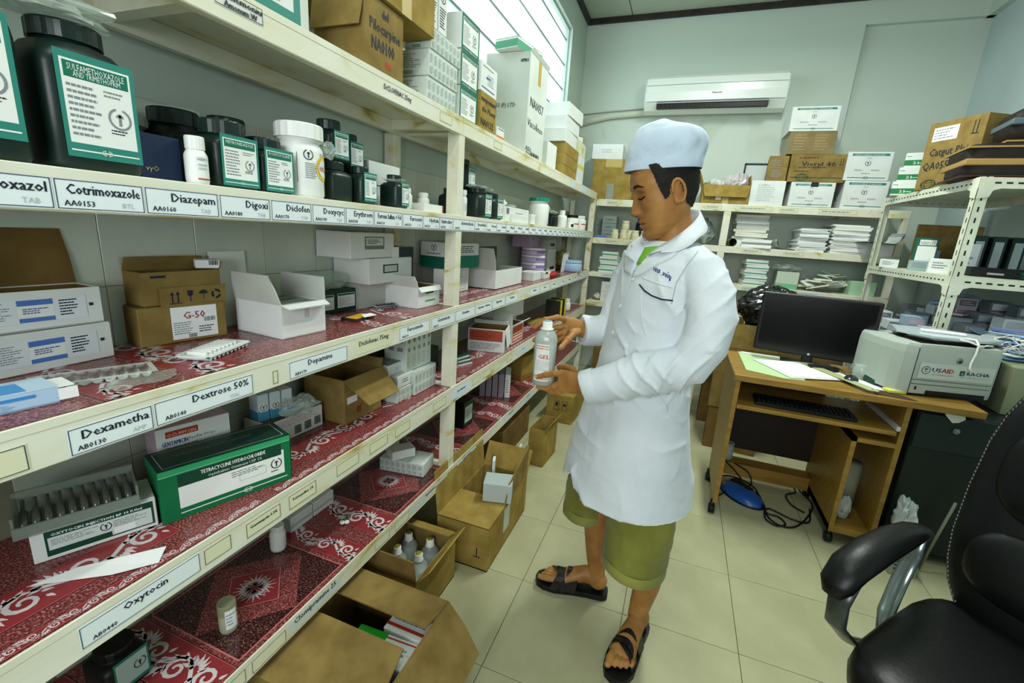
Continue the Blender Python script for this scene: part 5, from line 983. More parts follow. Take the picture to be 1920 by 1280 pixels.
# second board
T2 = 1.3604
for k in range(3):
    carton('grey carton on the second board, %s of the stack by the corner' % ['bottom', 'middle', 'top'][k], -.685, 4.30, T2 + k * .0665, 0, .125, .13, .065, flat('#7f8d87', .6), [('t', 'F', 'THERMO', .2, .4, .2, INK, .6)])
for k in range(3): carton('dim grey carton at the corner post, %s' % ['bottom', 'middle', 'top'][k], -.79, 4.36, T2 + k * .056, 0, .08, .13, .055, flat('#6c7973', .6))
carton('small blue carton lying before the grey stack', -.74, 4.262, T2 - .0, 4, .09, .03, .022, flat('#4f77b4', .5))
jl = dict(mat=grain('#cfcaa8', '#e0dcc0', 9, .5, .3, 0, 60, 'cream_jar'), round_=True, name='jar')
for k, x_ in enumerate((-.625, -.545, -.50, -.44, -.36)):
    jar('cream coloured jar on the second back board, %s in the row' % ['first', 'second', 'third', 'fourth', 'last'][k], x_, 4.315 + (.05 if k == 2 else 0), T2, .068, .068, .082, lidr=.03, lidh=.02, **jl)
jar('cream coloured jar standing on top of the row of jars', -.54, 4.35, T2 + .0825, .07, .07, .08, lidr=.032, lidh=.02, **jl); jar('dark bottle behind the cream jars beside the face', -.41, 4.45, T2, .1, .1, .2, mat=flat('#101c24', .4), lidr=.035, lidh=.03, round_=True, name='bottle', cat='bottle')
def paperstack(label, x, y, z, w, d, n, th, seed, yaw=0):
    r = place('paper_stack', label, 'papers', x, y, z, yaw); rr = random.Random(seed); zz = 0
    for k in range(n):
        b = MB(); t_ = th * rr.uniform(.6, 1.4); dx, dy, a = rr.uniform(-.012, .012), rr.uniform(-.015, .015), rr.uniform(-.06, .06)
        M = Matrix.Translation((dx, dy, zz)) @ Matrix.Rotation(a, 4, 'Z')
        b.box(-w / 2, 0, 0, w / 2, d, t_ - .0008, rr.choice([PAPER, PAPER, flat('#d3d8d4', .7), flat('#dcdccb', .7)]), M=M, bev=.001); b.build('bundle', r); zz += t_
    return r
paperstack('tall stack of white paper bundles left of the coiled magazine', .50, 4.37, T2, .25, .28, 15, .0165, 3)
paperstack('tall slumping stack of paper bundles in the middle of the back board', .945, 4.28, T2, .20, .28, 15, .015, 4)
paperstack('tall stack of paper bundles at the right of the back board', 1.19, 4.28, T2, .24, .28, 16, .015, 5)
paperstack('lower loose stack of papers at the front of the back board', .55, 4.262, T2, .22, .1, 5, .014, 9, -12)
def curl(label, x, y, z, yaw, w=.24, r=.05, n=5):
    o = place('magazine', label, 'magazine', x, y, z, yaw)
    for k in range(n):
        b = MB(); P = []; rr_ = r + k * .004
        for i in range(10): a = -PI / 2 - i / 9 * PI * .55; P.append((rr_ * math.cos(a), rr_ * math.sin(a) + rr_))
        vs = [(p[0], yy, p[1] + k * .001) for p in P for yy in (0, w)] ; vs = [(v[0] + .0, v[1], v[2]) for v in vs]
        vs = [(.16, 0, 0 + k * .002), (.16, w, 0 + k * .002)] + vs
        b.add(vs, [(2 * i, 2 * i + 2, 2 * i + 3, 2 * i + 1) for i in range(len(vs) // 2 - 1)], [PAPER, flat('#9aa4a0', .6)][k % 2], True)
        b.build('page_bundle', o)
curl('curling magazine between the stacks of paper bundles', .76, 4.28, T2 + .001, 0); curl('curling grey magazine at the far right end of the board', 1.39, 4.30, T2 + .09, 180)
carton('white box of papers under the curling magazine at the right end', 1.39, 4.28, T2, 0, .19, .3, .085, PAPER)
b = MB(); b.tube([(0, 0, .03), (0, .2, .03)], .032, flat('#6d7050', .6), 16, cap=False); b.tube([(0, .0, .03), (0, .2, .03)], .022, flat('#2b2d22', .6), 16, cap=False); o = b.build('rolled_magazine', None, (.37, 4.262, T2 + .003), .2); tag(o, 'rolled olive magazine at the foot of the left paper stack', 'magazine')
crumple('plastic_bag', 'pale plastic bag in shade left of the shelf post', 'bag', (.15, 4.45, T2), (.09, .1, .12), flat('#7f8a84', .4), 44)
# third board
T3 = 1.0454
for k in range(4):
    carton('white green-striped packet on the third back board, %s of the left stack' % ['bottom', 'second', 'third', 'top'][k], -.655 + .012 * (k % 2), 4.29, T3 + k * .048, 3 * (k % 2) - 4 * (k == 3), .165 - .02 * (k == 3), .16, .047, WCARD, [('r', 'F', 0, .35, 1, .6, flat('#3a9a72', .5))], name='packet')
crumple('plastic_bag', 'olive tinted plastic bag behind the green-striped packets', 'bag', (-.52, 4.48, T3), (.12, .12, .12), FILM2, 46)
for k in range(5):
    carton('white green-edged packet, %s of the stack above the black sack' % ['bottom', 'second', 'third', 'fourth', 'top'][k], .585 + .01 * (k % 2), 4.29, T3 + k * .044, 5 - 4 * (k % 2), .17, .18, .043, WCARD, [('r', 'F', 0, .3, 1, .5, flat('#2f8f68', .5))], name='packet')
carton('green and white carton behind the clear bag, third back board', .83, 4.30, T3, -4, .16, .2, .14, flat('#b9c8b4', .6), [('r', 'F', 0, 0, 1, .3, flat('#6fae86', .5))])
crumple('plastic_bag', 'clear shiny bag on the green and white carton', 'bag', (.82, 4.38, T3 + .14), (.12, .09, .04), FILM2, 47)
rr = random.Random(11)
for k in range(22):
    b = MB(); w_, d_, t_ = rr.uniform(.09, .16), rr.uniform(.06, .11), rr.uniform(.004, .014)
    M = Matrix.Rotation(rr.uniform(-.35, .35), 4, 'X') @ Matrix.Rotation(rr.uniform(-.5, .5), 4, 'Y'); b.box(-w_ / 2, -d_ / 2, -t_ / 2, w_ / 2, d_ / 2, t_ / 2, rr.choice([PAPER, flat('#d9dcc4', .7), flat('#c3d2c4', .7), flat('#e0dfc9', .7)]), M=M, bev=.001)
    o = b.build('booklet', None, (.98 + .030 * (k % 13) + rr.uniform(-.02, .02), 4.35 + rr.uniform(-.04, .12), T3 + .035 + .012 * (k // 2) * (1 - abs((k % 13) - 6) / 9)), rr.uniform(-1.2, 1.2)); o.rotation_euler = (rr.uniform(-.15, .15), rr.uniform(-.15, .15), rr.uniform(-1.2, 1.2))
    tag(o, 'pale booklet in the messy heap on the third back board', 'booklet', 'heap of booklets above the monitor')
carton('pale green folder box at the right of the booklet heap', 1.36, 4.30, T3, 0, .17, .2, .11, flat('#9fc4a0', .6))
# fourth board
T4 = .7754
for k in range(2): carton('white carton on the fourth back board, %s of two' % ['lower', 'upper'][k], -.59, 4.29, T4 + k * .092, 0, .2, .2, .091, WCARD, [('g', 'F', .2, .3, .8, .7, 3, PALEINK)])
crumple('cloth_bundle', 'white crumpled cloth left of the cartons on the fourth back board', 'cloth', (-.72, 4.36, T4), (.05, .07, .04), flat('#c9cdbb', .7), 48)
carton('brown carton under the lowest back board behind the legs of the man', -.45, 4.3, .001, 0, .5, .3, .3, KRAFTD); carton('brown carton on the floor at the far end of the aisle', .0, 4.35, .001, 0, .3, .28, .35, KRAFTD)
# sack and cartons standing before the back shelving
kk = [('white carton, bottom of the stack behind the man', .0, .16), ('white carton, middle of the stack behind the man', .161, .165), ('white carton with a torn flap, top of the stack behind the man', .327, .17)]
for (lb, z_, h_) in kk: carton(lb, .10, 3.60, z_ + .001, -3, .24, .22, h_ - .001, flat('#c5c9b4', .6), [('g', 'F', .2, .4, .7, .6, 1, PALEINK)])
carton('kraft carton on the floor between the white stack and the desk', .40, 3.64, .001, -3, .24, .25, .40, KRAFTD, [('r', 'F', .4, .72, .6, .8, INK), ('g', 'F', .3, .4, .8, .5, 1, INK)])
opencarton('kraft carton with open flaps on the carton beside the desk', .36, 3.60, .4025, -3, .28, .26, .33, KRAFTD, KRAFTD, flaps=[('L', .12, 8, .0), ('B', .1, 5, 0)])
opencarton('open kraft carton behind the desk with a wide flap in front', .47, 3.16, .30, -4, .34, .28, .42, KRAFT, KRAFTD, flaps=[('F', .16, -2, .0, KRAFT), ('L', .12, 10, .0)])
carton('kraft carton supporting the open carton behind the desk', .47, 3.165, .001, -4, .32, .27, .297, KRAFTD)
carton('dark carton stack behind the desk holding the black sack', .80, 3.50, .001, 0, .5, .3, .80, KRAFTD)
SACK = grain('#070808', '#121414', 6, .18, .7, .6, 14, 'black_sack_film')
sk = crumple('rubbish_sack', 'full black shiny plastic sack behind the monitor', 'bag', (.64, 3.62, .802), (.24, .17, .18), SACK, 51, n=48, amp=.16)
crumple('rubbish_sack', 'black plastic bag spilling over right of the big sack', 'bag', (.90, 3.66, .802), (.14, .12, .10), SACK, 52, n=40, amp=.2)

# ================= slotted steel rack on the right =================
RKM = grain('#c9cdb8', '#dcdfcc', 7, .45, .4, .1, 40, 'cream_steel_paint'); RX, RX2, RY, RY2 = 1.27, 1.81, 2.895, 4.03
rk = empty('steel_rack', (0, 0, 0), 0, 'cream slotted angle steel rack by the right wall, loaded with boxes', 'rack')
SLOT = flat('#1a1a16', .8); sl = MB()
for (x, y, sx, sy) in ((RX, RY, 1, 1), (RX, RY2, 1, -1), (RX2, RY, -1, 1), (RX2, RY2, -1, -1)):
    b = MB(); a, c = sorted((x, x + sx * .045)); d, e_ = sorted((y, y + sy * .002)); b.box(a, d, 0, c, e_, 1.762, RKM)
    a, c = sorted((x, x + sx * .002)); d, e_ = sorted((y, y + sy * .045)); b.box(a, d, 0, c, e_, 1.762, RKM); b.build('post', rk)
    for i in range(34):
        zz = .04 + i * .052
        if sy > 0: sl.add([(x + sx * .019, y - .0006, zz), (x + sx * .026, y - .0006, zz), (x + sx * .026, y - .0006, zz + .024), (x + sx * .019, y - .0006, zz + .024)], [(0, 1, 2, 3)], SLOT)
        if sx > 0: sl.add([(x - .0006, y + sy * .019, zz), (x - .0006, y + sy * .026, zz), (x - .0006, y + sy * .026, zz + .024), (x - .0006, y + sy * .019, zz + .024)], [(0, 1, 2, 3)], SLOT)
DK = [1.760, 1.290, .85, .40, .08]
for zt in DK:
    b = MB(); b.box(RX + .003, RY + .003, zt - .004, RX2 - .003, RY2 - .003, zt, RKM); b.build('deck', rk)
    for (x, s_) in ((RX, 0), (RX2 - .002, 0)): b = MB(); b.box(x - .0015 if x == RX else x, RY + .002, zt - .05, x + .0005 if x == RX else x + .002, RY2 - .002, zt - .001, RKM); b.build('side_rail', rk)
    for y_ in (RY - .0015, RY2 - .0005): b = MB(); b.box(RX, y_, zt - .05, RX2, y_ + .002, zt - .001, RKM); b.build('cross_rail', rk)
    for i in range(26):
        y_ = RY + .06 + i * .0405
        for (x_) in (RX - .0022,): sl.add([(x_, y_, zt - .029), (x_, y_ + .018, zt - .029), (x_, y_ + .018, zt - .022), (x_, y_, zt - .022)], [(0, 1, 2, 3)], SLOT)
    for i in range(12):
        x_ = RX + .055 + i * .042; sl.add([(x_, RY - .0022, zt - .029), (x_ + .024, RY - .0022, zt - .029), (x_ + .024, RY - .0022, zt - .021), (x_, RY - .0022, zt - .021)], [(0, 1, 2, 3)], SLOT)
        sl.add([(x_, RY2 - .001, zt - .03), (x_ + .024, RY2 - .001, zt - .03), (x_ + .024, RY2 - .001, zt - .02), (x_, RY2 - .001, zt - .02)], [(0, 1, 2, 3)], PALEINK)
    for (x_, y_, dx, dy) in ((RX, RY, 0, 1), (RX, RY2, 0, -1)):   # corner gussets
        b = MB(); b.poly([(x_ - .002, y_, zt - .05), (x_ - .002, y_ + dy * .085, zt - .05), (x_ - .002, y_ + dy * .055, zt - .06), (x_ - .002, y_ + dy * .047, zt - .09), (x_ - .002, y_, zt - .10)], .0015, (-1, 0, 0), RKM); b.build('gusset', rk)
    b = MB(); b.poly([(RX, RY - .0035, zt - .05), (RX + .085, RY - .0035, zt - .05), (RX + .055, RY - .0035, zt - .06), (RX + .047, RY - .0035, zt - .09), (RX, RY - .0035, zt - .1)], .0015, (0, -1, 0), RKM); b.build('gusset', rk)
o = sl.build('slots', rk); o['kind'] = 'stuff'
BEFORE = set(bpy.data.objects)
R1 = 1.7604
carton('tall kraft carton handwritten Catgut plain on the steel rack', 1.265, 3.26, R1, -62, .30, .24, .37, KRAFT, [('r', 'F', .1, .72, .55, .92, PAPER), ('g', 'F', .13, .74, .5, .9, 4, GREYINK), ('t', 'F', 'Catgut Plain', .12, .5, .12, INK, .75, .0016), ('t', 'F', 'QA0559', .06, .3, .12, INK, .55, .0016), ('r', 'F', .78, .74, .9, .755, INK), ('r', 'F', .8, .755, .815, .93, INK), ('r', 'F', .86, .755, .875, .93, INK), ('z', 'F', .25, .08, .07, DGREEN), ('r', 'F', .35, .06, .9, .075, DGREEN)])
for k in range(3):
    for j in range(2):
        carton('white and green 21-box, %s layer, %s pile on the steel rack' % (['lower', 'middle', 'upper'][k], ['left', 'right'][j]), 1.235 + .0 + j * .125 + k * .018, 3.68 - j * .03, R1 + k * .0885, -18, .12, .13, .088, WCARD, [('r', 'F', 0, .12, 1, .5, flat('#1c7a45', .5)), ('t', 'F', '21', .36, .2, .2, WHITEP, .22, .001), ('g', 'F', .6, .22, .92, .32, 1, WHITEP), ('g', 'F', .05, .72, .3, .8, 1, BLUEINK), ('r', 'L', 0, .12, 1, .5, flat('#1c7a45', .5)), ('t', 'L', '21 Day', .1, .2, .2, WHITEP, .7)])
BAGB = grain('#15100e', '#231a17', 9, .6, .25, .15, 60, 'dark_brown_luggage')
sc = place('suitcase', 'dark brown suitcase with tan straps lying on the steel rack', 'suitcase', 1.50, 2.80, R1, -6)
def softbox(name, x0, y0, z0, x1, y1, z1, mat, par, r=.03):
    b = MB(); cx, cy = (x0 + x1) / 2, (y0 + y1) / 2; w, d = (x1 - x0) / 2, (y1 - y0) / 2; prof = []
    for i in range(5): a = PI / 2 * i / 4; prof.append((1 - (1 - math.sin(a)) * r / w, z0 + r * (1 - math.cos(a))))
    for i in range(5): a = PI / 2 * i / 4; prof.append((1 - (1 - math.cos(a)) * r / w, z1 - r * (1 - math.sin(a))))
    vs = []; n = 40
    for (s_, z_) in prof:
        for k in range(n):
            a = 2 * PI * k / n; c, q = math.cos(a), math.sin(a); c = math.copysign(abs(c) ** .3, c); q = math.copysign(abs(q) ** .3, q); vs.append((cx + w * s_ * c, cy + d * s_ * q, z_))
    fs = [(i * n + k, i * n + (k + 1) % n, (i + 1) * n + (k + 1) % n, (i + 1) * n + k) for i in range(len(prof) - 1) for k in range(n)] + [list(range(n))[::-1], [(len(prof) - 1) * n + k for k in range(n)]]
    b.add(vs, fs, mat, True); return b.build(name, par)
softbox('shell', -.33, 0, .002, .26, .30, .165, BAGB, sc)
TANS = flat('#a3834a', .5)
b = MB(); b.box(-.332, -.003, .062, .05, .302, .092, TANS, bev=.004); b.build('strap', sc)
b = MB(); b.box(-.331, -.002, .142, .1, .301, .15, TANS); b.build('piping', sc); b = MB(); b.box(-.334, -.004, .010, .262, .304, .016, flat('#4a1c16', .5)); b.build('piping', sc)
b = MB(); b.ell((.02, -.004, .10), (.028, .006, .012), BLACKP); b.build('buckle', sc); b = MB(); b.ell((.04, -.004, .045), (.028, .006, .012), BLACKP); b.build('buckle', sc)
sb = place('travel_bag', 'dark soft bag with a grey band lying on the suitcase', 'bag', 1.56, 2.84, R1 + .167, -8)
softbox('shell', -.24, 0, .002, .20, .24, .17, BAGB, sb, .06); b = MB(); b.box(-.242, -.003, .085, .202, .243, .115, flat('#56666c', .5), bev=.004); b.build('band', sb); b = MB(); b.box(-.243, -.004, .008, .203, .244, .016, TANS); b.build('piping', sb)
R2 = 1.2904
def gd(n): return flat(n, .6)
for k, (x_, y_, w_, h_, c_, lb) in enumerate([(1.245, 3.62, .10, .055, '#d9dedb', 'small white carton at the far left of the middle rack deck'), (1.30, 3.30, .13, .06, '#8fa5a2', 'flat grey green carton on the middle rack deck'), (1.27, 3.02, .10, .08, '#dfe3e0', 'white carton with red mark on the middle rack deck'),
        (1.42, 3.58, .12, .13, '#8fa3b5', 'bluish grey carton stack at the wall side of the middle deck'), (1.34, 3.42, .11, .20, '#1d5a4a', 'dark green needle carton on the middle rack deck'), (1.42, 3.12, .08, .17, '#c9d1d4', 'tall leaning white carton behind the rack post')]):
    carton(lb, x_, y_, R2, -20, w_, .12, h_, gd(c_), [('g', 'F', .15, .3, .85, .8, 3, GREYINK)] if k != 4 else [('r', 'F', .15, .12, .95, .75, WHITEP), ('r', 'F', .2, .78, .9, .94, WHITEP), ('t', 'F', 'NEEDLES', .25, .81, .08, DGREEN, .6)])
for k in range(3): 
    r = place('ring_binder', 'dark green ring binder with a grey spine, %s' % ['left of the row', 'middle of the row', 'right of the row'][k], 'binder', 1.50 + k * .085, 3.22, R2, -14 + 4 * k); b = MB(); b.box(-.03, 0, 0, .03, .2, .22, gd('#10302a'), bev=.003); b.build('cover', r); b = MB(); b.box(-.018, -.0012, .03, .018, -.0002, .19, gd('#9fb0b4')); b.build('spine_label', r)
carton('black tray shaped case before the ring binders', 1.50, 2.98, R2, -6, .22, .12, .05, BLACKP, [('r', 'F', .3, .3, .6, .5, PALEINK)]); carton('small white packet at the front right of the middle rack deck', 1.66, 2.86, R2, 0, .1, .08, .04, WHITEP, name='packet')
crumple('green_cloth', 'dark green cloth bundle on the middle rack deck', 'cloth', (1.62, 3.0, R2), (.05, .06, .03), gd('#1c4a38'), 61)
b = MB(); b.box(0, 0, 0, .35, .02, .30, KRAFT); o = b.build('cardboard_sheet', None, (1.42, 3.80, R2 + .0)); tag(o, 'brown cardboard sheet standing at the back of the middle deck', 'cardboard')
R3 = .8504; rr = random.Random(21); cols = ['#8c9ba0', '#6f7f86', '#a9b6bb', '#5c6a72', '#c5cfd2', '#7d7f86', '#b5a9b0', '#94a8b8']
n_ = 0; HT = {}; ORD = ['first', 'second', 'third', 'fourth', 'fifth', 'sixth', 'seventh', 'eighth', 'ninth']
for i in range(9):
    for j in range(5):
        hh = rr.choice([.035, .05, .06]); z_ = R3; 
        nk = rr.choice([3, 4, 5]) if j > 1 else rr.choice([2, 2, 3])
        for k in range(nk):
            c_ = rr.choice(cols); x_ = 1.285 + j * .105 + rr.uniform(-.004, .004); y_ = 2.80 + i * .115 + rr.uniform(-.004, .004); r = carton('small grey blue carton on lower rack deck, %s row back, %s from aisle, %s layer' % (ORD[i], ORD[j], ['bottom', 'second', 'third', 'fourth', 'fifth'][k]), x_, y_, z_, rr.uniform(-2, 2), .098, .098, hh - .001, gd(c_), [('r', 'F', .1, .2, .9, .8, gd(rr.choice(cols))), ('g', 'F', .2, .3, .8, .7, 2, PALEINK)], group='small cartons packed on the lower rack deck', seam=False, name='small_carton'); z_ += hh; n_ += 1; HT[(i, j)] = (x_, y_, z_)
for k in range(14):
    b = MB(); b.box(-.05, -.03, 0, .05, .03, .010, rr.choice([PAPER, gd('#8fb0d0'), gd('#b9a0a8'), gd('#5f8fc4'), PAPER]), M=Matrix.Rotation(rr.uniform(-.12, .12), 4, 'Y'), bev=.001)
    o = b.build('packet', None, (0, 0, 0), rr.uniform(-2, 2)); h_ = HT[(k % 7, k // 4 + (k % 2))]; o.location = (h_[0], h_[1] + .05, h_[2] + .009)
    tag(o, 'loose blue or white packet strewn over the rack cartons behind the printer', 'packet', 'loose packets strewn on the lower rack deck')

for o in set(bpy.data.objects) - BEFORE:   # goods stand on the rack, set back with it
    if o.parent is None: o.location += Vector((.05, .13, 0))
# ================= computer desk =================
WOOD = grain('#7d6026', '#9c7a36', 7, .4, .35, .05, 60, 'light_wood_laminate', stretch=(1, 6, 6), lo=.3, hi=.7)
WOODE = grain('#a17c2c', '#b98f3c', 30, .45, .3, 0, 60, 'wood_edge_band', stretch=(1, 4, 4))
dk = empty('computer_desk', (0, 0, 0), 0, 'light wood computer desk on castors with keyboard tray and cabinet', 'desk')
DX, DX2, DY, DY2, DT = .312, 1.262, 2.31, 2.84, .768
def part(name, par, *a, **k):
    b = MB(); b.box(*a, **k); return b.build(name, par)
part('desktop', dk, DX, DY, DT - .032, DX2, DY2, DT, WOOD, bev=.003)
b = MB(); b.poly([(DX + .012, DY + .005, .07), (DX + .012, DY2 - .12, .07), (DX + .012, DY2 - .02, DT - .033), (DX + .012, DY + .005, DT - .033)], .02, (1, 0, 0), WOOD); b.build('side_panel', dk)
part('side_panel', dk, 1.00, DY + .01, .07, 1.02, DY2 - .03, DT - .033, WOOD); part('side_panel', dk, .835, DY + .005, .07, .855, DY2 - .03, .56, WOOD)
part('cabinet_top', dk, .835, DY + .005, .54, 1.0, DY2 - .03, .56, WOOD); part('cabinet_base', dk, .835, DY + .003, .07, 1.0, DY2 - .03, .10, WOOD)
part('keyboard_tray', dk, .345, DY - .004, .600, .985, DY2 - .12, .618, WOOD, bev=.002)
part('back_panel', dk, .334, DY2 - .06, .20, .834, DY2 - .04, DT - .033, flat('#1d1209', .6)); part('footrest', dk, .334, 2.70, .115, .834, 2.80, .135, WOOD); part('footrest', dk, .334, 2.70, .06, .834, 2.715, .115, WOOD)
part('tray_runner', dk, .333, DY + .01, .62, .345, DY2 - .14, .64, flat('#c4c8c4', .3)); part('tray_runner', dk, .985, DY + .01, .62, .999, DY2 - .14, .64, flat('#c4c8c4', .3))
for (x_, y_) in ((.325, 2.335), (.325, 2.68), (.85, 2.34), (1.0, 2.34), (.85, 2.76), (1.0, 2.76)):
    b = MB(); b.tube([(x_ - .014, y_, .026), (x_ + .014, y_, .026)], .024, BLACKP, 18); b.tube([(x_, y_, .03), (x_, y_, .075)], .012, BLACKP, 10); b.build('castor', dk)
# steel cabinet under the right end
cb_ = empty('drawer_cabinet', (0, 0, 0), 0, 'dark grey steel drawer cabinet under the right end of the desk', 'cabinet'); DG = flat('#17211f', .4)
part('body', cb_, 1.06, 2.36, .05, 1.50, 2.80, .72, DG, bev=.004); dd = part('drawer', cb_, 1.065, 2.352, .55, 1.495, 2.359, .715, flat('#1c2826', .4), bev=.003); b = MB(); b.lathe([(.014, 0), (.014, .006), (.010, .009)], flat('#7d8583', .3, .5, .8), 18, M=Matrix.Translation((1.20, 2.352, .655)) @ Matrix.Rotation(PI / 2, 4, 'X')); b.build('lock', dd)  # cabinet body drawn down to its feet to keep the space below dark
for (x_, y_) in ((1.08, 2.38), (1.47, 2.38), (1.08, 2.77), (1.47, 2.77)): part('leg', cb_, x_, y_, 0, x_ + .025, y_ + .025, .05, DG)
b = MB(); b.poly([(0, 0, 0), (.07, -.004, .0), (.075, -.004, -.018), (.055, -.006, -.035), (.035, -.006, -.04), (.01, -.002, -.015)], .001, (0, -1, 0), PAPER); o = b.build('paper_scrap', None, (1.14, 2.348, .732)); tag(o, 'torn white paper sticking out under the right end of the desktop', 'paper')
crumple('paper_roll', 'crumpled white papers stuffed beside the desk cabinet', 'papers', (1.085, 2.27, .125), (.04, .07, .12), flat('#aab2b4', .6), 71); carton('white printed carton on the floor beside the desk cabinet', 1.10, 2.20, .001, 6, .10, .13, .12, flat('#9aa096', .6), [('g', 'F', .1, .2, .9, .8, 4, INK)])
b = MB(); b.tube([(0, 0, 0), (.06, .02, .34)], .006, flat('#7c8272', .4), 8); o = b.build('metal_rod', None, (1.19, 2.28, .012)); tag(o, 'thin grey rod leaning beside the desk cabinet', 'rod')
# monitor
mo = empty('monitor', (.695, 2.725, DT), math.radians(-8), 'black flat computer monitor on the wooden desk', 'monitor'); SCR = flat('#060708', .18, .5)
part('housing', mo, -.262, -.015, .052, .262, .02, .372, BLACKP, bev=.006); part('screen', mo, -.245, -.0165, .078, .245, -.0145, .358, SCR)
part('neck', mo, -.025, .01, .008, .025, .03, .12, BLACKP, bev=.004); part('base', mo, -.12, -.07, .0005, .12, .09, .010, flat('#191b1b', .25), bev=.004)
b = MB(); b.lathe([(.0065, 0), (.0065, .001)], flat('#b9c0c0', .3), 16, M=Matrix.Translation((0, -.0165, .064)) @ Matrix.Rotation(PI / 2, 4, 'X')); b.build('badge', mo)
part('power_light', mo, .205, -.0166, .060, .215, -.0155, .064, flat('#5a1f24', .4))
ky = empty('keyboard', (.64, DY + .04, .6185), math.radians(-2), 'black keyboard in the shadow of the keyboard tray', 'keyboard'); part('body', ky, -.21, 0, 0, .21, .14, .018, BLACKP, bev=.004)
kb = MB(); kb.box(0, 0, 0, .016, .016, .006, flat('#141516', .4), bev=.002); km = kb.mesh('key')
for i in range(20):
    for j in range(6): inst('key', km, ky, (-.20 + i * .02, .012 + j * .02, .018))
ms = empty('computer_mouse', (.835, 2.50, DT + .001), math.radians(155), 'dark blue black computer mouse by the ruler on the desk', 'mouse'); b = MB(); b.ell((0, 0, .008), (.03, .052, .026), flat('#1b2733', .25, .6)); 
for v in b.v: v.z = max(v.z, 0)
b.build('shell', ms); b = MB(); b.tube([(0, .012, .034), (0, .028, .031)], .003, BLACKP, 8); b.build('wheel', ms)
b = MB(); b.tube([(.835, 2.55, DT + .012), (.82, 2.62, DT + .03), (.80, 2.68, DT + .012), (.77, 2.76, DT + .004)], .0018, BLACKP, 6); o = b.build('mouse_cable'); tag(o, 'thin black mouse cable curving back to the monitor', 'cable')
def sheet(name, label, cat, pts, z, mat, th=.0008, ang=0): b = MB(); b.poly([(p[0], p[1], z) for p in pts], th, (0, 0, 1), mat); o = b.build(name); tag(o, label, cat); return o
sheet('folder', 'pale green worn card folder at the left end of the desk', 'folder', [(.375, 2.83), (.372, 2.42), (.53, 2.36), (.62, 2.38), (.66, 2.80)], DT + .0008, flat('#b4cf9c', .6), .003)
sheet('paper_sheet', 'white sheet poking out behind the green folder', 'paper', [(.39, 2.835), (.395, 2.80), (.64, 2.79), (.63, 2.83)], DT + .005, PAPER)
for k in range(3):
    sheet('paper_sheet', 'white paper of the fanned pile on the green folder, %s' % ['lowest sheet', 'middle sheet', 'top sheet'][k], 'paper', [(.43 + .012 * k, 2.67 - .006 * k), (.665 + .004 * k, 2.74), (.795, 2.475 + .012 * k), (.56 + .008 * k, 2.375 + .01 * k)], DT + .0066 + .002 * k, PAPER)
rl = sheet('ruler', 'long pale green plastic ruler lying across the desk', 'ruler', [(.66, 2.72), (.71, 2.735), (.90, 2.345), (.885, 2.325), (.85, 2.33)], DT + .0145, flat('#a9b07c', .4), .0015)
b = MB(); b.lathe([(.004, 0), (.004, .0004)], INK, 12, M=Matrix.Translation((.873, 2.35, DT + .0162))); b.build('hole', rl)
sheet('paper_sheet', 'white note paper under the mouse', 'paper', [(.73, 2.60), (.83, 2.66), (.985, 2.45), (.93, 2.40), (.86, 2.42)], DT + .0005, PAPER, .0004)
sheet('mouse_mat', 'dark reddish thin mat at the desk edge under the paper', 'mat', [(.88, 2.33), (1.03, 2.32), (.99, 2.39), (.90, 2.43)], DT + .0005, flat('#3f2a22', .6), .0015)
cpx = carton('small yellow and white carton by the glass on the desk', .985, 2.40, DT + .002, 15, .075, .045, .012, flat('#d9d957', .5), [('r', 'T', .3, .1, .95, .9, PAPER)])
tg = empty('tape_dispenser', (.975, 2.54, DT + .001), .3, 'dark green and white desk organiser beside the printer', 'organiser'); part('base', tg, -.06, -.03, 0, .06, .05, .03, flat('#12382f', .4), bev=.005); part('pad', tg, -.055, -.034, .03, .055, .02, .048, PAPER, bev=.002); b = MB(); b.lathe([(.024, -.02), (.024, .02)], BLACKP, 20, M=Matrix.Translation((.066, 0, .025)) @ Matrix.Rotation(PI / 2, 4, 'Y')); b.build('roll', tg)
b = MB(); b.tube([(.0, 0, 0), (.02, .03, .05)], .005, flat('#2fae5c', .4), 8); o = b.build('green_marker', None, (.985, 2.575, DT + .032)); tag(o, 'green pen cap standing up behind the organiser', 'pen')
o = empty('glass_jar', (.90, 2.60, DT + .001), 0, 'clear glass jar standing behind the organiser', 'jar'); b = MB(); b.lathe([(.03, 0), (.034, .01), (.034, .05), (.028, .06), (.03, .07)], clear('jar_glass', '#d5e4dc', .35, .05), 24); b.build('body', o)
b = MB(); b.box(-.07, -.02, 0, .07, .02, .022, BLACKP, bev=.004); o = b.build('stapler', None, (.76, 2.665, DT + .001), .2); tag(o, 'black stapler under the monitor', 'stapler')
# printer
PRW = grain('#a8b3aa', '#b5bfb5', 3, .4, .35, 0, 60, 'printer_plastic'); pr = empty('printer', (1.165, 2.435, DT + .001), math.radians(13), 'grey desktop laser printer with USAID and RACHA sticker', 'printer')
pw, ph, pd = .185, .235, .34
b = MB(); P = []
for i in range(7): a = PI / 2 * i / 6; P.append((-pw + .045 * (1 - math.sin(a)) - .035 * 0, .16 - .16 * math.sin(a) if 0 else 0, 0))
sec = [(-pw - .03, pd), (-pw - .035, .12), (-pw - .028, .06), (-pw - .005, .02), (-pw + .035, .002), (pw - .02, 0), (pw - .004, .008), (pw, .03), (pw, pd)]
vs = []; lev = [(0.012, .985), (.03, 1.0), (ph * .82, 1.0), (ph * .95, .985), (ph, .95)]
for (z_, s_) in lev:
    for (x_, y_) in sec: vs.append((x_ * s_, y_ * s_ + .004 * (1 - s_) * 10, z_))
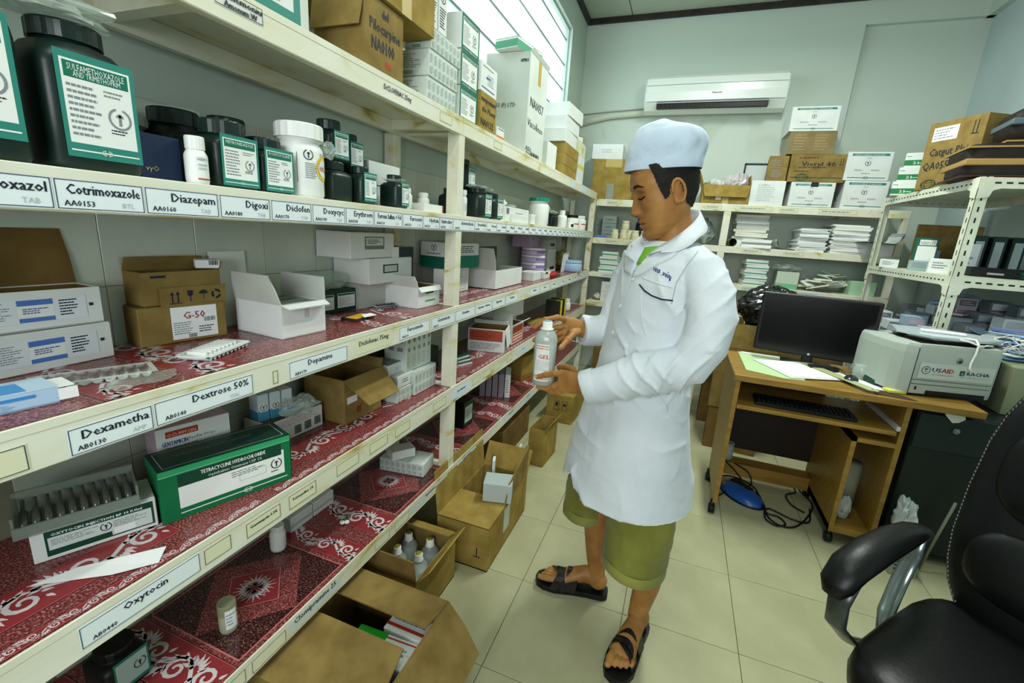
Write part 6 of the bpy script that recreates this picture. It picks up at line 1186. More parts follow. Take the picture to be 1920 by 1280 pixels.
k_ = len(sec); b.add(vs, [(i * k_ + j, i * k_ + (j + 1) % k_, (i + 1) * k_ + (j + 1) % k_, (i + 1) * k_ + j) for i in range(4) for j in range(k_)] + [list(range(k_))[::-1], [4 * k_ + j for j in range(k_)]], PRW); b.build('housing', pr)
part('seam', pr, -pw + .035, -.0014, .075, pw - .02, .001, .0765, INK); part('seam', pr, -pw + .035, -.0014, .056, pw - .02, .001, .0575, INK); part('seam', pr, -pw + .0345, -.0014, .014, -pw + .036, .0016, ph * .93, INK)
part('foot_recess', pr, -.08, -.0012, .0125, pw - .03, .001, .03, BLACKP); part('foot', pr, -pw, .02, 0, pw - .01, pd - .02, .0125, BLACKP); part('power_button', pr, -pw + .058, -.002, .03, -pw + .064, .001, .045, BLACKP)
part('output_slot', pr, -.13, .03, ph - .002, .15, .25, ph + .001, BLACKP); part('side_skirt', pr, pw - .002, .012, .02, pw + .012, pd, ph * .8, BLACKP, bev=.006)
stk = part('sticker', pr, -.13, -.0022, .085, .165, -.0006, .155, flat('#c3cbc1', .35)); q = MB(); O = Vector((-.13, -.0024, .085)); U = Vector((1, 0, 0)); V = Vector((0, 0, 1)); N = Vector((0, -1, 0))
text(q, 'US', O, U, V, N, .050, .032, .020, flat('#1d2a55', .5), width=.034, bold=.0016); text(q, 'AID', O, U, V, N, .087, .032, .020, flat('#a3202c', .5), width=.048, bold=.0016)
text(q, 'FROM THE AMERICAN PEOPLE', O, U, V, N, .052, .018, .006, GREYINK, width=.085); text(q, 'RACHA', O, U, V, N, .187, .030, .016, flat('#0d4a45', .5), width=.088, bold=.0016); text(q, 'REPRODUCTIVE AND CHILD HEALTH', O, U, V, N, .165, .018, .004, GREYINK, width=.11)
c = O + U * .026 + V * .038 + N * .0006
for r_, mt in ((.018, flat('#3a4a6a', .5)), (.0145, flat('#c3cbc1', .35))): q.add([c] + [c + N * (.018 - r_) * .05 + U * r_ * math.cos(2 * PI * i / 28) + V * r_ * math.sin(2 * PI * i / 28) for i in range(28)], [(0, 1 + i, 1 + (i + 1) % 28) for i in range(28)], mt)
for (a, d_, e_, f_) in ((-.008, .002, .008, .007), (-.006, -.006, .006, -.003), (-.003, .009, .003, .011)): q.add([c + N * .0006 + U * a + V * d_, c + N * .0006 + U * e_ + V * d_, c + N * .0006 + U * e_ + V * f_, c + N * .0006 + U * a + V * f_], [(0, 1, 2, 3)], flat('#2c3a58', .5))
c = O + U * .160 + V * .026 + N * .0004; q.add([c, c + U * .02, c + U * .02 + V * .022, c + V * .022], [(0, 1, 2, 3)], flat('#0d4a45', .5)); text(q, 'C', c, U, V, N, .005, .004, .011, WHITEP, bold=.0008)
q.build('lettering', stk)
b = MB(); b.lathe([(.012, 0), (.012, .0012)], flat('#7b837f', .3, .5, .6), 20, M=Matrix.Translation((.018, -.0008, .175)) @ Matrix.Rotation(PI / 2, 4, 'X')); text(b, 'hp', Vector((.011, -.0026, .171)), Vector((1, 0, 0)), Vector((0, 0, 1)), Vector((0, -1, 0)), 0, 0, .010, INK, bold=.0008, shear=.25); b.build('badge', pr)
# things on the printer
TOPZ = DT + .001 + ph
NETM = speckle('#b4c0c4', '#c6d0d2', '#98a6ac', 'woven_net', 900)
o = sheet('table_cover', 'grey white textured sheet bundle lying on the printer', 'cloth', [(.98, 2.56), (1.08, 2.46), (1.25, 2.47), (1.37, 2.56), (1.345, 2.66), (1.22, 2.76), (1.02, 2.74)], TOPZ + .022, NETM, .010)
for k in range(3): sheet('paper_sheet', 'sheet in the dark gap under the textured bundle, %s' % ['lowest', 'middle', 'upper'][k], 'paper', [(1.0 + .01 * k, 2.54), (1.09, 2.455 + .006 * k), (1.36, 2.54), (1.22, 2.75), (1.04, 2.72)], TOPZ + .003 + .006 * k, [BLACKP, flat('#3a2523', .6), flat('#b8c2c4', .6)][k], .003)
b = MB(); b.box(-.08, -.012, 0, .08, .012, .012, PAPER, bev=.004); o = b.build('white_roll', None, (1.16, 2.58, TOPZ + .033), -.12); tag(o, 'folded white strip on top of the textured bundle', 'paper')
b = MB(); W2 = flat('#e2e3dd', .6)
b.tube([(1.205, 2.50, TOPZ + .034), (1.222, 2.455, TOPZ + .036), (1.224, 2.432, TOPZ + .02), (1.222, 2.428, TOPZ - .02), (1.214, 2.424, TOPZ - .06), (1.212, 2.42, TOPZ - .085), (1.222, 2.416, TOPZ - .095)], .0042, W2, 8)
b.tube([(1.17, 2.46, TOPZ + .03), (1.20, 2.445, TOPZ + .026), (1.225, 2.43, TOPZ + .016), (1.25, 2.44, TOPZ + .018), (1.236, 2.432, TOPZ - .002), (1.224, 2.43, TOPZ + .008), (1.26, 2.45, TOPZ + .018), (1.29, 2.47, TOPZ + .016)], .0035, W2, 8); o = b.build('knotted_string'); tag(o, 'knotted white cord hanging down the front of the printer', 'cord')
rr = random.Random(33)
for k in range(9):
    b = MB(); x0 = 1.33 + rr.uniform(-.01, .03); P = [(x0, 2.60 + rr.uniform(-.03, .03), TOPZ + .0)]
    for i in range(5): P.append((x0 + .05 * (i + 1) + rr.uniform(-.01, .01), 2.60 + rr.uniform(-.05, .06), TOPZ + rr.uniform(-.03, .06)))
    b.tube(P, .0022, W2, 6); o = b.build('white_tie'); tag(o, 'thin white loop in the tangle right of the printer', 'cord', 'tangle of white ties right of the printer')
for k in range(8):
    b = MB(); b.box(-.07, -.03, 0, .07, .03, .006, [gd('#5c84b8'), PAPER, gd('#8fb6d8'), gd('#6a6fae')][k % 4], bev=.001); o = b.build('packet', None, (1.50 + .01 * (k % 3), 2.66 + .02 * k, TOPZ - .06 + .016 * k), .4 * k); tag(o, 'blue and white packet in the pile right of the printer, level %s' % ['one, lowest', 'two', 'three', 'four', 'five', 'six', 'seven', 'eight, top'][k], 'packet')
carton('pale carton under the blue packets right of the printer', 1.50, 2.50, DT + .001 if 0 else .7215, 0, .20, .3, .215, flat('#8d9678', .6))
# cup and power block under the desk
jar('frosted plastic cup on the footrest under the desk', .405, 2.755, .1355, .075, .075, .10, mat=clear('frosted_cup', '#a9b8ae', .7, .3), lidr=.037, lidh=.006, lidmat=flat('#9aa79c', .4), round_=True, name='cup', cat='cup')
ub = empty('power_block', (.50, 2.59, .001), math.radians(-52), 'blue and black power block with tangled cables under the desk', 'power strip')
b = MB(); b.ell((0, 0, .0), (.135, .085, .052), flat('#1c4f9a', .3, .6), n=28, rings=14)
for v in b.v: v.z = max(v.z, .0)
b.build('cover', ub); b = MB(); b.ell((0, 0, 0), (.142, .092, .02), BLACKP, n=28)
for v in b.v: v.z = max(v.z, 0)
b.build('base', ub); part('socket_panel', ub, -.10, .0, .03, .03, .05, .052, BLACKP, bev=.006)
CB = BLACKP
cabs = [[(.334, 2.65, .01), (.42, 2.75, .02), (.50, 2.73, .03), (.56, 2.62, .05), (.60, 2.53, .012), (.605, 2.42, .008), (.65, 2.36, .008), (.72, 2.38, .008), (.80, 2.50, .008), (.86, 2.66, .01), (.82, 2.80, .012)],
        [(.57, 2.60, .04), (.60, 2.46, .01), (.66, 2.44, .008), (.68, 2.38, .008), (.63, 2.35, .008), (.59, 2.40, .008), (.62, 2.50, .01), (.72, 2.45, .008), (.80, 2.46, .008), (.835, 2.60, .009)],
        [(.35, 2.68, .4), (.37, 2.66, .20), (.46, 2.67, .10), (.50, 2.66, .05), (.44, 2.62, .02), (.40, 2.55, .01), (.36, 2.50, .008)],
        [(.45, 2.69, .14), (.53, 2.69, .10), (.55, 2.66, .05), (.52, 2.62, .05)], [(.78, 2.80, .03), (.80, 2.76, .01), (.74, 2.70, .008), (.75, 2.60, .008), (.80, 2.55, .008)]]
for k, P in enumerate(cabs):
    Q = []; pts = [Vector(p) for p in P]   # smooth the run
    for i in range(len(pts) - 1):
        p0 = pts[max(i - 1, 0)]; p1 = pts[i]; p2 = pts[i + 1]; p3 = pts[min(i + 2, len(pts) - 1)]
        for j in range(6):
            t_ = j / 6; Q.append(.5 * ((2 * p1) + (-p0 + p2) * t_ + (2 * p0 - 5 * p1 + 4 * p2 - p3) * t_ * t_ + (-p0 + 3 * p1 - 3 * p2 + p3) * t_ ** 3))
    b = MB(); b.tube(Q + [pts[-1]], .0042, CB, 8); o = b.build('power_cable'); tag(o, ['long black cable looping from the blue block to the cabinet', 'black cable coiled right of the blue power block', 'black cable dropping from the tray at the left desk panel', 'short black cable hanging from the footrest', 'black cable end hanging by the desk cabinet'][k], 'cable')
b = MB(); b.tube([(0, 0, 0), (0, 0, .26)], .055, flat('#8d917c', .6), 24); o = b.build('paper_roll', None, (.925, 2.52, .1005)); tag(o, 'standing roll in the open desk cabinet', 'roll')
crumple('cloth_bundle', 'white crumpled bag before the roll in the desk cabinet', 'bag', (.905, 2.415, .1005), (.04, .03, .07), flat('#a9b3ae', .6), 73)

# ================= office chair =================
LEA = grain('#040606', '#080a0a', 5, .40, .3, .12, 120, 'black_leather'); cc = Vector((.805, 1.05, 0)); f_ = Vector((-.66, -.75, 0)).normalized(); r_ = Vector((-.75, .66, 0)).normalized()
ch = empty('office_chair', (cc.x, cc.y, 0), math.atan2(f_.y, f_.x), 'large black leather office chair with looped armrests', 'chair')   # local x = forward, y = left, so the right arm is at -y
def cushion(b, cen, size, n=28, m=14, p=.45, M=None, puff=0.0):
    vs = []
    for i in range(m + 1):
        t = -PI / 2 + PI * i / m; ct = math.copysign(abs(math.cos(t)) ** p, math.cos(t)); st = math.copysign(abs(math.sin(t)) ** (p + .2), math.sin(t))
        for k in range(n):
            a = 2 * PI * k / n; c = math.copysign(abs(math.cos(a)) ** p, math.cos(a)); s_ = math.copysign(abs(math.sin(a)) ** p, math.sin(a))
            vs.append((cen[0] + size[0] * ct * c, cen[1] + size[1] * ct * s_, cen[2] + size[2] * st))
    b.add(vs, [(i * n + k, i * n + (k + 1) % n, (i + 1) * n + (k + 1) % n, (i + 1) * n + k) for i in range(m) for k in range(n)], LEA, True, M)
b = MB(); cushion(b, (.0, 0, .45), (.275, .265, .065)); b.build('seat', ch)
MBk = Matrix.Translation((-.235, 0, .50)) @ Matrix.Rotation(math.radians(-12), 4, 'Y')
b = MB(); cushion(b, (0, 0, .30), (.065, .265, .36), p=.5, M=MBk); bk = b.build('backrest', ch)
b = MB(); cushion(b, (.035, 0, .14), (.055, .22, .10), p=.55, M=MBk); b.build('lumbar_cushion', ch); b = MB(); cushion(b, (.035, 0, .38), (.055, .22, .14), p=.55, M=MBk); b.build('back_cushion', ch)
st = MB(); BKV = BVHTree.FromPolygons([v.co.copy() for v in bk.data.vertices], [list(p.vertices) for p in bk.data.polygons])
for i in range(60):
    z0 = -.02 + i * .0105; (lambda h: st.box(-.0012, -.0012, -.003, .0012, .0012, .003, flat('#6f7a78', .5), M=Matrix.Translation(h[0] + h[1] * .0006)) if h[0] else None)(BKV.ray_cast(MBk @ Vector((.035, -.5, z0)), MBk.to_3x3() @ Vector((0, 1, 0)), 1))
o = st.build('stitching', ch); o['kind'] = 'stuff'
for s_ in (-1, 1):
    b = MB(); y_ = s_ * .30
    b.tube([(-.19, y_, .655), (-.13, y_, .668), (-.04, y_, .675), (.07, y_ + s_ * .004, .668), (.15, y_ + s_ * .01, .645), (.19, y_ + s_ * .012, .61), (.20, y_ + s_ * .012, .585)], [(.028, .014), (.034, .02), (.040, .024), (.043, .026), (.042, .027), (.036, .024), (.02, .015)], LEA, 18); ar = b.build('armrest', ch)
    b = MB(); b.tube([(.15, y_, .63), (.185, y_, .57), (.17, y_, .50), (.10, y_ - s_ * .01, .43), (0, y_ - s_ * .05, .40)], [(.024, .008)] * 5, flat('#2a3230', .3, .6), 12); b.tube([(-.18, y_, .645), (-.19, y_, .58), (-.15, y_, .50), (-.09, y_ - s_ * .01, .44), (0, y_ - s_ * .05, .40)], [(.020, .007)] * 5, flat('#7f8b88', .2, .6, .7), 12); b.build('arm_bracket', ar)
b = MB(); b.tube([(0, 0, .10), (0, 0, .40)], .03, BLACKP, 16); b.build('gas_lift', ch)
for k in range(5):
    a = 2 * PI * k / 5 + .3; b = MB(); b.tube([(0, 0, .10), (.27 * math.cos(a), .27 * math.sin(a), .07)], [.028, .018], BLACKP, 10); l_ = b.build('base_arm', ch)
    b = MB(); b.lathe([(.026, -.016), (.026, .016)], BLACKP, 16, M=Matrix.Translation((.28 * math.cos(a), .28 * math.sin(a), .027)) @ Matrix.Rotation(a, 4, 'Z') @ Matrix.Rotation(PI / 2, 4, 'Y')); b.build('castor', l_)
# ================= the man =================
SKIN = grain('#7a5230', '#8e6440', 9, .5, .4, .06, 220, 'skin'); SKINM = None
def skinmat():
    m, n, l, b = newmat('skin_tone')
    tc = n.new('ShaderNodeTexCoord'); no = n.new('ShaderNodeTexNoise'); no.inputs['Scale'].default_value = 14; no.inputs['Detail'].default_value = 6; l.new(tc.outputs['Object'], no.inputs['Vector'])
    r = n.new('ShaderNodeValToRGB'); r.color_ramp.elements[0].position = .3; r.color_ramp.elements[1].position = .72; r.color_ramp.elements[0].color = srgb('#8a5c2c'); r.color_ramp.elements[1].color = srgb('#b38348')
    l.new(no.outputs['Fac'], r.inputs[0]); l.new(r.outputs[0], b.inputs['Base Color']); b.inputs['Roughness'].default_value = .48; b.inputs['Specular IOR Level'].default_value = .35
    b.inputs['Subsurface Weight'].default_value = .08; b.inputs['Subsurface Radius'].default_value = (.012, .005, .003); b.inputs['Subsurface Scale'].default_value = .5
    n2 = n.new('ShaderNodeTexNoise'); n2.inputs['Scale'].default_value = 260; l.new(tc.outputs['Object'], n2.inputs['Vector']); bp = n.new('ShaderNodeBump'); bp.inputs['Strength'].default_value = .10; bp.inputs['Distance'].default_value = .002
    l.new(n2.outputs['Fac'], bp.inputs['Height']); l.new(bp.outputs[0], b.inputs['Normal']); return m
SKIN = skinmat()
def cloth(name, ca, cb, bump=.25):
    m, n, l, b = newmat(name); tc = n.new('ShaderNodeTexCoord')
    no = n.new('ShaderNodeTexNoise'); no.inputs['Scale'].default_value = 6; no.inputs['Detail'].default_value = 5; l.new(tc.outputs['Object'], no.inputs['Vector'])
    r = n.new('ShaderNodeValToRGB'); r.color_ramp.elements[0].color = srgb(ca); r.color_ramp.elements[1].color = srgb(cb); r.color_ramp.elements[0].position = .35; r.color_ramp.elements[1].position = .65
    l.new(no.outputs['Fac'], r.inputs[0]); l.new(r.outputs[0], b.inputs['Base Color']); b.inputs['Roughness'].default_value = .85; b.inputs['Specular IOR Level'].default_value = .15; b.inputs['Sheen Weight'].default_value = .15
    n2 = n.new('ShaderNodeTexNoise'); n2.inputs['Scale'].default_value = 11; n2.inputs['Detail'].default_value = 3; n2.inputs['Distortion'].default_value = .25; l.new(tc.outputs['Object'], n2.inputs['Vector'])
    bp = n.new('ShaderNodeBump'); bp.inputs['Strength'].default_value = bump; bp.inputs['Distance'].default_value = .02; l.new(n2.outputs['Fac'], bp.inputs['Height']); l.new(bp.outputs[0], b.inputs['Normal']); return m
COAT = cloth('white_coat_cotton', '#c8d0d6', '#d3dade', .35); CAPM = cloth('pale_blue_cap_cotton', '#b3c5d6', '#c3d2df', .5); KHAKI = cloth('olive_khaki_cotton', '#66682a', '#80813a', .3)
def remesh(mb, voxel, smooth=2, factor=.5, disp=None):
    me = mb.mesh('tmp'); o = bpy.data.objects.new('tmp', me); C.objects.link(o)
    r = o.modifiers.new('r', 'REMESH'); r.mode = 'VOXEL'; r.voxel_size = voxel; r.use_smooth_shade = True
    if smooth: s = o.modifiers.new('s', 'SMOOTH'); s.iterations = smooth; s.factor = factor
    dg = bpy.context.evaluated_depsgraph_get(); dg.update(); out = bpy.data.meshes.new_from_object(o.evaluated_get(dg))
    bpy.data.objects.remove(o); bpy.data.meshes.remove(me)
    if disp:
        ns = [v.normal.copy() for v in out.vertices]
        for v, n_ in zip(out.vertices, ns): v.co += n_ * disp(v.co, n_)
    for p in out.polygons: p.use_smooth = True
    out.update(); return out
man = empty('person', (-.05, 1.43, 0), 0, 'man in white coat, pale cap, khaki shorts and dark sandals holding a bottle', 'person')
MO = Vector((-.05, 1.43, 0))
def own(name, me, mat, par=None):   # meshes are made in room coordinates, then hung on the person
    me.materials.clear(); me.materials.append(mat); 
    o = bpy.data.objects.new(name, me); C.objects.link(o); o.parent = par or man
    if not par: o.location = -MO
    return o
def ownmb(name, mb, par=None):
    return own2(name, mb.mesh(name), par)
def own2(name, me, par=None):
    o = bpy.data.objects.new(name, me); C.objects.link(o); o.parent = par or man
    if not par: o.location = -MO
    return o
# ---- head ----
TAB = [(-.122, .056, .006, .020), (-.114, .074, -.010, .036), (-.098, .082, -.030, .050), (-.078, .082, -.048, .059), (-.055, .083, -.062, .065), (-.035, .084, -.075, .069), (-.010, .084, -.090, .073), (.015, .083, -.098, .075), (.040, .088, -.101, .077), (.062, .089, -.101, .077), (.082, .082, -.096, .074), (.100, .064, -.082, .064), (.115, .038, -.058, .046), (.124, .006, -.030, .016)]
def tabz(z):
    z = max(TAB[0][0], min(TAB[-1][0], z))
    for i in range(len(TAB) - 1):
        if z <= TAB[i + 1][0]:
            t = (z - TAB[i][0]) / (TAB[i + 1][0] - TAB[i][0]); t = t * t * (3 - 2 * t) * .4 + t * .6
            return [TAB[i][k] + (TAB[i + 1][k] - TAB[i][k]) * t for k in (1, 2, 3)]
    return TAB[-1][1:]
gs = lambda a, c, s: math.exp(-((a - c) / s) ** 2)
def headpt(z, th, off=0.0):
    xf, xb, w = tabz(z); c = .012 + (xf + xb) / 2 * .3; 
    ct, st = math.cos(th), math.sin(th); e = .86
    x = c + (xf - c) * math.copysign(abs(ct) ** e, ct) if ct > 0 else c + (c - xb) * math.copysign(abs(ct) ** .95, ct)
    y = w * math.copysign(abs(st) ** .92, st); ay = abs(y)
    if ct > 0:
        d = 0
        prot = .0
        if -.052 < z < .04:
            t = max(0, min(1, (.030 - z) / .058)); prot = (.005 + .019 * t ** 1.25) if z > -.029 else .024 * max(0, 1 - ((-.029 - z) / .017) ** 1.6)
            d += prot * gs(y, 0, .0075 + .0065 * t)
        d += .012 * gs(ay, .0150, .0065) * gs(z, -.031, .008) * 1.35
        d -= .0095 * gs(ay, .031, .015) * gs(z, .019, .012); d += .0065 * gs(ay, .032, .012) * gs(z, .014, .008)
        d += .0050 * gs(ay, .028, .020) * gs(z, .036, .007); d += .0045 * gs(ay, .047, .018) * gs(z, -.012, .018)
        d += .0075 * gs(y, 0, .022) * gs(z, -.0575, .0055) + .0078 * gs(y, 0, .019) * gs(z, -.0705, .0060) - .0045 * gs(y, 0, .026) * gs(z, -.0640, .0022) - .004 * gs(y, 0, .03) * gs(z, -.083, .006)
        d += .0065 * gs(y, 0, .020) * gs(z, -.100, .012); x += d
    n = Vector((x - c, y * 1.1, (z - .01) * .5)); n.normalize(); p = Vector((x, y, z)) + n * off
    return p
HM = Matrix.Translation((-.0775, 1.4435, 1.498)) @ Matrix.Rotation(math.radians(200.5), 4, 'Z') @ Matrix.Rotation(math.radians(19.5), 4, 'Y')
def headmesh(b, nz, nt, off=0, mat=None, mask=None):
    zs = [-.122 + .246 * (i / nz) for i in range(nz + 1)]; vs = [headpt(z, 2 * PI * k / nt, off) for z in zs for k in range(nt)]; fs = []
    for i in range(nz):
        for k in range(nt):
            f = (i * nt + k, i * nt + (k + 1) % nt, (i + 1) * nt + (k + 1) % nt, (i + 1) * nt + k)
            if mask and not mask(sum((vs[j] for j in f), Vector()) / 4): continue
            fs.append(f)
    if not mask: fs += [list(range(nt))[::-1], [nz * nt + k for k in range(nt)]]
    b.add(vs, fs, mat or SKIN, True, HM)
body = MB(); headmesh(body, 110, 150)
for s_ in (1, -1):   # ears: rim, lobe and bowl
    rim = []
    for i in range(13):
        a = math.radians(-100 + 285 * i / 12); rim.append((-.012 - .017 * math.cos(a) * (1 if i < 9 else .9) * -1 * -1, s_ * (.0745 + .006 * (1 + math.cos(a)) / 2 + .004), .002 + .031 * math.sin(a)))
    body.tube(rim, [.0035] + [.0045] * 11 + [.003], SKIN, 8, M=HM)
    body.ell((-.010, s_ * .074, .002), (.016, .006, .028), SKIN, M=HM @ Matrix.Identity(4), n=16, rings=10); body.ell((-.004, s_ * .077, -.026), (.008, .005, .009), SKIN, M=HM, n=12, rings=8)
body.tube([(-.025, 1.475, 1.30), (-.030, 1.468, 1.36), (-.048, 1.458, 1.42), (-.066, 1.452, 1.47), (-.075, 1.45, 1.50)], [(.066, .06), (.060, .056), (.056, .056), (.056, .060), (.05, .05)], SKIN, 28)
# ---- trunk and limbs under the clothes ----
def rings(b, R, mat, n=48, hem=None, shift=None):
    vs = []
    for (z, cx, cy, a, d, yaw) in R:
        yw = math.radians(yaw); f = Vector((math.cos(yw), math.sin(yw), 0)); l_ = Vector((-f.y, f.x, 0))
        for k in range(n):
            t = 2 * PI * k / n; p = Vector((cx, cy, z)) + f * d * math.cos(t) + l_ * a * math.sin(t)
            if hem: p.z += hem(z, t)
            vs.append(p)
    fs = [(i * n + k, i * n + (k + 1) % n, (i + 1) * n + (k + 1) % n, (i + 1) * n + k) for i in range(len(R) - 1) for k in range(n)]
    if R[0][0] > R[-1][0]: fs = [f[::-1] for f in fs]; caps = [list(range(n)), [(len(R) - 1) * n + k for k in range(n)][::-1]]
    else: caps = [list(range(n))[::-1], [(len(R) - 1) * n + k for k in range(n)]]
    b.add(vs, fs + caps, mat, True)
TOR = [(1.362, -.040, 1.464, .085, .066, 215), (1.342, -.041, 1.461, .145, .082, 215), (1.300, -.044, 1.460, .182, .100, 215), (1.24, -.050, 1.458, .192, .112, 215), (1.15, -.058, 1.455, .190, .120, 215), (1.05, -.066, 1.450, .180, .126, 215), (.95, -.072, 1.445, .176, .135, 215), (.85, -.078, 1.440, .188, .152, 216), (.75, -.080, 1.436, .204, .172, 216), (.65, -.080, 1.433, .222, .190, 217), (.555, -.078, 1.430, .236, .205, 217)]
rings(body, [(z, x, y, a * .8, d * .8, w) for (z, x, y, a, d, w) in TOR[:-3]], SKIN)
body.tube([(.0, 1.39, .78), (.01, 1.385, .55), (.042, 1.380, .45), (.047, 1.395, .33), (.044, 1.405, .21), (.032, 1.395, .12), (.030, 1.392, .08)], [.085, .07, .056, .054, .043, .034, .033], SKIN, 20)
body.tube([(-.12, 1.49, .78), (-.16, 1.51, .55), (-.165, 1.512, .45), (-.163, 1.522, .33), (-.155, 1.530, .21), (-.142, 1.526, .12), (-.140, 1.525, .08)], [.085, .07, .055, .050, .040, .034, .033], SKIN, 20)
def foot(heel, ang, m):
    M = Matrix.Translation((heel[0], heel[1], .006)) @ Matrix.Rotation(math.radians(ang), 4, 'Z')
    body.ell((.018, 0, .058), (.036, .031, .036), SKIN, M); body.tube([(.02, 0, .07), (.07, 0, .075), (.12, m * .004, .060), (.165, m * .004, .045), (.192, m * .002, .040)], [(.030, .034), (.031, .034), (.036, .026), (.043, .017), (.040, .012)], SKIN, 18, M=M)
    body.tube([(.185, m * .028, .040), (.215, m * .030, .040), (.243, m * .027, .037)], [.0125, .0125, .010], SKIN, 12, M=M); body.ell((.243, m * .027, .038), (.010, .0115, .010), SKIN, M)
    for j, (y_, L_) in enumerate(((.008, .237), (-.008, .229), (-.022, .219), (-.034, .205))):
        body.tube([(.18, m * y_, .040), (L_ - .015, m * y_ * 1.05, .043), (L_, m * y_ * 1.06, .036)], [.0085, .0085, .007], SKIN, 10, M=M)
    s = MB()   # sandal sole
    out = [(-.025, .0), (-.022, .022), (.0, .034), (.06, .034), (.12, .041), (.18, .051), (.225, .046), (.252, .030), (.262, .004), (.255, -.024), (.235, -.041), (.20, -.049), (.14, -.045), (.06, -.036), (.0, -.034), (-.022, -.022)]
    s.poly([(x_, m * y_, -.0045) for x_, y_ in (out if m > 0 else out[::-1])], .024, (0, 0, 1), BLACKP, M)
    sd = ownmb('sandal', s)
    def strap(P, wd, nm='strap'):
        b = MB(); pts = [M @ Vector((x_, m * y_, z_)) for x_, y_, z_ in P]; Q = []
        for i in range(len(pts) - 1):
            p0, p1, p2, p3 = pts[max(i - 1, 0)], pts[i], pts[i + 1], pts[min(i + 2, len(pts) - 1)]
            for j in range(5): t_ = j / 5; Q.append(.5 * ((2 * p1) + (-p0 + p2) * t_ + (2 * p0 - 5 * p1 + 4 * p2 - p3) * t_ * t_ + (-p0 + 3 * p1 - 3 * p2 + p3) * t_ ** 3))
        Q.append(pts[-1]); fd = (M.to_3x3() @ Vector((1, 0, 0))) * wd / 2; vs = []
        for q in Q:
            n_ = Vector((0, 0, .003)); vs += [q - fd, q + fd, q + fd + n_, q - fd + n_]
        b.add(vs, [(4 * i + a, 4 * i + (a + 1) % 4, 4 * i + 4 + (a + 1) % 4, 4 * i + 4 + a) for i in range(len(Q) - 1) for a in range(4)] + [(0, 3, 2, 1), tuple(4 * (len(Q) - 1) + a for a in range(4))], flat('#131110', .4), False); b.build(nm, sd)
    strap([(.125, .045, .010), (.118, .036, .062), (.112, .006, .086), (.112, -.026, .068), (.112, -.043, .010)], .05)
    strap([(.185, .052, .010), (.165, .042, .056), (.155, .004, .072), (.165, -.028, .056), (.185, -.047, .010)], .032); strap([(.150, .050, .010), (.155, .038, .064), (.175, .0, .066), (.19, -.03, .05), (.205, -.046, .010)], .020)
    return sd
foot((.046, 1.432), 256, -1); foot((-.112, 1.527), 187, 1)
# ---- arms and hands ----
LS = [(.020, 1.375, 1.318), (.055, 1.335, 1.292), (.080, 1.302, 1.240), (.094, 1.276, 1.175), (.085, 1.262, 1.105), (.052, 1.254, 1.048), (-.005, 1.250, 1.020), (-.065, 1.250, 1.000), (-.14, 1.250, .964), (-.212, 1.250, .934)]
LR = [.046, .058, .062, .062, .061, .060, .060, .060, .055, .050]
RS = [(-.140, 1.590, 1.305), (-.172, 1.602, 1.21), (-.186, 1.605, 1.12), (-.205, 1.592, 1.06), (-.245, 1.562, 1.043), (-.292, 1.535, 1.042)]
RR = [.050, .060, .060, .058, .054, .050]
body.tube(LS + [(-.225, 1.256, .936)], [r * .55 for r in LR] + [.026], SKIN, 18); body.tube(RS + [(-.305, 1.515, 1.048)], [r * .55 for r in RR] + [.027], SKIN, 18)
# left hand: back to the viewer, index across the bottle front, other fingers under it
body.tube([(-.19, 1.252, .942), (-.225, 1.258, .938), (-.262, 1.268, .934), (-.298, 1.280, .930)], [(.022, .028), (.019, .030), (.019, .036), (.015, .036)], SKIN, 18)
def finger(P, r0, r1): 
    n_ = len(P) - 1; body.tube(P, [r0 + (r1 - r0) * i / n_ for i in range(n_ + 1)], SKIN, 12); body.ell(P[-1], (r1, r1, r1), SKIN, n=12, rings=8)
    for q in P[1:-1]: body.ell(q, (r0 * 1.02,) * 3, SKIN, n=12, rings=8)
finger([(-.285, 1.276, .955), (-.318, 1.277, .950), (-.345, 1.280, .940), (-.374, 1.288, .926)], .0105, .0080)
finger([(-.285, 1.280, .935), (-.318, 1.290, .905), (-.345, 1.308, .886), (-.378, 1.318, .883)], .0105, .0082)
finger([(-.283, 1.286, .920), (-.312, 1.305, .893), (-.338, 1.330, .882), (-.366, 1.342, .881)], .0100, .0080)
finger([(-.278, 1.286, .907), (-.303, 1.300, .884), (-.325, 1.318, .876), (-.345, 1.322, .876)], .0090, .0072)
finger([(-.245, 1.285, .950), (-.275, 1.325, .958), (-.300, 1.355, .952), (-.325, 1.365, .945)], .0120, .0095)
# right hand: over the far side of the shoulder of the bottle
body.tube([(-.283, 1.545, 1.045), (-.302, 1.510, 1.052), (-.322, 1.468, 1.060), (-.338, 1.432, 1.066)], [(.024, .026), (.018, .029), (.017, .036), (.014, .034)], SKIN, 18)
finger([(-.334, 1.445, 1.088), (-.358, 1.405, 1.101), (-.390, 1.374, 1.093), (-.414, 1.350, 1.068)], .0100, .0078)
finger([(-.336, 1.440, 1.068), (-.366, 1.400, 1.064), (-.398, 1.375, 1.050), (-.412, 1.350, 1.026)], .0100, .0078)
finger([(-.335, 1.440, 1.050), (-.368, 1.402, 1.036), (-.396, 1.378, 1.020), (-.410, 1.352, 1.002)], .0096, .0075)
finger([(-.332, 1.442, 1.034), (-.362, 1.405, 1.012), (-.388, 1.382, .996), (-.402, 1.360, .984)], .0086, .0068)
finger([(-.300, 1.490, 1.045), (-.305, 1.430, 1.048), (-.312, 1.385, 1.034), (-.322, 1.345, 1.016)], .0135, .0095)
bm = remesh(body, .0026, 1, .5); BODY = own('body', bm, SKIN)
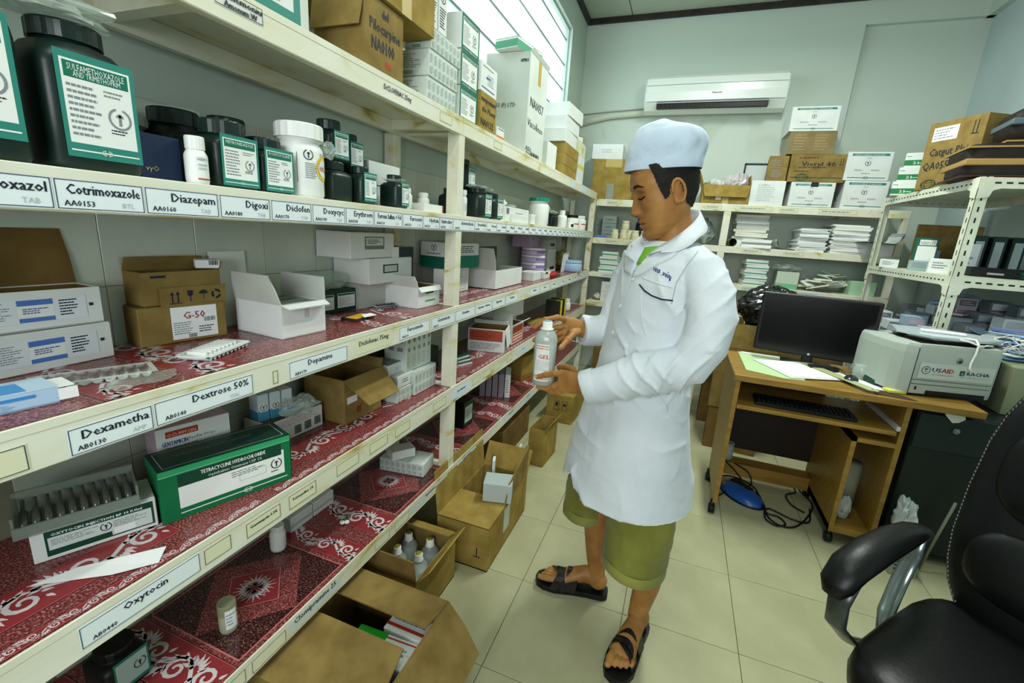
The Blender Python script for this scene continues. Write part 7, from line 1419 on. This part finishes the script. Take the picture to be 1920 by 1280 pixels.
nl = MB(); nl.ell((-.3205, 1.338, 1.0215), (.0048, .003, .0062), flat('#c39a78', .35)); nl.ell((-.3765, 1.2805, .9275), (.005, .0022, .004), flat('#c39a78', .35))
for i, q in enumerate((((-.3205, 1.3375, 1.0225), (.0048, .0035, .0062)), ((-.378, 1.2818, .9285), (.0048, .0022, .004)))):
    nl = MB(); nl.ell(*q, flat('#c39a78', .35)); ownmb('nail', nl)
# ---- face details laid on the head ----
BV = BVHTree.FromPolygons([v.co.copy() for v in bm.vertices], [list(p.vertices) for p in bm.polygons]); H3 = HM.to_3x3()
def onhead(y, z, off=.0006):
    o_ = HM @ Vector((.2, y, z)); h = BV.ray_cast(o_, H3 @ Vector((-1, 0, 0)), .4)
    return (h[0] + h[1] * off) if h[0] else HM @ headpt(z, math.atan2(y, .09))
def strip(name, top, bot, mat, off=.0008, n=14):
    b = MB(); vs = []
    for i in range(n + 1):
        t = i / n
        for P in (bot, top):
            k = t * (len(P) - 1); a = int(min(k, len(P) - 2)); u = k - a; y_ = P[a][0] * (1 - u) + P[a + 1][0] * u; z_ = P[a][1] * (1 - u) + P[a + 1][1] * u; vs.append(onhead(y_, z_, off))
    b.add(vs, [(2 * i, 2 * i + 2, 2 * i + 3, 2 * i + 1) for i in range(n)], mat, True); return ownmb(name, b)
BROW = flat('#1d130d', .8); LASH = flat('#120b08', .8); LIP = flat('#7a4438', .5)
for s_ in (1, -1):
    strip('eyebrow', [(s_ * .009, .0415), (s_ * .022, .0475), (s_ * .038, .0475), (s_ * .054, .0375)], [(s_ * .009, .0335), (s_ * .022, .0375), (s_ * .038, .0395), (s_ * .054, .0350)], BROW)
    strip('eyelash', [(s_ * .0165, .0105), (s_ * .026, .0085), (s_ * .036, .0085), (s_ * .0465, .0125)], [(s_ * .0160, .0080), (s_ * .026, .0036), (s_ * .036, .0034), (s_ * .0490, .0095)], LASH, .0016)
    strip('eyelid_crease', [(s_ * .017, .0205), (s_ * .027, .0240), (s_ * .037, .0235), (s_ * .047, .0185)], [(s_ * .017, .0195), (s_ * .027, .0230), (s_ * .037, .0225), (s_ * .047, .0175)], flat('#4f3220', .7))
    strip('nostril', [(s_ * .004, -.0385), (s_ * .012, -.0370)], [(s_ * .004, -.0415), (s_ * .012, -.0400)], flat('#2a1710', .8), n=4)
strip('upper_lip', [(-.023, -.0630), (-.010, -.0545), (0, -.0560), (.010, -.0545), (.023, -.0630)], [(-.023, -.0640), (-.010, -.0632), (0, -.0637), (.010, -.0632), (.023, -.0640)], LIP, .0005); strip('lower_lip', [(-.022, -.0650), (0, -.0655), (.022, -.0650)], [(-.020, -.0665), (-.009, -.0760), (0, -.0770), (.009, -.0760), (.020, -.0665)], flat('#8a5244', .45), .0005)
strip('mouth_line', [(-.024, -.0630), (0, -.0636), (.024, -.0630)], [(-.024, -.0648), (0, -.0655), (.024, -.0648)], flat('#2d1711', .8), .0009)
def hl(x):   # hairline height by head position
    P = [(-.2, -.058), (-.075, -.060), (-.050, -.050), (-.034, -.038), (-.028, .010), (-.022, .034), (-.004, .036), (.006, .020), (.014, -.006), (.026, -.012), (.034, .010), (.040, .034), (.050, .085), (.056, .13), (.2, .2)]
    for i in range(len(P) - 1):
        if x <= P[i + 1][0]: t = (x - P[i][0]) / (P[i + 1][0] - P[i][0]); return P[i][1] + (P[i + 1][1] - P[i][1]) * t
    return .075
hb = MB(); headmesh(hb, 170, 240, .0045, grain('#0b0806', '#1a130d', 60, .7, .3, .5, 500, 'short_black_hair'), lambda p: p.z > hl(p.x))
for v in hb.v: v += Vector((noise.noise(v * 300), noise.noise(v * 300 + Vector((9, 9, 9))), 0)) * .0008
ownmb('hair', hb)
# ---- cloth cap ----
cp = MB(); prof = [(0, 1.0), (.006, 1.012), (.022, 1.012), (.0245, 1.0), (.045, 1.03), (.065, 1.035), (.085, 1.00), (.100, .94), (.112, .84), (.121, .70), (.128, .52), (.132, .32), (.134, .12)]; n = 96; vs = []
for i, (dz, s_) in enumerate(prof):
    for k in range(n):
        t = 2 * PI * k / n; x_ = .1075 * s_ * math.copysign(abs(math.cos(t)) ** .86, math.cos(t)); y_ = .093 * s_ * math.copysign(abs(math.sin(t)) ** .86, math.sin(t)); c_ = Vector((-.0945 + .006 * (dz / .135), 1.447, 1.5635 + dz + x_ * .085 + y_ * .055))
        p = c_ + Vector((x_, y_, 0))
        if dz > .03: q = noise.noise(Vector((x_ * 16, y_ * 22 + 4, dz * 20))) * .006 + abs(noise.noise(Vector((x_ * 18 + 7, y_ * 18 - x_ * 10, dz * 40)))) * -.011; p += Vector((x_, y_, .03)).normalized() * q; p.z -= .008 * math.cos(t) * (dz / .135)
        if dz > .12: p.z -= .006 * noise.noise(Vector((x_ * 20, y_ * 20, 3)))
        vs.append(p)
fs = [(i * n + k, i * n + (k + 1) % n, (i + 1) * n + (k + 1) % n, (i + 1) * n + k) for i in range(len(prof) - 1) for k in range(n)] + [[(len(prof) - 1) * n + k for k in range(n)]]
cp.add(vs, fs, CAPM, True); cm = cp.mesh('cap'); co_ = own2('cap', cm); md = co_.modifiers.new('sub', 'SUBSURF'); md.levels = 1; md.render_levels = 1
# ---- khaki shorts ----
sh_ = MB()
sh_.tube([(-.03, 1.41, .74), (-.01, 1.39, .60), (-.004, 1.370, .48), (-.008, 1.362, .38), (-.010, 1.358, .305)], [(.08, .08), (.100, .100), (.108, .108), (.105, .105), (.100, .100)], KHAKI, 32)
sh_.tube([(-.12, 1.46, .74), (-.16, 1.49, .60), (-.205, 1.508, .48), (-.216, 1.507, .40), (-.217, 1.506, .345)], [.08, .095, .085, .074, .070], KHAKI, 32)
def wr(co, n_): 
    v = co * 14; return noise.noise(Vector((v.x * 1.4, v.y * 1.4, v.z * .8))) * .007 + noise.noise(v * 2.3) * .003
sm_ = remesh(sh_, .006, 3, .5, wr); SHO = own('shorts', sm_, KHAKI); KH2 = cloth('olive_khaki_hem', '#74763a', '#8e8e48', .3)
for (c_, r_, z_) in (((-.010, 1.358), .1035, .305), ((-.217, 1.506), .0735, .345)):
    b = MB(); n = 40; vs = []
    for (dz, dr) in ((0, -.006), (0, .0), (.004, .0028), (.032, .0024), (.036, -.002)):
        for k in range(n): t = 2 * PI * k / n; w_ = .002 * math.sin(3 * t); vs.append((c_[0] + (r_ + dr + w_) * math.cos(t), c_[1] + (r_ + dr + w_) * math.sin(t), z_ + dz + .004 * math.sin(2 * t)))
    b.add(vs, [(i * n + k, i * n + (k + 1) % n, (i + 1) * n + (k + 1) % n, (i + 1) * n + k) for i in range(4) for k in range(n)], KH2, True); ownmb('hem', b)
# ---- white coat ----
ct_ = MB()
def hemf(z, t):   # the front opening rides up into a notch at the hem
    if z > .60: return 0
    a = (t + PI) % (2 * PI) - PI
    d = abs(a + .02); return .085 * max(0, 1 - d / .10) + .02 * max(0, math.sin(t + .3)) * 0
rings(ct_, TOR, COAT, 120, hemf)
ct_.tube(LS, LR, COAT, 28); ct_.tube(RS, RR, COAT, 28)
def rg(v, f, w):   # one family of soft parallel folds with broken crests
    t = v.x * f[0] + v.y * f[1] + v.z * f[2] + noise.noise(v * 5) * w
    return (1 - abs(math.sin(t))) ** 2.2 * max(0, noise.noise(v * 7 + Vector((3, 1, 9))) + .25)
def wc(co, n_):
    v = co; a = noise.noise(Vector((v.x * 7, v.y * 7, v.z * 2.6))) * .008
    arm = v.y < 1.325 and (v.z > .88) and (v.z < 1.10 or v.x > .0)
    e = math.exp(-((v - Vector((.03, 1.24, 1.03))).length / .10) ** 2) if arm else 0   # creases gathered at the elbow
    a += e * .022 * rg(v, (58, 0, -34), 2.2)
    if arm and v.x < .02 and v.z < 1.06: a += .011 * rg(v, (50, 0, 46), 2.5)   # slanting folds along the forearm
    if arm and v.z > 1.10: a += .010 * rg(v, (-26, 0, 34), 2.5)
    if not arm:
        a += .014 * math.exp(-((v.z - .84) / .13) ** 2) * rg(v, (16, 0, 44), 3.0)     # drag lines at the waist
        if v.z > 1.02: a += .010 * rg(v, (38, 8, 22), 3.0)
        if v.z < .80: a += .010 * rg(v, (30, 10, 5), 2.0) * min(1, (.80 - v.z) / .1)   # hanging pleats of the skirt
    return a
cm_ = remesh(ct_, .0048, 3, .5, wc); COATO = own('coat', cm_, COAT)
CB_ = BVHTree.FromPolygons([v.co.copy() for v in cm_.vertices], [list(p.vertices) for p in cm_.polygons])
CD = Vector((-.06, 1.35, -.10)).normalized()
def oncoat(x, z, off=.002, y=1.3):
    o_ = Vector((x, y, z)) - CD * .5; h = CB_.ray_cast(o_, CD, 1.2)
    return h[0] + h[1] * off if h[0] else Vector((x, y + .1, z))
def patch(name, pts, mat, off=.003, th=.002, sub=5, par=None, edge=None):
    """cloth piece lying on the coat: outline in (x, z), filled by a fan of subdivided triangles"""
    b = MB(); cx = sum(p[0] for p in pts) / len(pts); cz = sum(p[1] for p in pts) / len(pts); n = len(pts); O_ = []
    for i in range(n):
        a, c = pts[i], pts[(i + 1) % n]
        for j in range(sub): t = j / sub; O_.append((a[0] + (c[0] - a[0]) * t, a[1] + (c[1] - a[1]) * t))
    m = len(O_); vs = []; R_ = 5
    for r in range(R_ + 1):
        s = r / R_
        for (x, z) in O_:
            vs.append(oncoat(cx + (x - cx) * s, cz + (z - cz) * s, off if r < R_ else off))
    fs = [(r * m + i, r * m + (i + 1) % m, (r + 1) * m + (i + 1) % m, (r + 1) * m + i) for r in range(R_) for i in range(m)]
    k0 = len(vs); vs += [oncoat(x, z, off - th) for (x, z) in O_]; fs += [(R_ * m + i, R_ * m + (i + 1) % m, k0 + (i + 1) % m, k0 + i) for i in range(m)]
    b.add(vs, fs, mat, True); return ownmb(name, b, par)
def seam(name, pts, r, mat, off=.001):
    P = []
    for i in range(len(pts) - 1):
        for j in range(6): t = j / 6; P.append(oncoat(pts[i][0] * (1 - t) + pts[i + 1][0] * t, pts[i][1] * (1 - t) + pts[i + 1][1] * t, off))
    P.append(oncoat(*pts[-1], off)); b = MB(); b.tube(P, r, mat, 6); return ownmb(name, b)
LIME = flat('#6fae2a', .8)
b = MB(); b.tube([(-.072, 1.425, 1.335), (-.088, 1.405, 1.318), (-.11, 1.385, 1.285)], [(.040, .03), (.036, .028), (.02, .02)], LIME, 20); ownmb('shirt', b)
patch('shirt_front', [(-.104, 1.350), (-.066, 1.354), (-.070, 1.338), (-.096, 1.296), (-.112, 1.312)], LIME, .0035, .003)
patch('lapel', [(-.045, 1.352), (-.015, 1.336), (-.030, 1.322), (-.062, 1.302), (-.100, 1.272), (-.129, 1.258), (-.124, 1.282), (-.104, 1.308), (-.085, 1.328)], COAT, .005, .005)
patch('lapel', [(-.168, 1.325), (-.150, 1.350), (-.128, 1.352), (-.118, 1.335), (-.124, 1.300), (-.134, 1.268), (-.158, 1.276)], COAT, .005, .005)
# collar: a folded strip round the neck, fold line above, free edge below
fold = [(-.112, 1.425, 1.345), (-.128, 1.455, 1.362), (-.115, 1.495, 1.392), (-.080, 1.525, 1.425), (-.035, 1.535, 1.450), (.008, 1.515, 1.460), (.026, 1.478, 1.458), (.018, 1.435, 1.430), (-.008, 1.395, 1.398), (-.040, 1.372, 1.370), (-.075, 1.365, 1.345), (-.100, 1.365, 1.320)]
edge_ = [(-.128, 1.395, 1.300), (-.165, 1.430, 1.325), (-.162, 1.495, 1.352), (-.115, 1.555, 1.385), (-.040, 1.575, 1.405), (.025, 1.555, 1.418), (.052, 1.490, 1.418), (.050, 1.425, 1.400), (.032, 1.375, 1.384), (.012, 1.342, 1.362), (-.022, 1.330, 1.343), (-.060, 1.330, 1.338)]
b = MB(); vs = []; nn = 44
def cr(P, t):
    k = t * (len(P) - 1); i = int(min(k, len(P) - 2)); u = k - i; q = [Vector(P[max(i - 1, 0)]), Vector(P[i]), Vector(P[i + 1]), Vector(P[min(i + 2, len(P) - 1)])]
    return .5 * ((2 * q[1]) + (-q[0] + q[2]) * u + (2 * q[0] - 5 * q[1] + 4 * q[2] - q[3]) * u * u + (-q[0] + 3 * q[1] - 3 * q[2] + q[3]) * u ** 3)
for i in range(nn + 1):
    a = cr(fold, i / nn); e = cr(edge_, i / nn); n_ = Vector((0, 0, 1)); inn = a + Vector((-(a.x + .05) * .08, -(a.y - 1.46) * .08, -.045))
    for s in (0, .5): vs.append(inn.lerp(a, s))
    vs.append(a + n_ * .002)
    for s in (.33, .66, 1): p = a.lerp(e, s); p += n_ * .0025 * math.sin(PI * s); vs.append(p)
    vs.append(e - n_ * .004)
w_ = 7; b.add(vs, [(i * w_ + j, i * w_ + j + 1, (i + 1) * w_ + j + 1, (i + 1) * w_ + j) for i in range(nn) for j in range(w_ - 1)], COAT, True); ownmb('collar', b)
seam('front_edge', [(-.129, 1.256), (-.147, 1.15), (-.160, 1.07)], .0016, flat('#aebfc6', .8), .0006); seam('front_edge', [(-.192, .85), (-.200, .74), (-.204, .69)], .0016, flat('#aebfc6', .8), .0006)
NV = flat('#14203c', .7)
seam('pocket_piping', [(-.105, 1.242), (-.088, 1.226), (-.066, 1.215), (-.040, 1.209), (-.010, 1.209)], .0022, NV, .0012)
seam('pocket_seam', [(-.100, 1.262), (-.076, 1.256), (-.045, 1.248), (-.014, 1.243)], .0012, COAT, .001); seam('pocket_seam', [(-.100, 1.235), (-.092, 1.18), (-.082, 1.14), (-.066, 1.10)], .0012, COAT, .001)
seam('sleeve_seam', [(.035, 1.346), (.012, 1.305), (-.008, 1.258), (-.013, 1.20)], .0016, flat('#9fb3bb', .8), .0004)
for (x_, z_) in ((-.126, 1.257), (-.155, 1.169), (-.166, 1.085)):
    p = oncoat(x_, z_, .0015); q = oncoat(x_, z_, .01); n_ = (q - p).normalized(); M = Matrix.Translation(p) @ n_.to_track_quat('Z', 'Y').to_matrix().to_4x4()
    b = MB(); b.lathe([(.0066, 0), (.0072, .0014), (.0064, .0026), (.0046, .0020), (.004, .0018)], flat('#dfe6e8', .3), 18, M=M); ownmb('button', b)
# embroidered name: Khmer lettering as short stitched strokes
b = MB(); base = Vector((-.072, 0, 1.286)); S = .0062
gl = [[(0, 2.2), (.3, 0)], [(0, 2.2), (.5, 2.6)], [(.9, 1.6), (.8, .2), (1.2, .0), (1.4, 1.5)], [(1.9, 1.5), (1.8, .1), (2.3, 0), (2.4, 1.5), (2.9, 1.4), (2.8, 0)], [(3.6, -.2), (3.5, -.6)], [(4.4, 1.4), (4.3, 0), (4.7, .1), (4.9, 1.4)], [(5.3, 1.4), (5.4, 0), (5.8, 0), (5.8, 1.4)], [(6.3, 1.4), (6.3, 0), (6.8, .1), (6.9, 1.4), (7.3, 1.2), (7.3, -1.0)], [(6.2, 2.1), (6.6, 2.4)], [(7.6, -.8), (7.9, 1.2)]]
for s in gl:
    P = []
    for i in range(len(s) - 1):
        for j in range(4): t = j / 4; P.append((s[i][0] * (1 - t) + s[i + 1][0] * t, s[i][1] * (1 - t) + s[i + 1][1] * t))
    P.append(s[-1]); b.tube([oncoat(base.x + x_ * S, base.z + y_ * S - x_ * S * .42, .0012) for x_, y_ in P], .0011, flat('#1d2a7a', .7), 5)
ownmb('embroidered_name', b)
# cuff bands
def cuff(c, axis, r, name='cuff'):
    q = Vector(axis).normalized(); M = Matrix.Translation(c) @ q.to_track_quat('Z', 'Y').to_matrix().to_4x4(); b = MB(); n = 36; vs = []
    for (dz, rr_) in ((-.004, r * .86), (-.006, r * .98), (-.003, r * 1.03), (.030, r * 1.06), (.033, r * 1.02)):
        for k in range(n): t = 2 * PI * k / n; vs.append((rr_ * math.cos(t), rr_ * math.sin(t), dz + .003 * math.sin(2 * t + 1)))
    b.add(vs, [(i * n + k, i * n + (k + 1) % n, (i + 1) * n + (k + 1) % n, (i + 1) * n + k) for i in range(4) for k in range(n)], COAT, True, M); ownmb(name, b)
cuff((-.212, 1.250, .934), (1, 0, .42), .0495); cuff((-.292, 1.535, 1.042), (.86, .5, 0), .0495)
# ---- the bottle in his hands ----
gb = place('gel_bottle', 'clear plastic bottle with a white GEL label held in both hands', 'bottle', -.366, 1.325, .8935, 9)
BPL = clear('cloudy_bottle_plastic', '#c9d2cd', .55, .2)
b = MB(); b.lathe([(.030, 0), (.035, .005), (.0355, .145), (.034, .158), (.026, .172), (.014, .182), (.0125, .186)], BPL, 32, sy=.86, p=.8); b.build('body', gb)
b = MB(); b.lathe([(.033, .004), (.0335, .140)], flat('#9aa39c', .3), 28, sy=.84, p=.8); b.build('fluid', gb)
b = MB(); b.lathe([(.020, .180), (.021, .182), (.0205, .184), (.0155, .185), (.0155, .203), (.014, .206)], WHITEP, 28); c_ = b.build('cap', gb); b = MB(); b.lathe([(.011, .2062), (.012, .208), (.010, .209)], flat('#8fa4b0', .4), 20); b.build('seal', c_)
lm = MB(); DEC_SUB[0] = 12; R0 = .0362
decor(lm, .066, .1, .15, [('r', 'F', .0, .12, .95, .92, flat('#dfe3df', .4)), ('g', 'F', .08, .80, .9, .9, 2, flat('#c9683a', .5)), ('g', 'F', .08, .35, .8, .58, 6, PALEINK), ('g', 'F', .05, .21, .5, .25, 1, INK), ('g', 'F', .3, .15, .85, .19, 1, flat('#c9683a', .5))])
DEC_SUB[0] = 1; text(lm, 'GEL', Vector((-.033, 0, 0)), Vector((1, 0, 0)), Vector((0, 0, 1)), Vector((0, -1, 0)), .013, .092, .0135, flat('#c4481c', .5), off=.0012, width=.034, bold=.0012)
for k in range(6): 
    z_ = .03 + k * .018; lm.add([(.0245, -.0013, z_), (.0295, -.0013, z_), (.0295, -.0013, z_ + .0015), (.0245, -.0013, z_ + .0015)], [(0, 1, 2, 3)], INK)
for p_ in lm.v: a = p_.x / R0; of = -p_.y; p_.x, p_.y = (R0 + of) * math.sin(a), -(R0 + of) * .875 * math.cos(a)
lb_ = lm.build('label', gb); lb_.rotation_euler = (0, 0, .10)
